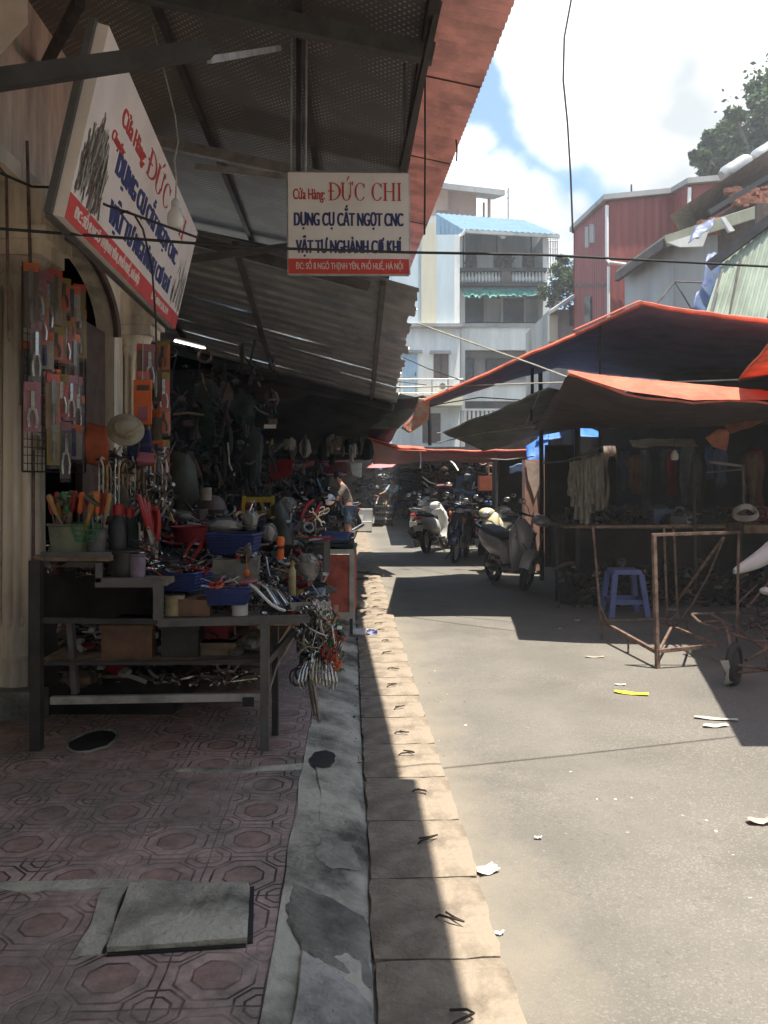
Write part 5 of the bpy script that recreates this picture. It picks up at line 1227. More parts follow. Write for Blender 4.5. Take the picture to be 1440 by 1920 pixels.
    tag(MB().fbox(1395, 1000, 1450, 985, 9.1, .5).build('side_table', 'plank', smooth=False), 'narrow wooden table board under the pale hose coil', 'table')
    # things further down on the right
    tag(MB().fbox(900, 920, 940, 892, 17.2, .4).build('red_crate', 'orangecrate', smooth=False), 'dull orange crate stacked behind the pale pole', 'crate')
    tag(MB().fbox(948, 940, 958, 893, 17.0, .1).build('board', 'offwhite', smooth=False), 'narrow pale upright board right of the orange crate', 'board')
    make_cloth('blue_white_bag', 'blue and white patterned plastic under the dark tarp near the pillar', [[P(955, 870, 14), P(985, 868, 14)], [P(955, 884, 14), P(984, 886, 14)]], 'navyrag', 0, None, 'bag', 6, 6, .08, 3, .01)
    # clutter of goods by the lane, right side, far
    for k in range(70):
        y = rng.uniform(19, 33); x = 2.6 + rng.random() * 2.4; x = rng.uniform(.06, .16) * y if rng.random() < .8 else x
        x = max(x, 1.9); w = rng.uniform(.15, .5); h = rng.uniform(.3, 1.9)
        m = rng.choice(['darkwall', 'brown', 'dkgreen', 'grey', 'tarpdark', 'plank', 'navyrag', 'red', 'cardboard', 'black', 'black'])
        o = MB().box((x, y, h / 2), (w, rng.uniform(.2, .5), h), rng.uniform(-.4, .4)).ball((x + .1, y - .2, h), rng.uniform(.08, .2), 8, noise=.3).build('goods_stack', m, smooth=False)
        tag(o, 'dim stack of market goods beside the far end of the lane', 'goods', 'goods stacked along the far right stalls')
    # far left goods
    for k in range(34):
        y = rng.uniform(19, 33); x = -rng.uniform(.9, 3.2) ; w = rng.uniform(.2, .6); h = rng.uniform(.3, 1.5)
        m = rng.choice(['darkwall', 'brown', 'dkgreen', 'grey', 'tarpdark', 'plank', 'black', 'black'])
        o = MB().box((x + TILT * y + .3, y, h / 2), (w, rng.uniform(.2, .6), h), rng.uniform(-.4, .4)).build('goods_stack', m, smooth=False)
        tag(o, 'dim stack of market goods at the far left of the lane', 'goods', 'goods stacked along the far left stalls')
    t = T('goods_rack', 'dark crate rack with rows of small pale goods at the far left stalls', 'rack', P(720, 985, 27))
    for v in (948, 960, 972): MB().fbox(702, v + 9, 736, v, 27, .8).build('drawer', 'grey', t, smooth=False)
    for v in (948, 960, 972):
        mb = MB()
        for k in range(7): mb.ball(P(705 + k * 4.6, v + 1, 26.9), .04, 6)
        mb.build('small_goods', 'white', t)
    MB().fbox(701, 986, 737, 982, 26.9, .9).build('base', 'steel_dk', t, smooth=False)
    t = T('white_cabinet', 'low pale grey cabinet at the kerb behind the standing man', 'cabinet', P(685, 995, 24))
    MB().fbox(672, 978, 698, 955, 23.6, .7).build('body', 'offgrey', t, smooth=False); MB().fbox(671, 996, 697, 978, 23.4, .9).build('drawer', 'white', t, smooth=False)
    t = T('red_signboard', 'dark red signboard with a lit pink edge over the far left stalls', 'sign', P(620, 880, 24))
    MB().fbox(598, 888, 652, 866, 24, .1).build('panel', 'darkred', t, smooth=False); MB().fbox(596, 866, 652, 864, 23.9, .1).fbox(598, 891, 650, 888, 23.9, .1).build('edge', 'tarppink', t, smooth=False)
    make_cloth('red_cloth', 'deep red cloth hanging at the dark stall beyond the corrugated roof', [[P(505, 865, 13), P(550, 862, 13)], [P(500, 905, 13), P(546, 895, 13)]], 'deepred', 0, None, 'cloth', 8, 8, .05, 4, .01)
    make_cloth('pink_cloth', 'bright pink cloth scraps far behind the dark left stalls', [[P(545, 864, 24), P(590, 866, 24)], [P(547, 882, 24), P(588, 874, 24)]], 'tarppink', 0, None, 'cloth', 8, 8, .15, 5, .01)
    tag(MB().fbox(440, 862, 690, 852, 14.5, .1).build('stall_beam', 'steel_dk', smooth=False), 'dark beam across the front of the far left stall', 'beam')
    for k in range(26):
        u = rng.uniform(500, 690); y = rng.uniform(12.8, 14.3); L_ = rng.uniform(.15, .4); a = P(u, rng.uniform(812, 835), y); m = rng.choice(['tan', 'plank', 'dkgreen', 'grey', 'brown', 'tool', 'offwhite'])
        o = MB().ball(a + V((0, 0, -L_ / 2)), (rng.uniform(.03, .10), .06, L_ / 2), 10, noise=.35, rng=rng).build('hanging_goods', m); tag(o, 'small bundle hanging from the dark beam of the far left stall', 'goods', 'bundles hanging from the left stall beam')
M['pillar'] = mat('peach_pillar', (.66, .38, .31), .85, var=.2, scale=3); M['patch'] = mat('painted_sun_patch', (.78, .60, .50), .85, var=.2, scale=6)  # second colour is the sunlight painted on the pillar
M['orangecrate'] = mat('dull_orange_crate', (.42, .12, .06), .6); M['offgrey'] = mat('pale_grey_enamel', (.38, .40, .40), .5, var=.1)
M['darkred'] = mat('dark_red_board', (.14, .025, .03), .6); M['deepred'] = mat('deep_red_cloth', (.22, .012, .012), .8)
right_side()
# ================================================================ VEHICLES
def scooter(name, label, loc, rz, paint, steer=0.0, kind='scooter', group=None, plate=True, mirrors=True, lean=0.0):
    """front towards local -y"""
    t = T(name, label, 'scooter' if kind == 'scooter' else 'motorbike', (0, 0, 0), 0, group)
    r = .27 if kind == 'scooter' else .29; tw = .05 if kind == 'scooter' else .038
    yf, yr = -.62, .60; ax = V((0, .36, -.93)).normalized(); piv = V((0, yf + .05, r))
    st = Matrix.Translation(piv) @ Matrix.Rotation(steer, 4, ax) @ Matrix.Translation(-piv)
    sport = kind != 'scooter'
    def wheel(yc, mtx):
        mb = MB(); mb.tube([V((0, yc + (r - tw) * math.cos(a), r + (r - tw) * math.sin(a))) for a in [i * math.tau / 28 for i in range(28)]], tw, 10, closed=True)
        if mtx: mb.xf(mtx)
        w = mb.build('wheel', 'black', t)
        rb = MB(); rr = r - 2 * tw + .012
        rb.tube([V((0, yc + rr * math.cos(a), r + rr * math.sin(a))) for a in [i * math.tau / 28 for i in range(28)]], .014, 8, closed=True)
        q = Matrix.Rotation(R(90), 3, 'Y'); rb.lathe([(.035, -.05), (.045, -.03), (.045, .03), (.035, .05)], (0, yc, r), 12, rot=q)
        for k in range(5 if not sport else 16):
            a = k * math.tau / (5 if not sport else 16); d = V((0, math.cos(a), math.sin(a))); rb.beam(V((0, yc, r)) + d * .03, V((0, yc, r)) + d * rr, .022 if not sport else .004, .03 if not sport else .004, up=V((1, 0, 0)))
        rb.lathe([(.02, -.012), (.085, -.012), (.085, -.008), (.02, -.008)], (.045, yc, r), 18, rot=q)
        if mtx: rb.xf(mtx)
        rb.build('rim', 'silver', w); return w
    wheel(yf, st); wheel(yr, None)
    fk = MB()
    for sx in (-.07, .07): fk.tube([V((sx, yf, r)), V((sx, yf + .12, r + .30)), V((sx * .7, yf + .22, .82))], .016, 8)
    fk.xf(st).build('fork', 'tool', t)
    fd = MB(); rows = []
    for i in range(15):
        a = R(12 + 150 * i / 14); rr = r + .045 + (.03 if i > 11 else 0); w = .085 * (1 - .25 * abs(i / 14 - .5)); c = V((0, yf - rr * math.cos(a) * 1.0, r + rr * math.sin(a)))
        inn = V((0, yf - (rr - .05) * math.cos(a), r + (rr - .05) * math.sin(a)))
        rows.append([V((-w, inn.y, inn.z)), V((-w * .85, c.y, c.z)), V((-w * .4, c.y, c.z + .012)), V((w * .4, c.y, c.z + .012)), V((w * .85, c.y, c.z)), V((w, inn.y, inn.z))])
    fd.grid(rows, .006).xf(st).build('front_fender', paint, t, sharp=60)
    # leg shield and apron
    b = MB()
    if not sport:
        b.loft([(-.34, .26, .15, .03), (-.42, .34, .19, .04), (-.45, .50, .21, .05), (-.44, .70, .205, .06), (-.40, .86, .16, .06), (-.37, .93, .09, .05)], 20, 3)
        b.loft([(-.52, .52, .05, .02), (-.56, .62, .10, .05), (-.54, .76, .12, .07), (-.48, .90, .11, .07), (-.42, .98, .08, .05)], 16, 2.4)
    else:
        b.loft([(-.30, .38, .16, .015), (-.36, .52, .19, .02), (-.38, .70, .17, .03), (-.38, .86, .10, .045), (-.37, .94, .08, .04)], 18, 2.6)
    b.build('leg_shield', paint, t, sharp=60)
    for sx in (-1, 1):      # apron slots
        MB().beam(V((sx * .035, -.628 if not sport else -.43, .60)), V((sx * .085, -.612 if not sport else -.42, .69)), .014, .012).build('vent', 'blackpl', t, smooth=False)
        MB().ball((sx * .135, -.50 if not sport else -.42, .80), (.035, .03, .05), 10).build('indicator', 'orange' if sport else 'lens', t)
    # cowl, light, bars
    c = MB().ball((0, -.43, 1.0), (.14, .11, .085), 16).xf(st).build('handlebar_cowl', paint, t, sharp=80)
    MB().ball((0, -.515, .985), (.085, .045, .05), 14).xf(st).build('headlight', 'lens', t)
    hb = MB().tube([V((-.36, -.30, 1.035)), V((-.2, -.37, 1.03)), V((0, -.40, 1.03)), V((.2, -.37, 1.03)), V((.36, -.30, 1.035))], .013, 8).xf(st).build('handlebar', 'blackpl', t)
    g = MB()
    for sx in (-1, 1): g.tube([V((sx * .25, -.35, 1.033)), V((sx * .37, -.295, 1.036))], .019, 8); g.tube([V((sx * .2, -.42, 1.025)), V((sx * .35, -.36, 1.03))], .007, 5)
    g.xf(st).build('grip', 'black', hb)
    if mirrors:
        for sx in (-1, 1):
            m = MB().tube([V((sx * .2, -.36, 1.04)), V((sx * .25, -.37, 1.14)), V((sx * .33, -.36, 1.2))], .007, 6).xf(st).build('mirror', 'blackpl', t)
            MB().ball((sx * .35, -.36, 1.21), (.06, .014, .042), 12).xf(st).build('mirror_glass', 'chrome', m)
    # floor, body, seat
    if not sport:
        MB().box((0, -.20, .285), (.28, .42, .05)).build('footboard', 'blackpl', t, smooth=False)
        MB().loft([(-.02, .34, .13, .03), (.00, .50, .15, .12), (.14, .56, .175, .17), (.38, .61, .185, .17), (.62, .66, .17, .13), (.86, .73, .10, .07), (.95, .76, .04, .03)], 20, 2.8).build('rear_body', paint, t, sharp=60)
        MB().loft([(.0, .70, .12, .03), (.06, .75, .14, .05), (.30, .765, .145, .055), (.42, .79, .15, .06), (.70, .82, .14, .055), (.84, .83, .08, .035)], 18, 2.8).build('seat', 'black', t, sharp=60)
    else:
        MB().loft([(-.36, .66, .06, .06), (-.12, .55, .08, .09), (.10, .56, .11, .10), (.40, .60, .13, .10), (.70, .66, .11, .08), (.92, .74, .05, .04)], 18, 2.6).build('rear_body', paint, t, sharp=60)
        MB().loft([(.04, .66, .09, .03), (.12, .70, .12, .05), (.45, .72, .13, .05), (.80, .77, .10, .04), (.86, .78, .06, .03)], 18, 2.8).build('seat', 'black', t, sharp=60)
    e = MB().box((0, .22, .30), (.22, .30, .18)).ball((.10, .26, .30), (.06, .13, .11), 12).ball((-.11, .38, .29), (.05, .24, .08), 12).tube([V((-.11, .12, .26)), V((-.11, yr, r))], .03, 8).build('engine', 'tool' if sport else 'blackpl', t, sharp=50)
    MB().tube([V((.06, .0, .24)), V((.11, .2, .20)), V((.13, .45, .25)), V((.14, .55, .29))], .018, 8).tube([V((.14, .50, .28)), V((.15, .62, .31)), V((.15, .92, .40))], [.035, .05, .045], 12).build('exhaust', 'chrome' if sport else 'blackpl', t)
    MB().ball((0, .955 if not sport else .93, .765), (.09, .03, .035), 12).build('tail_light', 'redlens', t)
    MB().loft([(.86, .66, .06, .012), (.98, .50, .07, .012), (1.0, .36, .07, .012)], 10, 3).build('rear_fender', 'blackpl', t)
    if plate: MB().box((0, 1.0, .56), (.19, .006, .14), rot=Matrix.Rotation(R(-16), 3, 'X')).build('number_plate', 'white', t, smooth=False)
    MB().tube([V((-.12, .66, .84)), V((-.13, .86, .90)), V((0, .97, .92)), V((.13, .86, .90)), V((.12, .66, .84))], .012, 8).build('grab_rail', 'silver' if not sport else 'chrome', t)
    MB().tube([V((-.12, .12, .2)), V((-.24, .18, .02)), V((-.28, .2, .012))], .012, 6).build('side_stand', 'wire', t)
    t.location = loc; t.rotation_euler = (0, lean, rz); return t

def vehicles():
    # near scooter on the right
    scooter('parked_scooter', 'warm grey scooter nearest on the right with its front wheel turned toward the road', (1.86, 11.66, 0), R(17), 'greypaint', R(44), lean=R(-4))
    scooter('parked_scooter', 'cream and black scooter parked just behind the nearest grey scooter', (1.95, 13.9, 0), R(-24), 'creampaint', R(-18), lean=R(5))
    scooter('parked_motorbike', 'dark motorbike facing the camera between the silver and cream ones', (1.70, 16.6, 0), R(-4), 'blackpl', R(8), 'moped')
    scooter('parked_scooter', 'silver white scooter seen from behind with a shining side panel', (1.12, 17.3, 0), R(158), 'whitepaint', R(10), lean=R(5))
    scooter('parked_motorbike', 'dark motorbike half hidden behind the cream scooter', (2.5, 16.2, 0), R(-16), 'navypaint', R(-20), 'moped')
    scooter('parked_motorbike', 'small dark motorbike with upright mirrors near the peach pillar', (2.72, 17.2, 0), R(-8), 'greypaint', R(12), 'moped')
    for k, (x, y, rz, p, lab) in enumerate(((1.35, 20.3, 178, 'creampaint', 'cream scooter with a raised rear parked beyond the silver one'), (1.95, 21.5, -12, 'navypaint', 'navy motorbike in the middle of the parked row'),
                                       (1.55, 24, 160, 'blackpl', 'black motorbike farther down the row under the green tarp'), (2.3, 24.5, 10, 'redlens', 'dull red motorbike at the back of the parked row'), (1.7, 27.5, 175, 'greypaint', 'grey motorbike at the far end of the parked row'))):
        scooter('parked_motorbike', lab, (x, y, 0), R(rz), p, R(10 - 5 * k), 'moped' if k else 'scooter')
    for (x, y, rz, p, kd, lab) in ((1.42, 15.4, -8, 'navypaint', 'moped', 'dark motorbike nearest the lane in the tight parked cluster'), (2.25, 15.0, -20, 'silver', 'scooter', 'silver scooter behind the cream one in the parked cluster'), (.92, 18.9, 165, 'silver', 'scooter', 'silver scooter just beyond the white one beside the lane'), (1.75, 18.6, -15, 'blackpl', 'moped', 'black motorbike facing the lane behind the white scooter'), (1.25, 22.5, 170, 'whitepaint', 'scooter', 'white scooter far down the parked row')):
        scooter('parked_scooter' if kd == 'scooter' else 'parked_motorbike', lab, (x, y, 0), R(rz), p, R(12), kd)
    # left side, in the dark stalls
    for (x, y, rz, p, lab) in ((-1.55, 21.0, 60, 'blackpl', 'dark motorbike with bright handlebar in the left stalls'), (-2.25, 21.8, 40, 'navypaint', 'dark motorbike parked deepest in the left stalls')):
        scooter('parked_motorbike', lab, (x, y, 0.1), R(rz), p, R(10), 'moped')
    scooter('parked_motorbike', 'motorbike with a pale front that the standing man leans over', (-1.15, 18.1, 0.1), R(-35), 'blackpl', R(15), 'moped')
    scooter('parked_motorbike', 'blue motorbike that the man in the pale blue shirt sits on', (.55, 31.2, 0), R(-30), 'blue', R(-5), 'moped')
    # the white scooter nose at the right edge
    t = T('white_scooter', 'white scooter nose with a pointed front fender at the right edge', 'scooter', (3.4, 7.1, 0))
    q = lambda u, v, y=7.0: P(u, v, y)
    rows = []
    for i in range(13):
        f = i / 12; c = q(1376 + 110 * f, 1072 - 72 * f + 10 * math.sin(f * 3)); hgt = .03 + .13 * f ** .8; w = .02 + .10 * f ** .7
        rows.append([c + V((0, w * math.sin(a), hgt * math.cos(a) * (1.0 if math.cos(a) > 0 else .7))) for a in [k * math.tau / 16 for k in range(17)]])
    MB().grid(rows).build('front_fender', 'whitepaint', t, sharp=80)
    MB().loft([(0, 0, .1, .1), (.1, .1, .1, .1)], 4) 
    sh = MB(); sh.ball(q(1500, 985), (.26, .20, .24), 18).build('nose', 'whitepaint', t, sharp=80)
    MB().ball(q(1462, 1000, 6.9), (.06, .05, .05), 14).build('indicator', 'blackpl', t)
    wy = P(1500, 1100, 7.05); cz = .27
    mb = MB(); mb.tube([V((wy.x + .22 * math.cos(a), 7.05, cz + .22 * math.sin(a))) for a in [i * math.tau / 28 for i in range(28)]], .05, 10, closed=True); mb.build('wheel', 'black', t)
    MB().tube([V((wy.x, 7.05, cz)), q(1530, 1000)], .03, 8).build('fork', 'tool', t)
    MB().ball(P(1436, 1108, 6.9), (.05, .06, .035), 12).build('headlight', 'whitepaint', t)
    MB().beam(q(1440, 1015), q(1475, 985), .03, .05).build('trim', 'blackpl', t, smooth=False)
vehicles()

# ================================================================ RACK, CART, STOOL
def rack():
    t = T('rusty_rack', 'rusty bare metal display frame standing empty on the sunlit road', 'rack', (2.5, 7.1, 0))
    w = .030; th = .018
    bars = [  # name, points, thickness
        ('post', [Gd(1233, 1257), P(1226, 1003, 6.5)], w), ('post', [Gd(1129, 1202), P(1127, 1165, 7.7), P(1112, 988, 7.75)], th), ('post', [V((2.90, 6.58, .0)), P(1385, 998, 6.5)], th),
        ('top_rail', [P(1222, 1003, 6.5), P(1388, 998, 6.5)], w * .8), ('top_rail', [P(1118, 988, 7.75), P(1292, 985, 7.85)], th),
        ('base_rail', [P(1128, 1165, 7.7), P(1234, 1224, 6.52)], w), ('base_rail', [P(1234, 1221, 6.5), P(1344, 1210, 6.62)], w), ('base_rail', [P(1344, 1208, 6.62), P(1240, 1167, 7.78)], w * .8),
        ('base_rail', [P(1128, 1164, 7.7), P(1290, 1158, 7.85)], th),
        ('upright', [P(1245, 988, 7.8), P(1251, 1158, 7.8)], th), ('upright', [P(1263, 988, 7.8), P(1271, 1158, 7.8)], th),
        ('cross_bar', [P(1251, 1142, 7.8), P(1270, 1142, 7.8)], th), ('brace', [P(1271, 1126, 7.8), P(1356, 1008, 6.7)], th),
        ('brace', [P(1266, 1176, 7.6), P(1300, 1130, 7.3), P(1330, 1075, 7.0), P(1358, 1008, 6.7)], .012), ('brace', [P(1122, 1128, 7.72), P(1140, 1170, 7.55)], .012),
        ('foot', [P(1178, 1192, 7.12), Gd(1178, 1228)], .018), ('foot', [P(1288, 1216, 6.56), Gd(1288, 1228)], .018), ('brace', [P(1250, 1168, 7.6), P(1268, 1150, 7.8)], .02), ('foot', [P(1290, 1160, 7.85), V((P(1290, 1160, 7.85).x, 7.85, 0))], .02),
        ('brace', [P(1235, 1222, 6.55), P(1262, 1170, 7.6)], .02), ('brace', [P(1320, 1200, 6.9), P(1340, 1182, 7.2)], .014)]
    for nm, pts, ww in bars:
        mb = MB()
        for a, b in zip(pts, pts[1:]): mb.beam(a, b, ww, ww)
        mb.build(nm, 'rust', t, smooth=False)
    # cart
    t = T('frame_cart', 'rusty tube frame handcart with one black wheel at the right edge', 'cart', (2.8, 6.3, 0))
    c = P(1376, 1240, 6.0); c.z = .165; ax = V((.78, -.62, 0)).normalized(); d = V((-ax.y, ax.x, 0))
    tyre = MB().tube([c + d * .135 * math.cos(a) + V((0, 0, .135 * math.sin(a))) for a in [i * math.tau / 26 for i in range(26)]], .030, 10, closed=True).build('wheel', 'black', t)
    q = ax.to_track_quat('Z', 'Y').to_matrix(); MB().lathe([(.03, -.03), (.11, -.012), (.115, 0), (.11, .012), (.03, .03)], c, 20, rot=q).build('rim', 'steel_dk', tyre)
    A = lambda *pp: [P(*p) for p in pp]
    for nm, pts, r in (('frame_tube', A((1297, 1152, 7.0), (1310, 1165, 6.9), (1410, 1202, 6.4), (1500, 1204, 6.3)), .011), ('frame_tube', A((1297, 1151, 7.0), (1365, 1149, 7.1), (1480, 1150, 7.0)), .011),
                       ('frame_tube', A((1330, 1150, 7.05), (1380, 1178, 6.9), (1430, 1215, 6.5), (1480, 1240, 6.4)), .011), ('cross_bar', A((1322, 1166, 6.8), (1349, 1164, 6.9)), .010), ('cross_bar', A((1348, 1179, 6.6), (1370, 1177, 6.8)), .010),
                       ('frame_tube', A((1357, 1167, 6.8), (1366, 1190, 6.3), (1370, 1215, 6.1)), .010), ('axle', [c, c + ax * .9], .013), ('frame_tube', A((1398, 1238, 6.1), (1440, 1215, 6.2), (1500, 1190, 6.3)), .012),
                       ('frame_tube', A((1400, 1140, 6.9), (1460, 1070, 7)), .010), ('frame_tube', A((1385, 1130, 6.9), (1420, 1096, 7)), .008), ('frame_tube', A((1380, 1165, 6.9), (1470, 1190, 6.6)), .010),
                       ('frame_tube', A((1400, 1155, 6.9), (1430, 1180, 6.7), (1440, 1250, 6.3)), .010), ('frame_tube', A((1375, 1262, 5.98), (1440, 1256, 6.0), (1500, 1250, 6.0)), .011)):
        MB().tube(pts, r, 6).build(nm, 'rust', t)
    rng = random.Random(3); mb = MB()
    for k in range(60):
        a = P(rng.uniform(1385, 1470), rng.uniform(1120, 1195), rng.uniform(6.5, 7.2)); b = a + V((rng.uniform(-.25, .25), rng.uniform(-.2, .2), rng.uniform(-.08, .1))); m_ = (a + b) / 2 + V((0, 0, rng.uniform(-.05, .05))); mb.tube([a, m_, b], rng.uniform(.002, .006), 4)
    o = mb.build('wire_scrap', 'wire'); tag(o, 'tangled heap of dark scrap wire lying on the handcart', 'scrap'); o['kind'] = 'stuff'
    make_cloth('rag', 'dirty white and orange rag tied to the handcart wheel, trailing to the road', [[P(1350, 1236, 5.85), P(1366, 1238, 5.85)], [P(1362, 1262, 5.86), P(1370, 1262, 5.88)], [P(1358, 1286, 5.9), P(1374, 1284, 5.9)]], 'offwhite', 0, None, 'rag', 12, 6, .05, 5, .006)
    # stool
    t = T('plastic_stool', 'blue plastic stool in the shade behind the rusty frame', 'stool', (2.76, 9.2, 0)); hgt = .53
    st = MB(); cx, cy = 2.76, 9.2
    st.hexa([V((cx + sx * a, cy + sy * a, z)) for z, a in ((hgt - .05, .165), (hgt, .15)) for sx, sy in ((-1, -1), (1, -1), (1, 1), (-1, 1))]); st.build('seat', 'stoolblue', t, smooth=False)
    for sx, sy in ((-1, -1), (1, -1), (1, 1), (-1, 1)):
        a, b = .148, .205; w = .030; MB().hexa([V((cx + sx * b + dx * w, cy + sy * b + dy * w, 0)) for dx, dy in ((-1, -1), (1, -1), (1, 1), (-1, 1))] + [V((cx + sx * a + dx * w, cy + sy * a + dy * w, hgt - .045)) for dx, dy in ((-1, -1), (1, -1), (1, 1), (-1, 1))]).build('leg', 'stoolblue', t, smooth=False)
    zz = .17; a = .185
    for (x0, y0, x1, y1) in ((-a, -a, a, -a), (a, -a, a, a), (a, a, -a, a), (-a, a, -a, -a)): MB().beam(V((cx + x0, cy + y0, zz)), V((cx + x1, cy + y1, zz)), .014, .055).build('cross_bar', 'stoolblue', t, smooth=False)
    # small pail, dark stuff near the counter
    o = MB().lathe([(.10, 0), (.13, .02), (.15, .24), (.155, .25), (.14, .24), (.10, .03)], (2.32, 10.0, 0), 18).build('bucket', 'blackpl'); tag(o, 'dark bucket on the ground between the near scooter and the stool', 'bucket')
rack()

# ================================================================ LITTER
def litter():
    rng = random.Random(8)
    def scrap(u, v, w, h, m, label, name='paper_scrap', rz=0, curl=.006):
        c = Gd(u, v, .015); rows = []
        for i in range(7):
            f = i / 6 - .5; row = []
            for j in range(7):
                g = j / 6 - .5; p = V((f * w + rng.uniform(-.004, .004), g * h * (1 - .9 * abs(f) ** 1.5) + rng.uniform(-.004, .004), .004 + curl * (f * f * 4) + curl * .7 * math.sin(g * 5 + f * 4) ** 2)); row.append(c + Matrix.Rotation(rz, 3, 'Z') @ p)
            rows.append(row)
        o = MB().grid(rows, .0015).build(name, m); tag(o, label, 'litter')
    scrap(1184, 1301, .235, .075, 'yellow2', 'bright yellow leaf shaped scrap on the sunlit road', rz=-.35)
    scrap(1341, 1362, .16, .055, 'paper', 'white paper scrap shining at the right edge of the sunlit road', rz=.1); scrap(1342, 1349, .26, .05, 'sleeve2', 'clear plastic strip lying beyond the white scrap', 'plastic_strip', rz=-.25)
    scrap(1163, 1285, .08, .03, 'paper', 'tiny white paper bit beyond the yellow scrap'); scrap(912, 1635, .09, .07, 'paper', 'white triangular paper on the road beside the drain slabs', rz=.5, curl=.01)
    scrap(1424, 1542, .11, .06, 'pinkpaper', 'pinkish crumpled paper near the right edge of the road', curl=.01); scrap(936, 1753, .03, .02, 'paper', 'tiny pale scrap on the dusty road edge'); scrap(1009, 1573, .03, .018, 'paper', 'tiny white fleck in the middle of the road')
    scrap(1115, 1233, .16, .05, 'stainpaper', 'pale flattened scrap on the road left of the rusty frame'); scrap(1082, 1164, .06, .02, 'paper', 'small white fleck in the shade near the rusty frame')
    scrap(918, 1812, .07, .05, 'stainpaper', 'flat sandy scrap at the lower road edge'); scrap(830, 1548, .03, .02, 'paper', 'tiny pale bit beside a drain slab')
    scrap(722, 1361, .025, .015, 'red', 'tiny red scrap on a sunlit drain slab'); scrap(698, 1333, .03, .02, 'red', 'tiny red scrap at the edge of shade on a drain slab')
    scrap(1050, 1180, .02, .02, 'paper', 'tiny white speck at the corner of the road shade')
    for k in range(60):
        u = rng.uniform(730, 1420); v = rng.uniform(1190, 1900); c = Gd(u, v, .008); s = rng.uniform(.003, .010)
        o = MB().ball(c, (s, s * rng.uniform(.6, 1.4), s * .6), 6, noise=.3, rng=rng).build('pebble', 'stainpaper' if k % 2 else 'paper'); tag(o, 'tiny pale pebble lying on the sunlit asphalt', 'pebble', 'pebbles scattered on the road')
    for k in range(14):
        c = Gd(rng.uniform(590, 700), rng.uniform(1150, 1230), .03); s = rng.uniform(.015, .04)
        if k < 0: break
        o = MB().ball(c + V((0, 0, s * .4)), (s * 1.3, s, s * .6), 8, noise=.3, rng=rng).build('rubbish', rng.choice(['tan', 'offwhite', 'brown', 'paper'])); tag(o, 'small bit of rubbish in the gutter beside the red cabinet', 'rubbish', 'rubbish in the gutter by the red cabinet')
    t = Gd(676, 1192, .02); o = MB().ball(t + V((0, 0, .03)), (.13, .09, .04), 16, noise=.22, rng=rng).build('plastic_bag', 'white'); tag(o, 'crumpled white plastic bag on the sunlit kerb', 'bag')
    t = Gd(696, 1193, .02); o = MB().ball(t + V((0, 0, .03)), (.06, .07, .035), 14, noise=.25, rng=rng).build('plastic_bag', 'blue'); tag(o, 'crumpled blue plastic bag beside the white one on the kerb', 'bag')
    t = Gd(678, 1142, .03); o = MB().ball(t + V((0, 0, .04)), (.09, .08, .05), 14, noise=.25, rng=rng).build('crumpled_paper', 'stainpaper'); tag(o, 'crumpled pale paper in the shade at the foot of the red cabinet', 'litter')
    for k, (a, b) in enumerate((((665, 1072), (720, 1078)), ((668, 1086), (705, 1084)))):
        o = MB().beam(Gd(*a, .05), Gd(*b, .05), .05, .03).build('wooden_strip', 'plank', smooth=False); tag(o, ('longer' if k == 0 else 'shorter') + ' wooden strip lying on the kerb behind the red cabinet', 'strip')
M['yellow2'] = mat('lemon_scrap', (.80, .80, .05), .6, var=.1, bump=0); M['sleeve2'] = mat('film_scrap', (.60, .60, .55), .3, var=.1, bump=0); M['pinkpaper'] = mat('pinkish_paper', (.62, .45, .38), .8); M['stainpaper'] = mat('sandy_paper', (.42, .37, .30), .9)
litter()

# ================================================================ PEOPLE
def skin_mesh(name, m, parent, joints, edges, sub=2):
    """joints: name -> (pos, radius); one continuous surface grown over the skeleton"""
    keys = list(joints); me = bpy.data.meshes.new(name); me.from_pydata([tuple(joints[k][0]) for k in keys], [(keys.index(a), keys.index(b)) for a, b in edges], [])
    o = bpy.data.objects.new(name, me); COL.objects.link(o); md = o.modifiers.new('s', 'SKIN')
    for i, k in enumerate(keys):
        r = joints[k][1]; me.skin_vertices[0].data[i].radius = (r, r) if not isinstance(r, tuple) else r
    me.skin_vertices[0].data[0].use_root = True
    md.use_smooth_shade = True; sb = o.modifiers.new('b', 'SUBSURF'); sb.levels = sub; sb.render_levels = sub
    dg = bpy.context.evaluated_depsgraph_get(); dg.update(); nm = bpy.data.meshes.new_from_object(o.evaluated_get(dg)); bpy.data.objects.remove(o)
    vs = [v.co.copy() for v in nm.vertices]; fs = [list(p.vertices) for p in nm.polygons]
    return MB().add(vs, fs).build(name, m, parent, sharp=180)

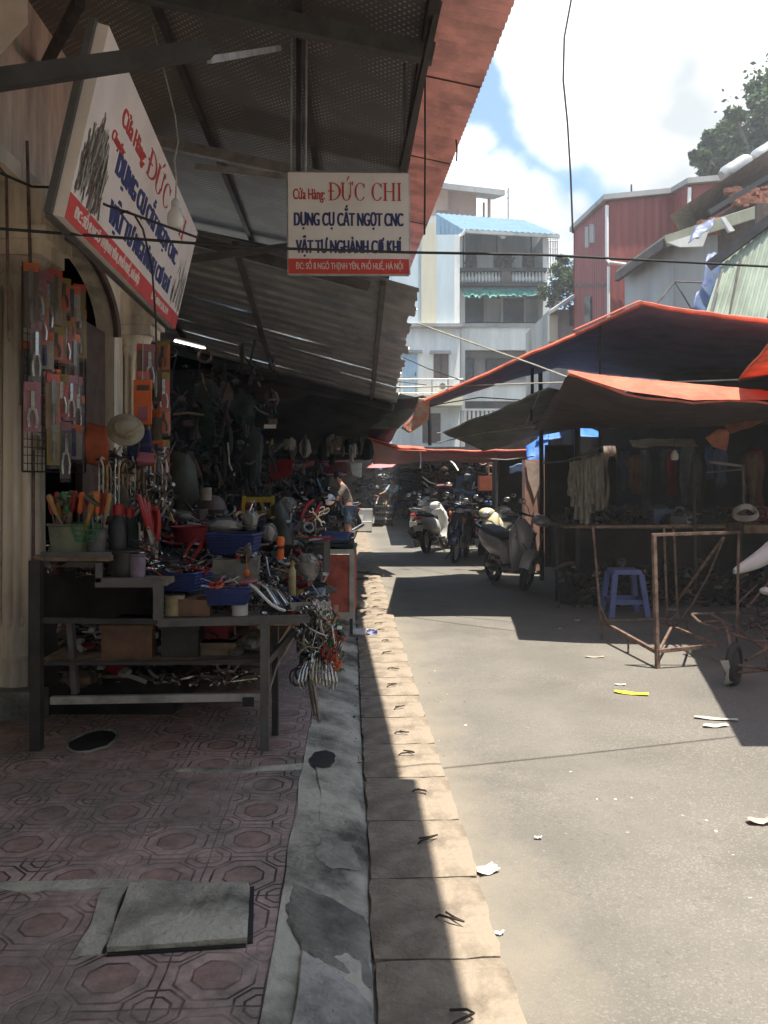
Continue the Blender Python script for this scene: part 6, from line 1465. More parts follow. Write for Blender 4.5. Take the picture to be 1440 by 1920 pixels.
def person(label, loc, rz, J, clothes, hairm='hair', hat=None):
    t = T('person', label, 'person', (0, 0, 0)); H = {k: (V(p), r) for k, (p, r) in J.items()}
    E = [('pelvis', 'waist'), ('waist', 'chest'), ('chest', 'neck'), ('neck', 'chin'), ('chin', 'head'), ('head', 'crown')]
    for s in 'lr':
        E += [('chest', 'sh' + s), ('sh' + s, 'el' + s), ('el' + s, 'wr' + s), ('wr' + s, 'palm' + s), ('pelvis', 'hip' + s), ('hip' + s, 'kn' + s), ('kn' + s, 'an' + s), ('an' + s, 'toe' + s)]
        w = H['wr' + s][0]; p = H['palm' + s][0]; d = (p - w).normalized(); side = d.cross(V((0, 0, 1))); side = side.normalized() if side.length > .1 else V((1, 0, 0))
        dn = d.cross(side).normalized(); dn = dn if dn.z < 0 else -dn
        for i in range(4):
            o = side * (i - 1.5) * .021; L_ = (.030, .038, .036, .028)[i]
            H[f'f{i}a{s}'] = (p + d * .035 + o, .009); H[f'f{i}b{s}'] = (p + d * (.035 + L_) + o + dn * .012, .0085); H[f'f{i}c{s}'] = (p + d * (.035 + L_ * 1.5) + o + dn * .035, .007)
            E += [('palm' + s, f'f{i}a{s}'), (f'f{i}a{s}', f'f{i}b{s}'), (f'f{i}b{s}', f'f{i}c{s}')]
        H['ta' + s] = (p - d * .01 + side * .036 + dn * .01, .010); H['tb' + s] = (p + d * .025 + side * .048 + dn * .025, .008); E += [('palm' + s, 'ta' + s), ('ta' + s, 'tb' + s)]
    skin_mesh('body', 'skin', t, H, E)
    for nm, m, keys, edges, grow in clothes:
        sub = {k: (H[k][0], (tuple(x + grow for x in H[k][1]) if isinstance(H[k][1], tuple) else H[k][1] + grow)) for k in keys}; skin_mesh(nm, m, t, sub, edges)
    c = H['head'][0]; cr = H['crown'][0]; up = (cr - H['chin'][0]).normalized(); face = J.get('_face', None)
    return t, H
def people():
    # man standing on the left kerb, leaning over a motorbike, seen from his right side
    J = {'pelvis': ((0, 0, .92), (.15, .12)), 'waist': ((.0, -.03, 1.06), (.14, .115)), 'chest': ((0, -.10, 1.27), (.165, .125)), 'neck': ((0, -.18, 1.44), .058), 'chin': ((0, -.225, 1.50), .072), 'head': ((0, -.25, 1.575), .098), 'crown': ((0, -.25, 1.66), .075),
         'shl': ((-.17, -.12, 1.36), .062), 'ell': ((-.22, -.22, 1.12), .043), 'wrl': ((-.14, -.42, 1.00), .028), 'palml': ((-.12, -.49, .98), .030),
         'shr': ((.17, -.12, 1.36), .062), 'elr': ((.21, -.24, 1.12), .043), 'wrr': ((.12, -.45, 1.02), .028), 'palmr': ((.10, -.52, 1.0), .030),
         'hipl': ((-.09, 0, .86), .098), 'knl': ((-.11, -.03, .48), .062), 'anl': ((-.11, .03, .09), .040), 'toel': ((-.12, -.13, .035), .038),
         'hipr': ((.09, 0, .86), .098), 'knr': ((.10, -.01, .48), .062), 'anr': ((.10, .06, .09), .040), 'toer': ((.11, -.10, .035), .038)}
    sh_ed = [('waist', 'chest'), ('chest', 'shl'), ('chest', 'shr'), ('shl', 'ell'), ('shr', 'elr'), ('pelvis', 'waist')]
    sho_ed = [('pelvis', 'hipl'), ('pelvis', 'hipr'), ('hipl', 'knl'), ('hipr', 'knr')]
    def dress(t, mS, mP, rz, loc, capm='hair', long_=False):
        c = V(J['head'][0]); 
        MB().ball(c + V((0, .012, .035)), (.105, .115, .095), 14).build('hair', capm, t)
        MB().ball(c + V((0, -.105, -.02)), (.016, .022, .022), 8).build('nose', 'skin', t)
        for sx in (-1, 1):
            MB().ball(c + V((sx * .100, 0, -.02)), (.012, .024, .034), 8).build('ear', 'skin', t)
            MB().ball(c + V((sx * .036, -.092, .004)), (.014, .008, .009), 8).build('eye', 'white', t)
        MB().ball(c + V((0, -.092, -.062)), (.026, .008, .007), 8).build('mouth', 'pink', t)
        t.location = loc; t.rotation_euler = (0, 0, rz)
    p, H = person('man in a dark patterned shirt and blue shorts standing at the left kerb', None, 0, J, [('shirt', 'pattern', ['pelvis', 'waist', 'chest', 'shl', 'shr', 'ell', 'elr'], sh_ed, .018), ('shorts', 'jean', ['pelvis', 'hipl', 'hipr', 'knl', 'knr'], sho_ed, .022)])
    dress(p, 0, 0, R(-82), (-.80, 18.1, .03))
    o = MB().ball((-1.23, 17.7, 1.12), (.15, .18, .13), 16).build('helmet', 'whitepaint'); tag(o, 'white helmet hanging on the motorbike in front of the standing man', 'helmet')
    # man in pale blue shirt sitting on a motorbike far down the lane, seen from behind
    J = dict(J); J.update({'pelvis': ((0, 0, .84), (.15, .13)), 'waist': ((0, -.02, .98), (.15, .12)), 'chest': ((0, -.10, 1.20), (.18, .135)), 'neck': ((0, -.17, 1.37), .058), 'chin': ((0, -.21, 1.44), .072), 'head': ((0, -.23, 1.52), .098), 'crown': ((0, -.23, 1.6), .075),
         'shl': ((-.18, -.13, 1.29), .062), 'ell': ((-.26, -.30, 1.10), .043), 'wrl': ((-.28, -.54, 1.03), .028), 'palml': ((-.28, -.60, 1.03), .030), 'shr': ((.18, -.13, 1.29), .062), 'elr': ((.26, -.30, 1.10), .043), 'wrr': ((.28, -.54, 1.03), .028), 'palmr': ((.28, -.60, 1.03), .030),
         'hipl': ((-.10, -.02, .80), .10), 'knl': ((-.20, -.36, .62), .064), 'anl': ((-.22, -.28, .14), .04), 'toel': ((-.24, -.42, .06), .038), 'hipr': ((.10, -.02, .80), .10), 'knr': ((.20, -.36, .62), .064), 'anr': ((.22, -.28, .14), .04), 'toer': ((.24, -.42, .06), .038)})
    p, H = person('man in a pale blue shirt sitting on a blue motorbike far down the lane', None, 0, J, [('shirt', 'ltblue', ['pelvis', 'waist', 'chest', 'shl', 'shr', 'ell', 'elr'], sh_ed, .02), ('trousers', 'tan', ['pelvis', 'hipl', 'hipr', 'knl', 'knr', 'anl', 'anr'], sho_ed + [('knl', 'anl'), ('knr', 'anr')], .02)])
    dress(p, 0, 0, R(-30), (.43, 31.4, 0))
M['pattern'] = mat('patterned_shirt', (.20, .16, .13), .85, var=.6, scale=22, bump=0, col2=(.05, .045, .05)); M['jean'] = mat('blue_shorts', (.10, .15, .22), .85, var=.4, scale=20, bump=0)
people()
# ================================================================ THE TOOL STALL ON THE LEFT
TZ = .80
def stall():
    t = T('display_stall', 'dark steel and plank display stall stepped up to the left on the pavement', 'stall', (-1.2, 5.2, .1))
    Y0, Y1 = 4.30, 6.7
    xl = P(62, 0, Y0).x; xr = P(497, 0, Y0).x
    # legs
    MB().beam(V((xr, Y0, .1)), V((xr, Y0, TZ)), .045, .045).build('leg', 'steel', t, smooth=False)
    MB().beam(P(516, 1165, 4.55), V((P(516, 0, 4.55).x, 4.55, .1)), .035, .035).build('leg', 'steel_dk', t, smooth=False)
    MB().beam(V((xl + .02, Y0, .1)), V((xl + .02, Y0, 1.12)), .055, .055).build('leg', 'steel_dk', t, smooth=False)
    MB().beam(V((-.58, 6.6, .1)), V((-.58, 6.6, TZ)), .04, .04).build('leg', 'steel_dk', t, smooth=False)
    MB().beam(P(132, 1165, 4.4), P(142, 1300, 4.4), .05, .03).build('leg', 'steel', t, smooth=False)
    a = P(297, 1088, Y0); MB().beam(V((a.x, Y0, TZ)), V((a.x, Y0, a.z)), .045, .045).build('riser_post', 'steel', t, smooth=False)
    # tops
    x2a, x2b = P(180, 0, Y0).x, P(312, 0, Y0).x; z2 = P(0, 1086, Y0).z; z3 = P(0, 1040, Y0).z; x3b = P(206, 0, Y0).x
    MB().box(((P(290, 0, Y0).x + P(560, 0, Y0).x) / 2, (Y0 + Y1) / 2 + .02, TZ - .022), (P(560, 0, Y0).x - P(290, 0, Y0).x, Y1 - Y0, .03)).box((-.43, 4.86, TZ - .022), (.14, .6, .028)).build('tabletop', 'plank', t, smooth=False)
    MB().box(((x2a + x2b) / 2, Y0 + .45, z2 - .02), (x2b - x2a, .9, .03)).build('step_top', 'plank', t, smooth=False)
    MB().box(((xl + x3b) / 2, Y0 + .45, z3 - .02), (x3b - xl, .9, .03)).build('step_top', 'plank', t, smooth=False)
    r = MB()
    r.beam(P(297, 1168, Y0), P(580, 1160, Y0), .03, .042); r.beam(P(180, 1092, Y0), P(300, 1092, Y0), .03, .05); r.beam(P(78, 1040, Y0), P(208, 1040, Y0), .03, .03)
    r.beam(P(80, 1058, 4.45), P(186, 1058, 4.45), .03, .03); r.beam(P(186, 1092, Y0), P(186, 1055, Y0), .03, .03); r.beam(V((-.385, Y0 + .1, TZ - .03)), V((-.55, Y1, TZ - .03)), .03, .04)
    r.build('edge_rail', 'steel', t, smooth=False)
    r = MB(); r.beam(P(96, 1313, Y0), P(492, 1306, Y0), .03, .040); r.build('lower_rail', 'steel_lt', t, smooth=False)
    MB().beam(P(455, 1316, Y0 - .03), P(476, 1316, Y0 - .03), .02, .045).build('rail_plate', 'black', t, smooth=False)
    r = MB(); r.beam(P(80, 1163, Y0), P(296, 1165, Y0), .03, .03); r.beam(P(296, 1243, Y0 + .02), P(494, 1238, Y0 + .02), .025, .02); r.beam(P(90, 1243, Y0 + .02), P(296, 1243, Y0 + .02), .025, .02); r.build('middle_rail', 'steel_dk', t, smooth=False)
    MB().box(((xl + xr) / 2, (Y0 + Y1) / 2, .555), (xr - xl, Y1 - Y0 - .1, .02)).build('shelf', 'plank', t, smooth=False)
    MB().box(((xl + xr) / 2, (Y0 + Y1) / 2 + .3, .345), (xr - xl - .1, Y1 - Y0 - .6, .02)).build('shelf', 'plank', t, smooth=False)
    MB().beam(P(502, 1240, 4.35), P(562, 1172, 4.5), .03, .03).build('brace', 'steel', t, smooth=False); MB().tube([P(503, 1300, 4.4), P(525, 1232, 4.5)], .006, 6).build('tie_rod', 'steel_lt', t)
    # back riser levels (boxes of goods stand on them)
    MB().box((-1.2, 6.35, TZ + .14), (1.5, .7, .28)).build('back_riser', 'steel_dk', t, smooth=False)
    MB().box((-1.75, 5.4, .55), (.9, .9, 1.0)).build('side_board', 'darkwall', t, smooth=False)
stall()

def goods_protos():
    D = {}
    def new(name, cat): return T(name, '-', cat)
    # pliers: handles + jaws, lying along x, 0.18 m
    for key, hm in (('red', 'red'), ('yellow', 'yellow'), ('green', 'green'), ('blue', 'blue'), ('black', 'blackpl'), ('orange', 'orange')):
        t = new('pliers', 'pliers'); h = MB()
        for s in (-1, 1): h.tube([V((.01, s * .008, .012)), V((-.03, s * .026, .012)), V((-.075, s * .030, .012)), V((-.115, s * .020, .012))], [.007, .010, .010, .008], 7)
        h.build('handles', hm, t); j = MB()
        for s in (-1, 1): j.loft([(0, .012, .010, .008)], 4) if 0 else j.beam(V((.0, s * .004, .012)), V((.07, s * .007, .012)), .012, .012)
        j.ball((.008, 0, .012), (.016, .018, .010), 10); j.build('jaws', 'tool', t, sharp=60); D['pliers_' + key] = Proto(t)
    # scissors with loop handles
    for key, hm in (('red', 'red'), ('yellow', 'yellow'), ('green', 'green'), ('orange', 'orange'), ('steel', 'chrome')):
        t = new('scissors', 'scissors'); h = MB()
        for s in (-1, 1): h.tube([V((-.075 + .030 * math.cos(a), s * .026 + .020 * math.sin(a), .008)) for a in [i * math.tau / 12 for i in range(12)]], .0055, 6, closed=True); h.tube([V((-.05, s * .020, .008)), V((0, 0, .008))], .006, 6)
        h.build('handles', hm, t); j = MB(); j.prism([V((0, -.008, .006)), V((.02, -.009, .006)), V((.10, -.001, .006)), V((.10, .001, .006)), V((0, .006, .006))], (0, 0, .003)); j.prism([V((0, -.006, .010)), V((.10, .006, .010)), V((.10, .008, .010)), V((.02, .010, .010)), V((0, .008, .010))], (0, 0, .003)); j.build('blades', 'chrome', t, smooth=False); D['scis_' + key] = Proto(t)
    # screwdriver / file with handle, standing up along z
    for key, hm in (('wood', 'wood'), ('orange', 'orange'), ('red', 'red'), ('green', 'green')):
        t = new('screwdriver', 'tool'); MB().lathe([(.006, .16), (.013, .17), (.016, .20), (.013, .225), (.016, .25), (.015, .275), (.006, .285)], (0, 0, 0), 10).build('handle', hm, t); MB().lathe([(.005, 0), (.005, .165)], (0, 0, 0), 6).build('shank', 'tool', t); D['drv_' + key] = Proto(t)
    # hammer standing head up
    t = new('hammer', 'hammer'); MB().lathe([(.013, 0), (.015, .06), (.011, .16), (.013, .25)], (0, 0, 0), 10).build('handle', 'wood', t); MB().lathe([(.018, -.055), (.020, -.04), (.014, -.02), (.014, .02), (.006, .07)], (0, 0, .25), 12, rot=Matrix.Rotation(R(90), 3, 'Y')).build('head', 'tool', t); D['hammer'] = Proto(t)
    # spanner
    t = new('spanner', 'spanner'); m = MB(); m.beam(V((-.07, 0, .005)), V((.07, 0, .005)), .014, .006)
    for s in (-1, 1): m.tube([V((s * .085 + .016 * math.cos(a), .016 * math.sin(a), .005)) for a in [math.pi * (.25 if s > 0 else 1.25) + i * 1.5 * math.pi / 10 for i in range(11)]], .006, 6)
    m.build('shaft', 'chrome', t, sharp=50); D['spanner'] = Proto(t)
    # ladle / sieve hanging from its hook at origin
    for key, mm in (('steel', 'chrome'), ('dull', 'tool'), ('cream', 'offwhite')):
        t = new('ladle', 'ladle'); MB().tube([V((0, .01, 0)), V((0, -.01, .012)), V((0, -.015, 0)), V((0, 0, -.04)), V((0, .0, -.27)), V((0, -.01, -.30))], .0055, 6).build('handle', mm, t)
        MB().lathe([(.001, -.045), (.03, -.04), (.046, -.022), (.052, 0), (.049, 0), (.043, -.02), (.028, -.036), (.001, -.041)], (0, -.02, -.33), 16, rot=Matrix.Rotation(R(58), 3, 'X')).build('bowl', mm, t); D['ladle_' + key] = Proto(t)
    # spatula/blade hanging
    t = new('spatula', 'spatula'); MB().tube([V((0, 0, 0)), V((0, 0, -.16))], .008, 8).build('handle', 'wood', t); MB().prism([V((-.012, 0, -.16)), V((.012, 0, -.16)), V((.04, 0, -.22)), V((.04, 0, -.33)), V((-.04, 0, -.33)), V((-.04, 0, -.22))], (0, .003, 0)).build('blade', 'tool', t, smooth=False); D['spatula'] = Proto(t)
    # tool on a hanging card in a clear sleeve: origin at the hook, hangs down, faces -y
    for i, (cm, tm, hh, ww) in enumerate((('tan', 'tool', .30, .075), ('pink', 'chrome', .26, .085), ('brown', 'tool', .34, .07), ('orange', 'black', .18, .08), ('yellow', 'tool', .28, .07), ('grey', 'chrome', .32, .06), ('offwhite', 'blue', .20, .09), ('redcard', 'chrome', .24, .07))):
        t = new('carded_tool', 'packaged tool')
        MB().prism([V((-ww / 2, 0, -.02)), V((ww / 2, 0, -.02)), V((ww / 2, 0, -hh)), V((-ww / 2, 0, -hh))], (0, .002, 0)).build('card', cm, t, smooth=False)
        k = MB()
        if i % 2: k.tube([V((-.012, -.012, -hh * .55)), V((-.022, -.012, -hh * .75)), V((-.018, -.012, -hh * .92))], .008, 6).tube([V((.012, -.012, -hh * .55)), V((.022, -.012, -hh * .75)), V((.018, -.012, -hh * .92))], .008, 6).beam(V((0, -.012, -hh * .2)), V((0, -.012, -hh * .58)), .018, .010)
        else: k.lathe([(.010, -hh * .92), (.013, -hh * .8), (.011, -hh * .55)], (0, -.014, 0), 8).beam(V((0, -.014, -hh * .12)), V((0, -.014, -hh * .56)), .022, .004)
        k.build('tool', tm, t)
        rows = []
        for a in range(7):
            f = a / 6; rows.append([V(((g / 6 - .5) * ww * 1.06, -.010 - .018 * math.sin(math.pi * g / 6) * (.4 + .6 * math.sin(math.pi * f)) + random.uniform(-.003, .003), -.015 - hh * 1.02 * f)) for g in range(7)])
        MB().grid(rows).build('sleeve', 'sleeve', t)
        MB().prism([V((-ww / 2, -.012, -.005)), V((ww / 2, -.012, -.005)), V((ww / 2, -.012, -.05)), V((-ww / 2, -.012, -.05))], (0, .006, 0)).build('header', ['redcard', 'pink', 'orange', 'yellow'][i % 4], t, smooth=False)
        D['card%d' % i] = Proto(t)
    return D
M['redcard'] = mat('red_card', (.60, .07, .05), .5, var=.1, bump=0)
G = goods_protos()

def rot3(a, b, c): return (a, b, c)
def goods():
    rng = random.Random(31)
    # ---- wire grid with carded tools
    A = P(42, 500, 4.62); B = P(160, 530, 5.30); t = T('wire_grid', 'black wire grid hung beside the cream column, covered with packaged tools', 'wire rack', (A + B) / 2 - V((0, 0, 1.3)))
    zb = 1.60; zt = A.z; mb = MB(); d = (B - A); d.z = 0
    for k in range(15): p = A + d * k / 14; mb.tube([V((p.x, p.y, zb)), V((p.x, p.y, zt + .03))], .0028, 4)
    for k in range(26): z = zb + (zt - zb) * k / 25; mb.tube([V((A.x, A.y, z)), V((B.x, B.y, z))], .0028, 4)
    mb.build('grid', 'wire', t)
    fr = MB(); fr.tube([V((A.x, A.y, zb)), V((A.x, A.y, zt)), V((B.x, B.y, zt)), V((B.x, B.y, zb)), V((A.x, A.y, zb))], .006, 6); fr.build('frame', 'wire', t)
    nrm = V((d.y, -d.x, 0)).normalized(); faces = math.atan2(nrm.y, nrm.x)
    spec = [  # u, v(top), kind, extra label
        (58, 492, 2, 'brown card'), (72, 505, 1, 'pink card'), (90, 512, 5, 'grey card'), (103, 505, 0, 'tan card'), (118, 520, 3, 'orange card'), (135, 535, 6, 'pale card'), (148, 532, 4, 'yellow card'),
        (66, 600, 5, 'grey card'), (84, 622, 6, 'pale card'), (104, 612, 3, 'orange card'), (122, 600, 7, 'red card'), (138, 625, 2, 'brown card'), (150, 580, 4, 'yellow card'),
        (60, 715, 1, 'pink card'), (98, 700, 0, 'tan card'), (115, 700, 7, 'red card'), (131, 702, 1, 'pink card'), (144, 705, 5, 'grey card'), (100, 775, 4, 'yellow card'), (122, 790, 5, 'grey card'), (138, 795, 6, 'pale card'),
        (78, 560, 7, 'red card'), (110, 565, 0, 'tan card'), (128, 575, 3, 'orange card')]
    rowname = lambda v: 'top row' if v < 560 else 'second row' if v < 640 else 'third row' if v < 740 else 'bottom row'
    cnt = {}
    for (u, v, k, lab) in spec:
        f = (u - 42) / 118; y = 4.62 + (5.30 - 4.62) * f - .06 - rng.uniform(0, .05); c = P(u, v, y); key = (lab, rowname(v)); cnt[key] = cnt.get(key, 0) + 1
        od = '' if cnt[key] == 1 else ' farther right'
        G['card%d' % k].put(c, R(38) + rng.uniform(-.35, .35), f'packaged tool on a {lab} in the {rowname(v)} of the wire grid{od}', 'packaged tools hanging on the wire grid', scale=1.12)
    for k in range(9):
        y = 4.72 + k * .06; c = P(50 + k * 12, 640 + (k % 3) * 50, y); G['card%d' % ((k * 3 + 2) % 8)].put(c, R(35) + rng.uniform(-.4, .4), 'half hidden packaged tool hung behind others on the wire grid', 'packaged tools hanging on the wire grid')
    # ---- things hanging on the second column and rail
    rail = MB().tube([P(180, 862, 4.9), P(320, 850, 5.3)], .008, 6).build('hanging_rail', 'wire'); tag(rail, 'dark rail with ladles and spatulas above the left end of the stall', 'rail')
    for k in range(18):
        u = 186 + k * 7.4; y = 4.9 + .4 * k / 18; c = P(u, 860 - k * .4 + rng.uniform(0, 14), y - .02); kind = ['ladle_steel', 'ladle_cream', 'spatula', 'ladle_dull'][k % 4]
        nm = {'ladle_steel': 'bright steel ladle', 'ladle_cream': 'cream coloured ladle', 'spatula': 'wooden handled spatula', 'ladle_dull': 'dull steel ladle'}[kind]
        G[kind].put(c, rng.uniform(-1, 1), f'{nm} hanging from the dark rail, {ORD[k // 4]} of its kind from the left', 'ladles and spatulas on the rail')
    t = T('pale_hat', 'pale round hat hung above the ladles on the dark arch side', 'hat', P(235, 805, 5.0))
    MB().lathe([(.001, .06), (.04, .055), (.07, .035), (.08, .0), (.112, -.015), (.115, -.022), (.08, -.012)], P(236, 803, 5.0), 24, rot=Matrix.Rotation(R(64), 3, 'X') @ Matrix.Rotation(R(20), 3, 'Y')).build('crown', 'hat', t)
    MB().tube([P(205, 808, 4.95), P(236, 818, 4.9), P(263, 796, 4.95)], .006, 6).build('band', 'tan', t)
    def rag(label, u0, u1, v0, v1, y, m, nm='bag', cat='bag', seed=1): make_cloth(nm, label, [[P(u0 + 6, v0, y), P(u1 - 6, v0, y)], [P(u0, (v0 + v1) / 2, y - .06), P(u1, (v0 + v1) / 2, y - .05)], [P(u0 + 4, v1, y), P(u1 - 4, v1, y)]], m, 0, None, cat, 12, 10, .07, seed, .01)
    rag('orange plastic bag hanging below the pale hat', 158, 205, 785, 862, 4.95, 'orangebag'); rag('dark blue cloth bag hanging right of the pale hat', 238, 286, 806, 862, 5.1, 'navycloth', seed=3)
    rag('pink and white printed bag hanging over the ladles', 255, 292, 862, 885, 4.9, 'pink', seed=6)
    for k in range(16):
        u = 268 + (k % 4) * 13; v = 640 + (k // 4) * 62 + rng.uniform(-8, 8); G['card%d' % (k % 8)].put(P(u, v, 5.35 + rng.uniform(0, .25)), rng.uniform(-.4, .5), f'packaged tool hanging on the second column, row {["one","two","three","four"][k // 4]} from the top', 'packaged tools hanging on the second column')
    for k in range(10):
        a = P(rng.uniform(330, 500), rng.uniform(690, 800), rng.uniform(8.5, 11)); L_ = rng.uniform(.2, .7)
        o = MB().ball(a + V((0, 0, -L_ / 2)), (rng.uniform(.04, .14), .08, L_ / 2), 12, noise=.3, rng=rng).build('hanging_goods', rng.choice(['brown', 'dkgreen', 'tarpdark', 'darkwall'])); tag(o, 'dim item hanging inside the dark left shops', 'goods', 'items hanging inside the left shops')
    # ---- tool tubs on the steps
    z3 = P(0, 1040, 4.3).z + .0
    def tub(name, label, c, r, h, m, rim='steel'):
        t = T(name, label, 'tub', c); MB().lathe([(r * .88, 0), (r, h), (r * 1.06, h), (r * 1.06, h + .008), (r * .96, h + .008), (r * .84, .01)], c, 22).build('wall', m, t); MB().tube([c + V((r * 1.05 * math.cos(a), r * 1.05 * math.sin(a), h)) for a in [i * math.tau / 22 for i in range(22)]], .005, 6, closed=True).build('rim', rim, t)
    c = P(135, 1030, 4.5); c.z = z3; tub('tool_tub', 'wide dull tub full of orange handled tools on the highest step', c, .125, .15, 'greentin')
    for k in range(20):
        a = rng.random() * 6.28; rr = rng.uniform(.02, .10); b = c + V((rr * math.cos(a), rr * math.sin(a), .06)); kind = ['drv_wood', 'hammer', 'drv_orange', 'drv_wood', 'drv_red', 'drv_green'][k % 6]
        G[kind].put(b, rot=(-rr * 4.5 * math.sin(a) + rng.uniform(-.15, .15), rr * 4.5 * math.cos(a) + rng.uniform(-.15, .15), a), label={'drv_wood': 'wooden handled file', 'hammer': 'wooden handled hammer', 'drv_orange': 'orange handled screwdriver', 'drv_red': 'red handled screwdriver', 'drv_green': 'green handled screwdriver'}[kind] + ' standing in the wide tub on the highest step', group='tools standing in the wide tub')
    c = P(182, 1030, 4.45); c.z = z3; tub('tool_tub', 'small grey pot of tools right of the wide tub', c, .055, .12, 'grey')
    for k in range(9):
        a = rng.random() * 6.28; rr = rng.uniform(.0, .035); G[['drv_orange', 'drv_wood', 'drv_red'][k % 3]].put(c + V((rr * math.cos(a), rr * math.sin(a), .05)), rot=(-rr * 9 * math.sin(a), rr * 9 * math.cos(a), a), label=f'{["orange", "wooden", "red"][k % 3]} handled driver standing in the small grey pot', group='tools standing in the small grey pot')
    c = P(105, 1000, 4.7); c.z = z3; 
    for k in range(6): G['spanner'].put(c + V((.05 * k, .02 * k, .02 + .01 * k)), rot=(0, R(-60 + 10 * k), rng.random() * 3), label='steel spanner leaning at the back of the highest step', group='spanners leaning on the highest step')
    # green wire baskets
    t = T('wire_basket', 'small dark green wire basket leaning on the wide tub', 'basket', P(158, 1010, 4.4))
    mb = MB(); cc = P(160, 1000, 4.38)
    for k in range(12): a = k * math.tau / 12; mb.tube([cc + V((.05 * math.cos(a), .05 * math.sin(a), -.04)), cc + V((.075 * math.cos(a), .075 * math.sin(a), .05))], .0025, 4)
    for k in range(4): mb.tube([cc + V(((.055 + k * .006) * math.cos(a), (.055 + k * .006) * math.sin(a), -.04 + k * .03)) for a in [i * math.tau / 16 for i in range(16)]], .0025, 4, closed=True)
    mb.build('wires', 'green', t)
    # red caps, thermos
    z2 = P(0, 1086, 4.3).z
    def flask(u, y, h, r, m, cap, label, z=None, nm='bottle'):
        c = P(u, 0, y); c.z = z2 if z is None else z; t = T(nm, label, 'bottle', c)
        MB().lathe([(r * .9, 0), (r, .01), (r, h * .72), (r * .5, h * .84), (r * .45, h * .86)], c, 18).build('body', m, t); MB().lathe([(r * .55, h * .84), (r * .55, h * .98), (r * .3, h)], c, 16).build('cap', cap, t)
    flask(222, 4.5, .40, .055, 'blackpl', 'red', 'tall dark flask with a red cap on the middle step'); flask(243, 4.55, .38, .05, 'dkgreen', 'red', 'dark green flask with a red cap beside the tall dark one')
    c = P(232, 0, 4.42); c.z = z2; tub('pot', 'dark enamel pot at the front of the middle step', c, .075, .14, 'blackpl', 'steel_dk')
    c = P(258, 0, 4.4); c.z = z2; tub('pot', 'small purple grey pot beside the red shears', c, .045, .12, 'purplegrey', 'grey')
    for k in range(5):
        G['pliers_red'].put(P(270 + k * 4, 985 + k * 7, 4.5 + k * .02), rot=(0, R(75 + 4 * k), rng.uniform(-.6, .6)), label='red handled pliers standing upright beside the flasks', group='red pliers beside the flasks', scale=1.5)
    # ---- baskets at the front edge
    def basket(name, label, c, w, d, h, m, rz, tilt=0):
        t = T(name, label, 'basket', c); q = Matrix.Translation(c) @ Matrix.Rotation(rz, 4, 'Z') @ Matrix.Rotation(tilt, 4, 'X'); mb = MB()
        def ring(f, z):
            a, b = w / 2 * f, d / 2 * f; rr = .03; pts = []
            for (sx, sy, a0) in ((1, 1, 0), (-1, 1, 90), (-1, -1, 180), (1, -1, 270)):
                for k in range(4): an = R(a0 + 30 * k); pts.append(V((sx * (a - rr) + rr * math.cos(an), sy * (b - rr) + rr * math.sin(an), z)))
            return pts
        for i in range(6): mb.tube(ring(.84 + .032 * i, h * i / 5), .0035 if i < 5 else .006, 5, closed=True)
        r0, r1 = ring(.84, 0), ring(1.0, h); n = len(r0)
        for i in range(n):
            for s in range(5): a = r0[i].lerp(r0[(i + 1) % n], s / 5); b = r1[i].lerp(r1[(i + 1) % n], s / 5); mb.tube([a, b], .0028, 4)
        mb.xf(q).build('side', m, t)
        fl = MB(); fl.box((0, 0, .002), (w * .82, d * .82, .004)); fl.xf(q).build('bottom', m, t, smooth=False)
        inner = MB(); rows = [[p * .985 + V((0, 0, .001)) for p in ring(.84, 0.0)], [p * .985 for p in ring(1.0, h * .93)]]
        for r_ in rows: r_.append(r_[0].copy())
        inner.grid(rows, .002).xf(q).build('liner', m, t); return q
    def heap(q, n, kinds, w, d, z0, dz, label, group, sc=1.0, cols=None):
        for k in range(n):
            kd = kinds[k % len(kinds)]; p = q @ V((rng.uniform(-w, w), rng.uniform(-d, d), z0 + dz * rng.random()))
            G[kd].put(p, rot=(rng.uniform(-.6, .6), rng.uniform(-.5, .5), rng.random() * 6.28), label=label(kd), group=group, scale=sc)
    cn = lambda kd: kd.split('_')[1] + (' handled pliers' if kd.startswith('pl') else ' handled scissors') if '_' in kd else 'steel ' + kd
    c = P(338, 1110, 4.62); c.z = .925; q = basket('basket', 'long blue perforated basket of small hardware at the left front of the table', c, .30, .26, .10, 'blue', R(-14), 0)
    heap(q, 22, ['pliers_black', 'spanner', 'pliers_red', 'scis_orange', 'spanner'], .11, .09, .06, .07, lambda k: cn(k) + ' heaped in the long blue basket', 'small tools heaped in the long blue basket', .9)
    c = P(428, 1132, 4.48); c.z = .865; q = basket('basket', 'blue perforated basket of pink handled tools at the front of the table', c, .25, .22, .095, 'blue', R(6), 0)
    heap(q, 22, ['scis_red', 'pliers_pinkish', 'scis_orange', 'spanner', 'scis_red'], .09, .07, .06, .05, lambda k: cn(k).replace('pinkish', 'pink') + ' heaped in the front blue basket', 'small tools heaped in the front blue basket', .8)
    c = P(440, 1035, 5.2); c.z = 1.08; q = basket('crate', 'dark blue crate of plastic wrapped goods at the back of the table', c, .32, .26, .12, 'blue', R(-6), 0)
    t = T('red_basin', 'dark red plastic basin on the back row of the table', 'basin', P(358, 1020, 5.5)); c = P(358, 1015, 5.5); MB().lathe([(.10, 0), (.135, .10), (.145, .105), (.13, .10), (.095, .008)], c, 22).build('basin', 'darkredpl', t)
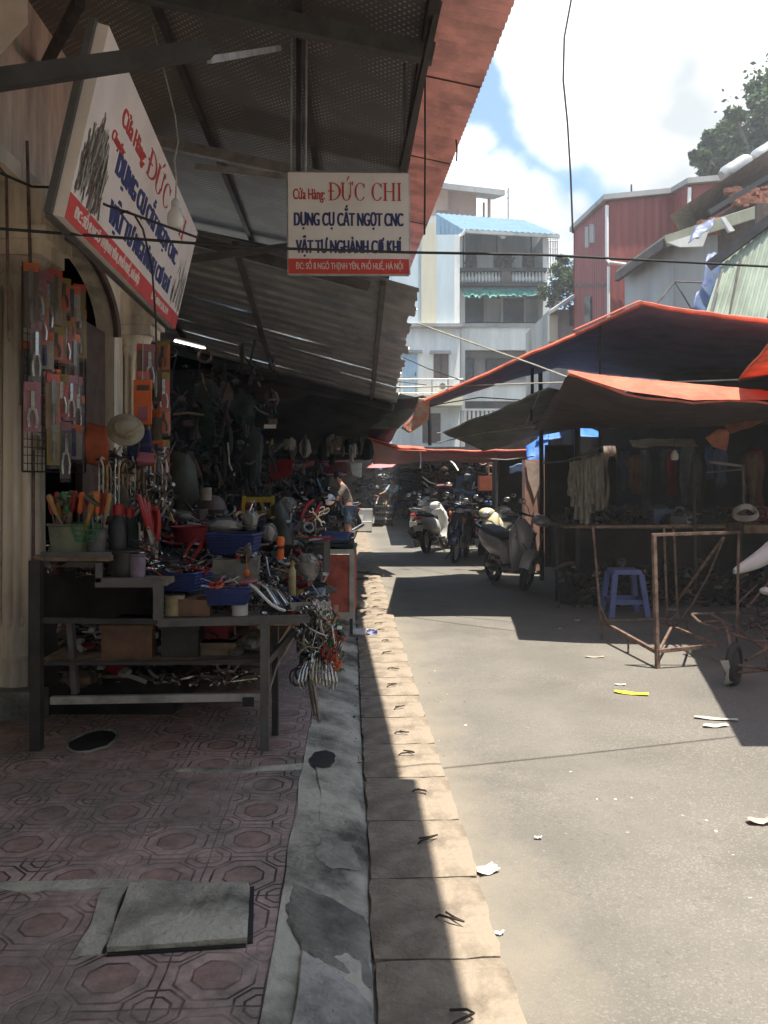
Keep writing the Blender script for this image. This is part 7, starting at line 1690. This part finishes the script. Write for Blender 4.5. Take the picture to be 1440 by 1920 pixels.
    # cans and boxes under the baskets
    def can(u, v, y, r, h, m, label, z=TZ, lid='tool', nm='tin_can'):
        c = P(u, v, y); c.z = z; t = T(nm, label, 'can', c); MB().lathe([(r, 0), (r, .005), (r * .98, .01), (r * .98, h - .01), (r, h - .005), (r, h)], c, 20).build('can', m, t); MB().lathe([(r * .99, h), (r * .99, h + .006), (r * .9, h + .004)], c, 20).build('lid', lid, t); return t
    can(328, 1140, 4.45, .055, .11, 'brass', 'dull brass coloured can under the long blue basket'); can(450, 1140, 4.45, .045, .06, 'white', 'white tub under the front blue basket', lid='white', nm='white_tub')
    def carton(u, v, y, w, d, h, m, label, z=TZ, rz=0, nm='carton'):
        c = P(u, v, y); c.z = z + h / 2; t = T(nm, label, 'box', (c.x, c.y, z)); MB().box(c, (w, d, h), rz).build('box', m, t, smooth=False)
        f = MB(); q = Matrix.Rotation(rz, 3, 'Z')
        for s in (-1, 1): f.beam(c + q @ V((s * w / 2, -d / 2, h / 2)), c + q @ V((s * w / 2, d / 2, h / 2)), .012, .006)
        f.beam(c + q @ V((0, -d / 2 - .002, h / 2 + .002)), c + q @ V((0, d / 2, h / 2 + .002)), .03, .002); f.build('flap_edge', m, t, smooth=False)
    carton(372, 1140, 4.5, .17, .2, .09, 'cardboard', 'brown carton between the brass can and the white tub'); carton(405, 1100, 5.0, .26, .3, .16, 'grey', 'grey carton behind the front blue basket'); carton(445, 1080, 5.15, .28, .3, .25, 'greybeige', 'grey beige carton carrying the dark blue crate', rz=.1)
    carton(360, 1080, 5.5, .30, .3, .20, 'brown', 'dark brown carton under the red basin')
    # ---- long steel tools, clamps
    def tool(pts, r, m, label, nm='steel_bar', cat='tool'): o = MB().tube(pts, r, 7).build(nm, m); tag(o, label, cat)
    tool([P(468, 1096, 4.45), P(480, 1104, 4.42), P(495, 1120, 4.40), P(510, 1134, 4.38), P(524, 1142, 4.37), P(534, 1145, 4.4)], .009, 'whitepaint', 'long white curved saw frame lying over the table edge', 'saw_frame')
    for k in range(9):
        a = P(478 + k * 7, 1090 + k * 3, 4.5 + .04 * k); b = P(520 + k * 6, 1136 + (k % 3) * 3, 4.42 + .04 * k); o = MB().tube([a, a.lerp(b, .5) + V((0, 0, .03)), b], [.010, .007, .010], 7).ball(a, (.018, .018, .014), 8).tube([b + V((.016 * math.cos(x), 0, .016 * math.sin(x))) for x in [i * math.tau / 8 for i in range(8)]], .004, 5, closed=True).build('steel_clamp', ['chrome', 'tool', 'steel_dk'][k % 3]); tag(o, f'{ORD[k]} steel clamp from the left in the slanting row at the table front', 'clamp', 'steel clamps in a slanting row')
    for k in range(46):
        u = rng.uniform(480, 600); y = rng.uniform(4.6, 6.0); c = P(u, 0, y); c.z = TZ + rng.uniform(.01, .13)
        kd = ['spanner', 'pliers_black', 'spanner', 'pliers_red', 'scis_steel', 'spanner', 'pliers_blue', 'pliers_black'][k % 8]
        G[kd].put(c, rot=(rng.uniform(-.9, .9), rng.uniform(-.9, .9), rng.random() * 6.28), label=cn(kd) + ' in the jumble on the right half of the table', group='jumbled tools on the right half of the table')
    for k in range(40):
        u = rng.uniform(300, 480); y = rng.uniform(4.9, 5.8); c = P(u, 0, y); c.z = TZ + rng.uniform(.12, .30)
        kd = ['spanner', 'pliers_black', 'pliers_red', 'scis_steel', 'spanner', 'ladle_dull'][k % 6]
        G[kd].put(c, rot=(rng.uniform(-1, 1), rng.uniform(-1, 1), rng.random() * 6.28), label=cn(kd).replace('dull handled scissors', 'dull steel ladle') + ' in the heap behind the blue baskets', group='jumbled tools behind the blue baskets')
    # grey tray of dark parts
    t = T('metal_tray', 'grey metal tray of dark round parts at the right front corner of the table', 'tray', P(580, 1150, 4.6)); c = P(580, 1146, 4.65)
    c.z = TZ + .01; MB().box(c, (.22, .26, .01), .15).build('bottom', 'steel_lt', t, smooth=False)
    q = Matrix.Rotation(.15, 3, 'Z')
    for (dx, dy, w, d) in ((0, -.13, .22, .008), (0, .13, .22, .008), (-.11, 0, .008, .26), (.11, 0, .008, .26)): MB().box(c + q @ V((dx, dy, .025)), (w, d, .05), .15).build('side', 'steel_lt', t, smooth=False)
    for k in range(14): cc = c + V((rng.uniform(-.08, .09), rng.uniform(-.09, .09), .04 + .03 * rng.random())); o = MB().tube([cc + V((.022 * math.cos(x), .022 * math.sin(x), .004 * math.sin(x * 2))) for x in [i * math.tau / 10 for i in range(10)]], .010, 6, closed=True).build('rubber_ring', 'rubberpurple'); tag(o, 'dark rubber ring lying in the grey metal tray', 'ring', 'rubber rings in the metal tray')
    # torches
    def torch(u, v, y, h, label):
        c = P(u, v, y); t = T('torch', label, 'torch', c); MB().lathe([(.018, 0), (.022, .01), (.022, h * .45), (.014, h * .5), (.014, h * .55)], c, 14).build('handle', 'orange', t); MB().lathe([(.014, h * .55), (.024, h * .62), (.026, h * .9), (.018, h)], c, 14).build('head', 'orange', t)
        MB().lathe([(.0235, h * .48), (.0235, h * .56)], c, 14).build('ring', 'black', t)
    torch(526, 1049, 4.9, .14, 'bright orange torch standing in the middle of the table'); 
    o = MB().ball(P(463, 1076, 4.8), (.020, .020, .026), 12).tube([P(463, 1070, 4.8), P(462, 1040, 4.8)], .003, 5).build('orange_float', 'orange'); tag(o, 'small orange float hanging by a string over the front basket', 'float')
    can(535, 1110, 4.8, .035, .10, 'grey', 'grey cup left of the yellow can', nm='grey_cup'); can(557, 1105, 4.9, .042, .08, 'yellow', 'yellow can in front of the clear plastic bag', nm='yellow_can'); flask(548, 4.75, .22, .022, 'brass', 'yellow', 'small brown bottle behind the yellow can', TZ + .05)
    # bags
    def pbag(u, v, y, r, label, m='bag', seed=1):
        r = tuple(q * .8 for q in r)
        rr = random.Random(seed); b = MB().ball(P(u, v, y), r, 18, noise=.14, rng=rr); o = b.build('plastic_bag', m, sharp=25); tag(o, label, 'bag'); c = P(u, v, y); MB().ball(c, (r[0] * .75, r[1] * .75, r[2] * .72), 12, noise=.2, rng=rr).build('contents', ['tool', 'offwhite', 'brown'][seed % 3], o)
    pbag(575, 1065, 4.9, (.095, .09, .11), 'knotted clear plastic bag of dull parts at the right of the table', seed=3); pbag(420, 985, 5.5, (.16, .12, .06), 'flat clear bag in the dark blue crate', seed=1); pbag(470, 975, 5.6, (.07, .07, .09), 'white lumpy bag right of the flat clear bag', seed=4)
    pbag(505, 1000, 5.7, (.07, .07, .09), 'clear bag beside the yellow folding ladder', seed=7); pbag(538, 955, 6.2, (.10, .08, .12), 'crumpled clear bag on top of the grey bundle', seed=6); pbag(340, 968, 5.9, (.10, .08, .05), 'dim bag lying in the red basin', seed=5); pbag(466, 1035, 5.0, (.03, .03, .07), 'small clear bottle shaped bag hanging over the crate side', seed=8)
    # bundle leaning
    o = MB().tube([P(535, 1030, 5.9), P(528, 990, 6.0), P(520, 950, 6.1)], [.07, .09, .05], 12).build('wrapped_bundle', 'oliveshade'); tag(o, 'upright grey wrapped bundle behind the orange torch', 'bundle')
    # yellow folding ladder
    t = T('folding_ladder', 'dark yellow folding ladder standing at the back of the table', 'ladder', P(480, 1010, 6.3))
    for (a, b) in (((452, 1010), (458, 930)), ((505, 1010), (512, 930)), ((490, 940), (520, 1020))): MB().beam(P(*a, 6.3), P(*b, 6.3), .045, .02).build('rail', 'yellowdim', t, smooth=False)
    for v in (936, 962, 990): MB().fbox(455, v + 6, 512, v - 4, 6.3, .03).build('rung', 'yellowdim', t, smooth=False)
    # wooden rollers
    for k, (a, b) in enumerate((((560, 1012), (533, 972)), ((571, 1008), (545, 968)), ((566, 1015), (552, 984)))): o = MB().tube([P(*a, 6.2), P(*b, 6.4)], .018, 10).build('wooden_rod', 'wood' if k else 'tanpink'); tag(o, f'{["pinkish", "thick orange", "short orange"][k]} wooden handle leaning at the back right of the table', 'handle')
    o = MB().tube([P(548, 976, 6.4), P(562, 967, 6.4)], .022, 10).build('paper_roll', 'white'); tag(o, 'short white roll tip above the wooden handles', 'roll')
    o = MB().lathe([(.045, 0), (.045, .10), (.04, .10), (.04, .02)], P(386, 938, 6.3), 18).build('beige_cup', 'hat'); tag(o, 'beige cylinder standing on the dim back heap', 'cup')
    o = MB().ball(P(335, 915, 6.6), (.17, .15, .30), 14, noise=.06, rng=rng).build('cloth_sack', 'oliveshade'); tag(o, 'tall dim olive sack behind the ladles', 'sack')
    o = MB().ball(P(395, 955, 6.6), (.13, .12, .12), 12, noise=.1, rng=rng).build('cloth_sack', 'brown'); tag(o, 'brown lump under the beige cylinder', 'sack')
    # back heap cartons
    for k in range(16):
        u = 300 + k * 18 + rng.uniform(-6, 6); y = rng.uniform(6.0, 6.6); w = rng.uniform(.14, .28); h = rng.uniform(.1, .24); c = P(u, 0, y); c.z = 1.08 + h / 2
        o = MB().box(c, (w, .2, h), rng.uniform(-.3, .3)).build('carton', rng.choice(['brown', 'grey', 'dkgreen', 'darkwall', 'cardboard', 'navycloth']), smooth=False); tag(o, 'dim carton on the raised back row of the stall', 'box', 'cartons on the back row of the stall')
    for k in range(30):
        u = rng.uniform(300, 600); y = rng.uniform(5.9, 6.6); c = P(u, 0, y); c.z = 1.22 + rng.uniform(0, .1); kd = ['pliers_black', 'spanner', 'pliers_red', 'pliers_black', 'spanner', 'scis_steel'][k % 6]
        G[kd].put(c, rot=(rng.uniform(-1, 1), rng.uniform(-1, 1), rng.random() * 6.28), label=cn(kd).replace('steel handled scissors', 'steel tool') + ' lying on the dim back row of the stall', group='small tools on the back row of the stall')
    # colourful pens near the torch
    for k in range(8): a = P(552 + k * 7, 1008 + (k % 3) * 4, 5.9); tool([a, a + V((.10, .03 * (k % 3 - 1), .01))], .008, ['pink', 'green', 'blue', 'red', 'white', 'blue', 'purple', 'red'][k], f'{["pink", "green", "blue", "red", "white", "second blue", "purple", "second red"][k]} coloured stick lying before the wooden handles', 'stick', 'stick')
    # ---- bunch hanging at the right corner
    ch = P(600, 1172, 4.45)
    tool([P(585, 1158, 4.45), P(600, 1170, 4.42), P(615, 1160, 4.4)], .004, 'wire', 'wire loop holding the bunch of scissors at the table corner', 'hook', 'hook')
    cols = ['scis_steel', 'scis_steel', 'scis_yellow', 'scis_red', 'scis_steel', 'pliers_red', 'scis_green', 'scis_red', 'scis_steel', 'pliers_green', 'scis_orange', 'scis_yellow', 'pliers_yellow']
    for k in range(78):
        f = (k + rng.random()) / 78; sp = 10 + 30 * math.sin(math.pi * min(1, f * 1.15)); v = 1150 + 122 * f
        side = rng.uniform(-1, 1); u = 592 + 22 * f * (1 if side > 0 else -.2) + sp * side * .82; y = 4.45 + rng.uniform(-.10, .10)
        if side > .35: kd = ['scis_steel', 'scis_yellow', 'pliers_red', 'scis_red', 'scis_red', 'scis_orange'][int(f * 5.9)] if k % 3 else 'scis_steel'
        elif side > -.3 and f > .5: kd = ['pliers_green', 'scis_green', 'scis_steel', 'scis_yellow'][k % 4]
        elif f < .3: kd = 'scis_steel' if k % 5 else 'scis_yellow'
        else: kd = ['scis_steel', 'pliers_black', 'spanner'][k % 3]
        G[kd].put(P(u, v, y), rot=(rng.uniform(-.7, .7), R(90) + rng.uniform(-.7, .7), rng.uniform(-1.5, 1.5)), label=cn(kd).replace('steel handled', 'all steel') + ' in the bunch hanging at the table corner', group='scissors and pliers in the hanging bunch', scale=.85)
    # metal spoons fanning below, and the long ladle
    for k in range(12):
        a = P(572 + k * 4.6, 1232 + abs(k - 6) * 1.5, 4.36 + .02 * (k % 4)); rows = []; o = MB()
        pts = [a + V((.02 * math.cos(q_) * (1 if k % 2 else 1), 0, 0)) for q_ in (0,)]
        o.tube([a, a + V((.012 * (k - 6) * .3, -.03, -.045)), a + V((.012 * (k - 6) * .45, -.045, -.10)), a + V((.012 * (k - 6) * .3, -.02, -.15))], [.004, .008, .008, .003], 7); o = o.build('steel_hook', 'chrome'); tag(o, 'curved bright steel hook in the fan under the hanging bunch', 'hook', 'curved steel hooks under the bunch')
    for k in range(2):
        t = T('long_ladle', ['long steel ladle hanging lowest from the table corner', 'second long ladle just left of the lowest one'][k], 'ladle', P(594, 1355, 4.35))
        a = P(585 + k * -8, 1262, 4.34 + .03 * k); b = P(598 - k * 8, 1352 - 12 * k, 4.34 + .03 * k); MB().tube([a, a.lerp(b, .5), b], [.006, .012, .006], 8).build('handle', 'tool', t); MB().tube([b + V((.008 * math.cos(x), 0, .010 * math.sin(x))) for x in [i * math.tau / 8 for i in range(8)]], .003, 5, closed=True).build('ring', 'tool', t)
    tool([P(562, 1160, 4.4), P(580, 1178, 4.36), P(600, 1188, 4.33), P(612, 1192, 4.3)], .004, 'whitepaint', 'pale wire bending over the top of the hanging bunch', 'wire', 'wire'); tool([P(556, 1200, 4.35), P(575, 1212, 4.3), P(598, 1215, 4.3), P(612, 1200, 4.3)], .004, 'chrome', 'steel wire loop sticking out left of the hanging bunch', 'wire', 'wire')
    for k in range(10): a = P(rng.uniform(555, 590), rng.uniform(1240, 1270), 4.45); tool([a + V((.05 * math.cos(x), .02 * math.sin(x * 2 + k), .05 * math.sin(x))) for x in [i * math.tau / 10 for i in range(9)]], .003, 'wire', 'dark wire ring low on the left side of the hanging bunch', 'wire_ring', 'ring')
    # ---- goods under the table
    def under(u0, u1, v0, v1, y, m, label, nm='crate'):
        a = P(u0, v1, y); b = P(u1, v0, y); t = T(nm, label, 'crate', (a + b) / 2); w = b.x - a.x; h = b.z - a.z; MB().box(((a.x + b.x) / 2, y + .18, a.z + h / 2), (w, .36, h)).build('body', m, t, smooth=False); MB().box(((a.x + b.x) / 2, y + .175, b.z - .012), (w + .02, .38, .024)).build('rim', m, t, smooth=False)
    under(190, 285, 1172, 1238, 4.42, 'brown2', 'brown wooden crate under the middle step of the stall'); under(302, 372, 1172, 1236, 4.45, 'steel_dk', 'dark grey crate under the left part of the table'); under(374, 428, 1168, 1205, 4.6, 'darkredpl', 'dark red box under the middle of the table'); under(375, 440, 1205, 1236, 4.5, 'plank', 'plank box below the dark red box')
    pbag(475, 1205, 4.55, (.08, .10, .07), 'dim white bag under the right part of the table', 'bag', 3); pbag(445, 1222, 4.5, (.06, .10, .04), 'flat dim bag beside the plank box under the table', 'bag', 2)
    for k in range(24):
        u = rng.uniform(110, 480); y = rng.uniform(4.6, 5.6); c = P(u, 0, y); low = k % 2; c.z = (.36 if low else .57) + .05; o = MB().ball(c, (rng.uniform(.04, .12), .08, rng.uniform(.03, .07)), 10, noise=.25, rng=rng).build('bundle', rng.choice(['grey', 'brown', 'tool', 'tarpdark', 'darkredpl', 'offgrey', 'blackpl'])); tag(o, 'dim bundle on the ' + ('lower' if low else 'upper') + ' shelf under the stall', 'bundle', 'bundles on the ' + ('lower' if low else 'upper') + ' shelf')
    for k in range(10): a = P(330 + k * 14, 1258, 4.7); G['spanner'].put(V((a.x, a.y, .37 + .01 * (k % 3))), rng.random() * 3, 'shiny spanner on the lower shelf under the table', 'spanners on the lower shelf', scale=1.3)
    # ---- red cabinet with dark cloths
    t = T('red_cabinet', 'grey framed cabinet with a faded red panel beside the kerb', 'cabinet', P(626, 1160, 8.0)); Y = 7.6
    a = P(588, 1160, Y); b = P(664, 1030, Y); z0, z1 = P(0, 1160, Y).z, P(0, 1030, Y).z
    MB().fbox(596, 1150, 656, 1040, Y + .012, .02).build('panel', 'fadedred', t, smooth=False)
    fr = MB(); w = .045
    for (x0, y0, x1, y1) in ((a.x, z0, b.x, z0 + w * 1.3), (a.x, z1 - w, b.x, z1)): fr.box(((x0 + x1) / 2, Y + .02, (y0 + y1) / 2), (x1 - x0, .04, y1 - y0))
    for x in (a.x + w / 2, b.x - w / 2): fr.box((x, Y + .02, (z0 + z1) / 2), (w, .036, z1 - z0 - .002))
    fr.build('front_frame', 'steel_lt', t, smooth=False)
    MB().box(((a.x + b.x) / 2 - .4, Y + .45, z1 - .02), (b.x - a.x + .8, .8, .035)).build('top', 'steel', t, smooth=False); MB().box((b.x - .02, Y + .45, (z0 + z1) / 2 - .03), (.03, .78, z1 - z0 - .08)).build('side', 'fadedred', t, smooth=False)
    for x in (a.x + .03, b.x - .03): MB().beam(V((x, Y + .05, .08)), V((x, Y + .05, z0)), .03, .03).build('leg', 'steel_dk', t, smooth=False)
    for k in range(4): make_cloth('folded_cloth', f'{ORD[k]} dark green cloth layer from the bottom on the red cabinet', [[P(590, 1030, 7.6) + V((0, .02, .02 + k * .028)), P(662 - k * 4, 1032, 7.6) + V((0, .02, .02 + k * .026))], [P(588, 1030, 7.6) + V((0, .6, .04 + k * .03)), P(660, 1030, 7.6) + V((0, .6, .03 + k * .03))]], ['dkgreen', 'tarpdark', 'dkgreen', 'navycloth'][k], 0, None, 'cloth', 12, 16, .035, 30 + k, .02)
    make_cloth('green_cloth_corner', 'pale green cloth corner poking out in front of the red panel', [[P(600, 1090, 5.6), P(618, 1100, 5.6)], [P(604, 1118, 5.6), P(636, 1113, 5.6)]], 'tarpgrey', 0, None, 'cloth', 6, 6, .02, 5, .006)
    o = MB().box(P(595, 1100, 5.3), (.06, .2, .16)).box(P(594, 1130, 5.0), (.05, .15, .12)).build('dark_case', 'black', smooth=False); tag(o, 'black case standing at the right end of the table', 'case')
    o = MB().fbox(572, 1128, 606, 1110, 5.0, .2).build('blue_grey_box', 'bluegrey', smooth=False); tag(o, 'blue grey flat box behind the metal tray', 'box')
    o = MB().fbox(626, 1150, 634, 1136, 5.4, .03).build('small_carton', 'tanpink', smooth=False); tag(o, 'small pale carton stuck beside the hanging bunch', 'box')
    # pendant switch and hanging label in the dark
    o = MB().fbox(495, 803, 517, 796, 9.5, .03).build('label_plate', 'white', smooth=False); tag(o, 'tiny white plate hanging in the dark shop behind the stall', 'plate')
    tool([P(427, 830, 9), P(430, 870, 9), P(440, 892, 9)], .01, 'rope', 'pale cord hanging in the dark shop interior', 'cord', 'cord'); tool([P(378, 700, 9), P(384, 725, 9), P(392, 742, 9)], .012, 'rust', 'brown hook hanging in the dark behind the second column', 'hook', 'hook')
for k_, h_ in (('pinkish', 'pink'),):
    t_ = T('pliers', '-', 'pliers'); hb_ = MB()
    for s_ in (-1, 1): hb_.tube([V((.01, s_ * .008, .012)), V((-.03, s_ * .026, .012)), V((-.075, s_ * .030, .012)), V((-.115, s_ * .020, .012))], [.007, .010, .010, .008], 7)
    hb_.build('handles', h_, t_); MB().beam(V((0, .004, .012)), V((.07, .007, .012)), .012, .012).beam(V((0, -.004, .012)), V((.07, -.007, .012)), .012, .012).build('jaws', 'tool', t_, smooth=False); G['pliers_pinkish'] = Proto(t_)
for k_, c_ in (('orangebag', (.36, .08, .03)), ('navycloth', (.03, .04, .12)), ('greentin', (.20, .22, .15)), ('purplegrey', (.24, .18, .24)), ('darkredpl', (.28, .02, .03)), ('brass', (.40, .33, .18)), ('greybeige', (.28, .26, .21)), ('rubberpurple', (.06, .045, .06)),
              ('yellowdim', (.42, .30, .02)), ('tanpink', (.55, .35, .25)), ('oliveshade', (.05, .05, .03)), ('brown2', (.17, .09, .055)), ('fadedred', (.36, .085, .06)), ('bluegrey', (.22, .26, .32))):
    M[k_] = mat(k_ + '_surface', c_, .6, var=.3, bump=.1)
goods()
for p_ in G.values():                       # models nobody placed
    if not p_.used:
        for c_ in kids(p_.root): bpy.data.objects.remove(c_)
        bpy.data.objects.remove(p_.root)
# ================================================================ FINE CLUTTER nobody could count
def heap_of(name, label, n, box, mats, size, seed, cat='hardware', up=.5, dome=0.0):
    """box: (u0, u1, y0, y1, z0, z1) - small rods, rings and chunks lying through one another"""
    rng = random.Random(seed); mb = MB(); u0, u1, y0, y1, z0, z1 = box
    for k in range(n):
        y = rng.uniform(y0, y1); u = rng.uniform(u0, u1); f = 1 - dome * abs((u - u0) / (u1 - u0) * 2 - 1) ** 2
        c = V(((u - 720) / F * y, y, z0 + (z1 - z0) * f * rng.random() ** 1.5)); s = size * rng.uniform(.5, 1.5); m = rng.randrange(len(mats))
        d = V((rng.gauss(0, 1), rng.gauss(0, 1), rng.gauss(0, up))).normalized() * s; t = rng.random()
        if t < .5: mb.tube([c - d, c + V((0, 0, s * .25 * rng.uniform(-1, 1))), c + d], s * rng.uniform(.07, .2), 5, m)
        elif t < .7:
            e = V((rng.gauss(0, 1), rng.gauss(0, 1), rng.gauss(0, 1))).cross(d).normalized() * s * .5; d2 = d * .5; mb.tube([c + d2 * math.cos(a) + e * math.sin(a) for a in [i * math.tau / 8 for i in range(8)]], s * .12, 4, m, closed=True)
        elif t < .85: mb.box(c, (s * rng.uniform(.3, 1), s * rng.uniform(.3, .8), s * rng.uniform(.15, .5)), rng.random() * 3, m, rot=Matrix.Rotation(rng.uniform(-.6, .6), 3, 'X') @ Matrix.Rotation(rng.random() * 3, 3, 'Z'))
        else: mb.ball(c, (s * .5, s * .4, s * .3), 6, m, noise=.3, rng=rng)
    o = mb.build(name, mats, sharp=50); tag(o, label, cat); o['kind'] = 'stuff'
heap_of('small_hardware', 'fine jumble of small dark and shiny hardware over the front of the table', 520, (300, 590, 4.45, 5.1, TZ, TZ + .05), ['tool', 'steel_dk', 'chrome', 'brown', 'darkredpl', 'blackpl', 'grey'], .035, 1)
heap_of('small_hardware', 'fine heap of small parts rising behind the blue baskets', 620, (305, 600, 5.0, 5.9, TZ, TZ + .30), ['tool', 'steel_dk', 'chrome', 'brown', 'darkredpl', 'blackpl', 'offgrey', 'dkgreen', 'plank'], .05, 2, dome=.3)
heap_of('small_hardware', 'dim fine heap of goods along the raised back row of the stall', 480, (300, 600, 5.9, 6.6, 1.05, 1.30), ['steel_dk', 'brown', 'blackpl', 'grey', 'dkgreen', 'tool', 'tan', 'offgrey'], .065, 3, dome=.5)
heap_of('small_hardware', 'small parts strewn over the middle and top steps of the stall', 260, (90, 300, 4.4, 5.0, 1.02, 1.20), ['tool', 'steel_dk', 'chrome', 'brown', 'darkredpl', 'blackpl'], .035, 4)
heap_of('small_hardware', 'dim clutter filling the shelf under the table', 340, (110, 485, 4.5, 5.6, .57, .70), ['steel_dk', 'brown', 'blackpl', 'grey', 'tool', 'offgrey', 'darkredpl'], .055, 5)
heap_of('small_hardware', 'dim clutter with a few glints on the lowest shelf', 260, (110, 485, 4.7, 5.6, .36, .46), ['steel_dk', 'brown', 'blackpl', 'chrome', 'tool', 'offgrey'], .05, 6)
heap_of('small_hardware', 'dark tangle of hanging tools behind the ladles by the second column', 300, (190, 320, 5.0, 5.5, 1.3, 1.75), ['steel_dk', 'tool', 'brown', 'chrome', 'tan', 'blackpl'], .06, 7, up=2.5)
heap_of('small_hardware', 'tangled keys and small tools inside the bunch at the table corner', 260, (572, 640, 4.38, 4.56, .50, .83), ['chrome', 'tool', 'steel_dk', 'redcard', 'green', 'blackpl', 'tool'], .03, 8, up=1.5)
heap_of('stall_clutter', 'dim clutter spread over the long counter of the right stall', 420, (1060, 1440, 10.4, 11.6, .97, 1.14), ['darkwall', 'brown', 'grey', 'dkgreen', 'tarpdark', 'cardboard', 'offwhite', 'blackpl'], .08, 9)
heap_of('stall_clutter', 'dim goods stacked under and before the right stall counter', 300, (1045, 1440, 9.6, 10.3, .02, .5), ['darkwall', 'brown', 'blackpl', 'dkgreen', 'tarpdark', 'tool'], .10, 10)
heap_of('stall_clutter', 'dense dark goods hanging and stacked at the far right stalls', 520, (800, 985, 18, 27, .3, 2.0), ['darkwall', 'brown', 'blackpl', 'grey', 'navyrag', 'cardboard', 'offgrey', 'darkred', 'tool'], .16, 11)
heap_of('stall_clutter', 'dense dark goods filling the far left stalls', 460, (480, 612, 15, 24, .3, 2.1), ['darkwall', 'brown', 'blackpl', 'grey', 'tarpdark', 'darkred', 'dkgreen', 'tool'], .14, 12)
heap_of('stall_clutter', 'distant dark goods closing the end of the lane', 420, (665, 860, 32.6, 34.5, .1, 2.2), ['darkwall', 'brown', 'blackpl', 'grey', 'tarpdark', 'darkred', 'offgrey', 'navyrag'], .22, 13)
heap_of('stall_clutter', 'dim goods hanging in the dark left shops behind the ladles', 300, (310, 520, 8.6, 11.5, 1.3, 3.0), ['darkwall', 'brown', 'blackpl', 'tarpdark', 'dkgreen', 'steel_dk'], .12, 14, up=2)
heap_of('gutter_debris', 'scattered grit and scraps along the ramp and gutter', 260, (600, 690, 4.2, 9.5, .035, .05), ['brown', 'tan', 'stainpaper', 'grey', 'dkgreen'], .012, 15, cat='debris')
heap_of('road_grit', 'small grit along the outer edge of the drain slabs', 300, (700, 900, 3.0, 9.0, .006, .012), ['stainpaper', 'brown', 'tan', 'paper'], .006, 16, cat='debris')
# ================================================================ ADDED HAZE
def glare_haze():  # thin fog volume added to lift dark tones like lens glare
    m = bpy.data.materials.new('glare_haze'); m.use_nodes = True; N, L = nodes_of(m); N.remove(N['Principled BSDF'])
    v = N.new('ShaderNodeVolumePrincipled'); v.inputs['Color'].default_value = (.93, .95, .97, 1); v.inputs['Density'].default_value = 0.0030; v.inputs['Anisotropy'].default_value = .2
    L.new(v.outputs[0], N['Material Output'].inputs['Volume'])
    struct(MB().box((5, 30, 8), (136, 126, 18)).build('glare_haze', m, keep=True, smooth=False), 'stuff')
glare_haze()

# ================================================================ LABELS OF LOOK-ALIKES: told apart by their order in the view
def number_labels():
    by = {}
    for o in COL.objects:
        if o.parent is None and 'label' in o: by.setdefault(o['label'], []).append(o)
    for lab, os_ in by.items():
        if len(os_) < 2: continue
        os_.sort(key=lambda o: o.location.x / max(o.location.y, .1)); nw = len(lab.split())
        for i, o in enumerate(os_):
            if nw <= 13 and len(os_) < 99: o['label'] = lab + ', ' + ordinal(i + 1) + ' from left'
number_labels()
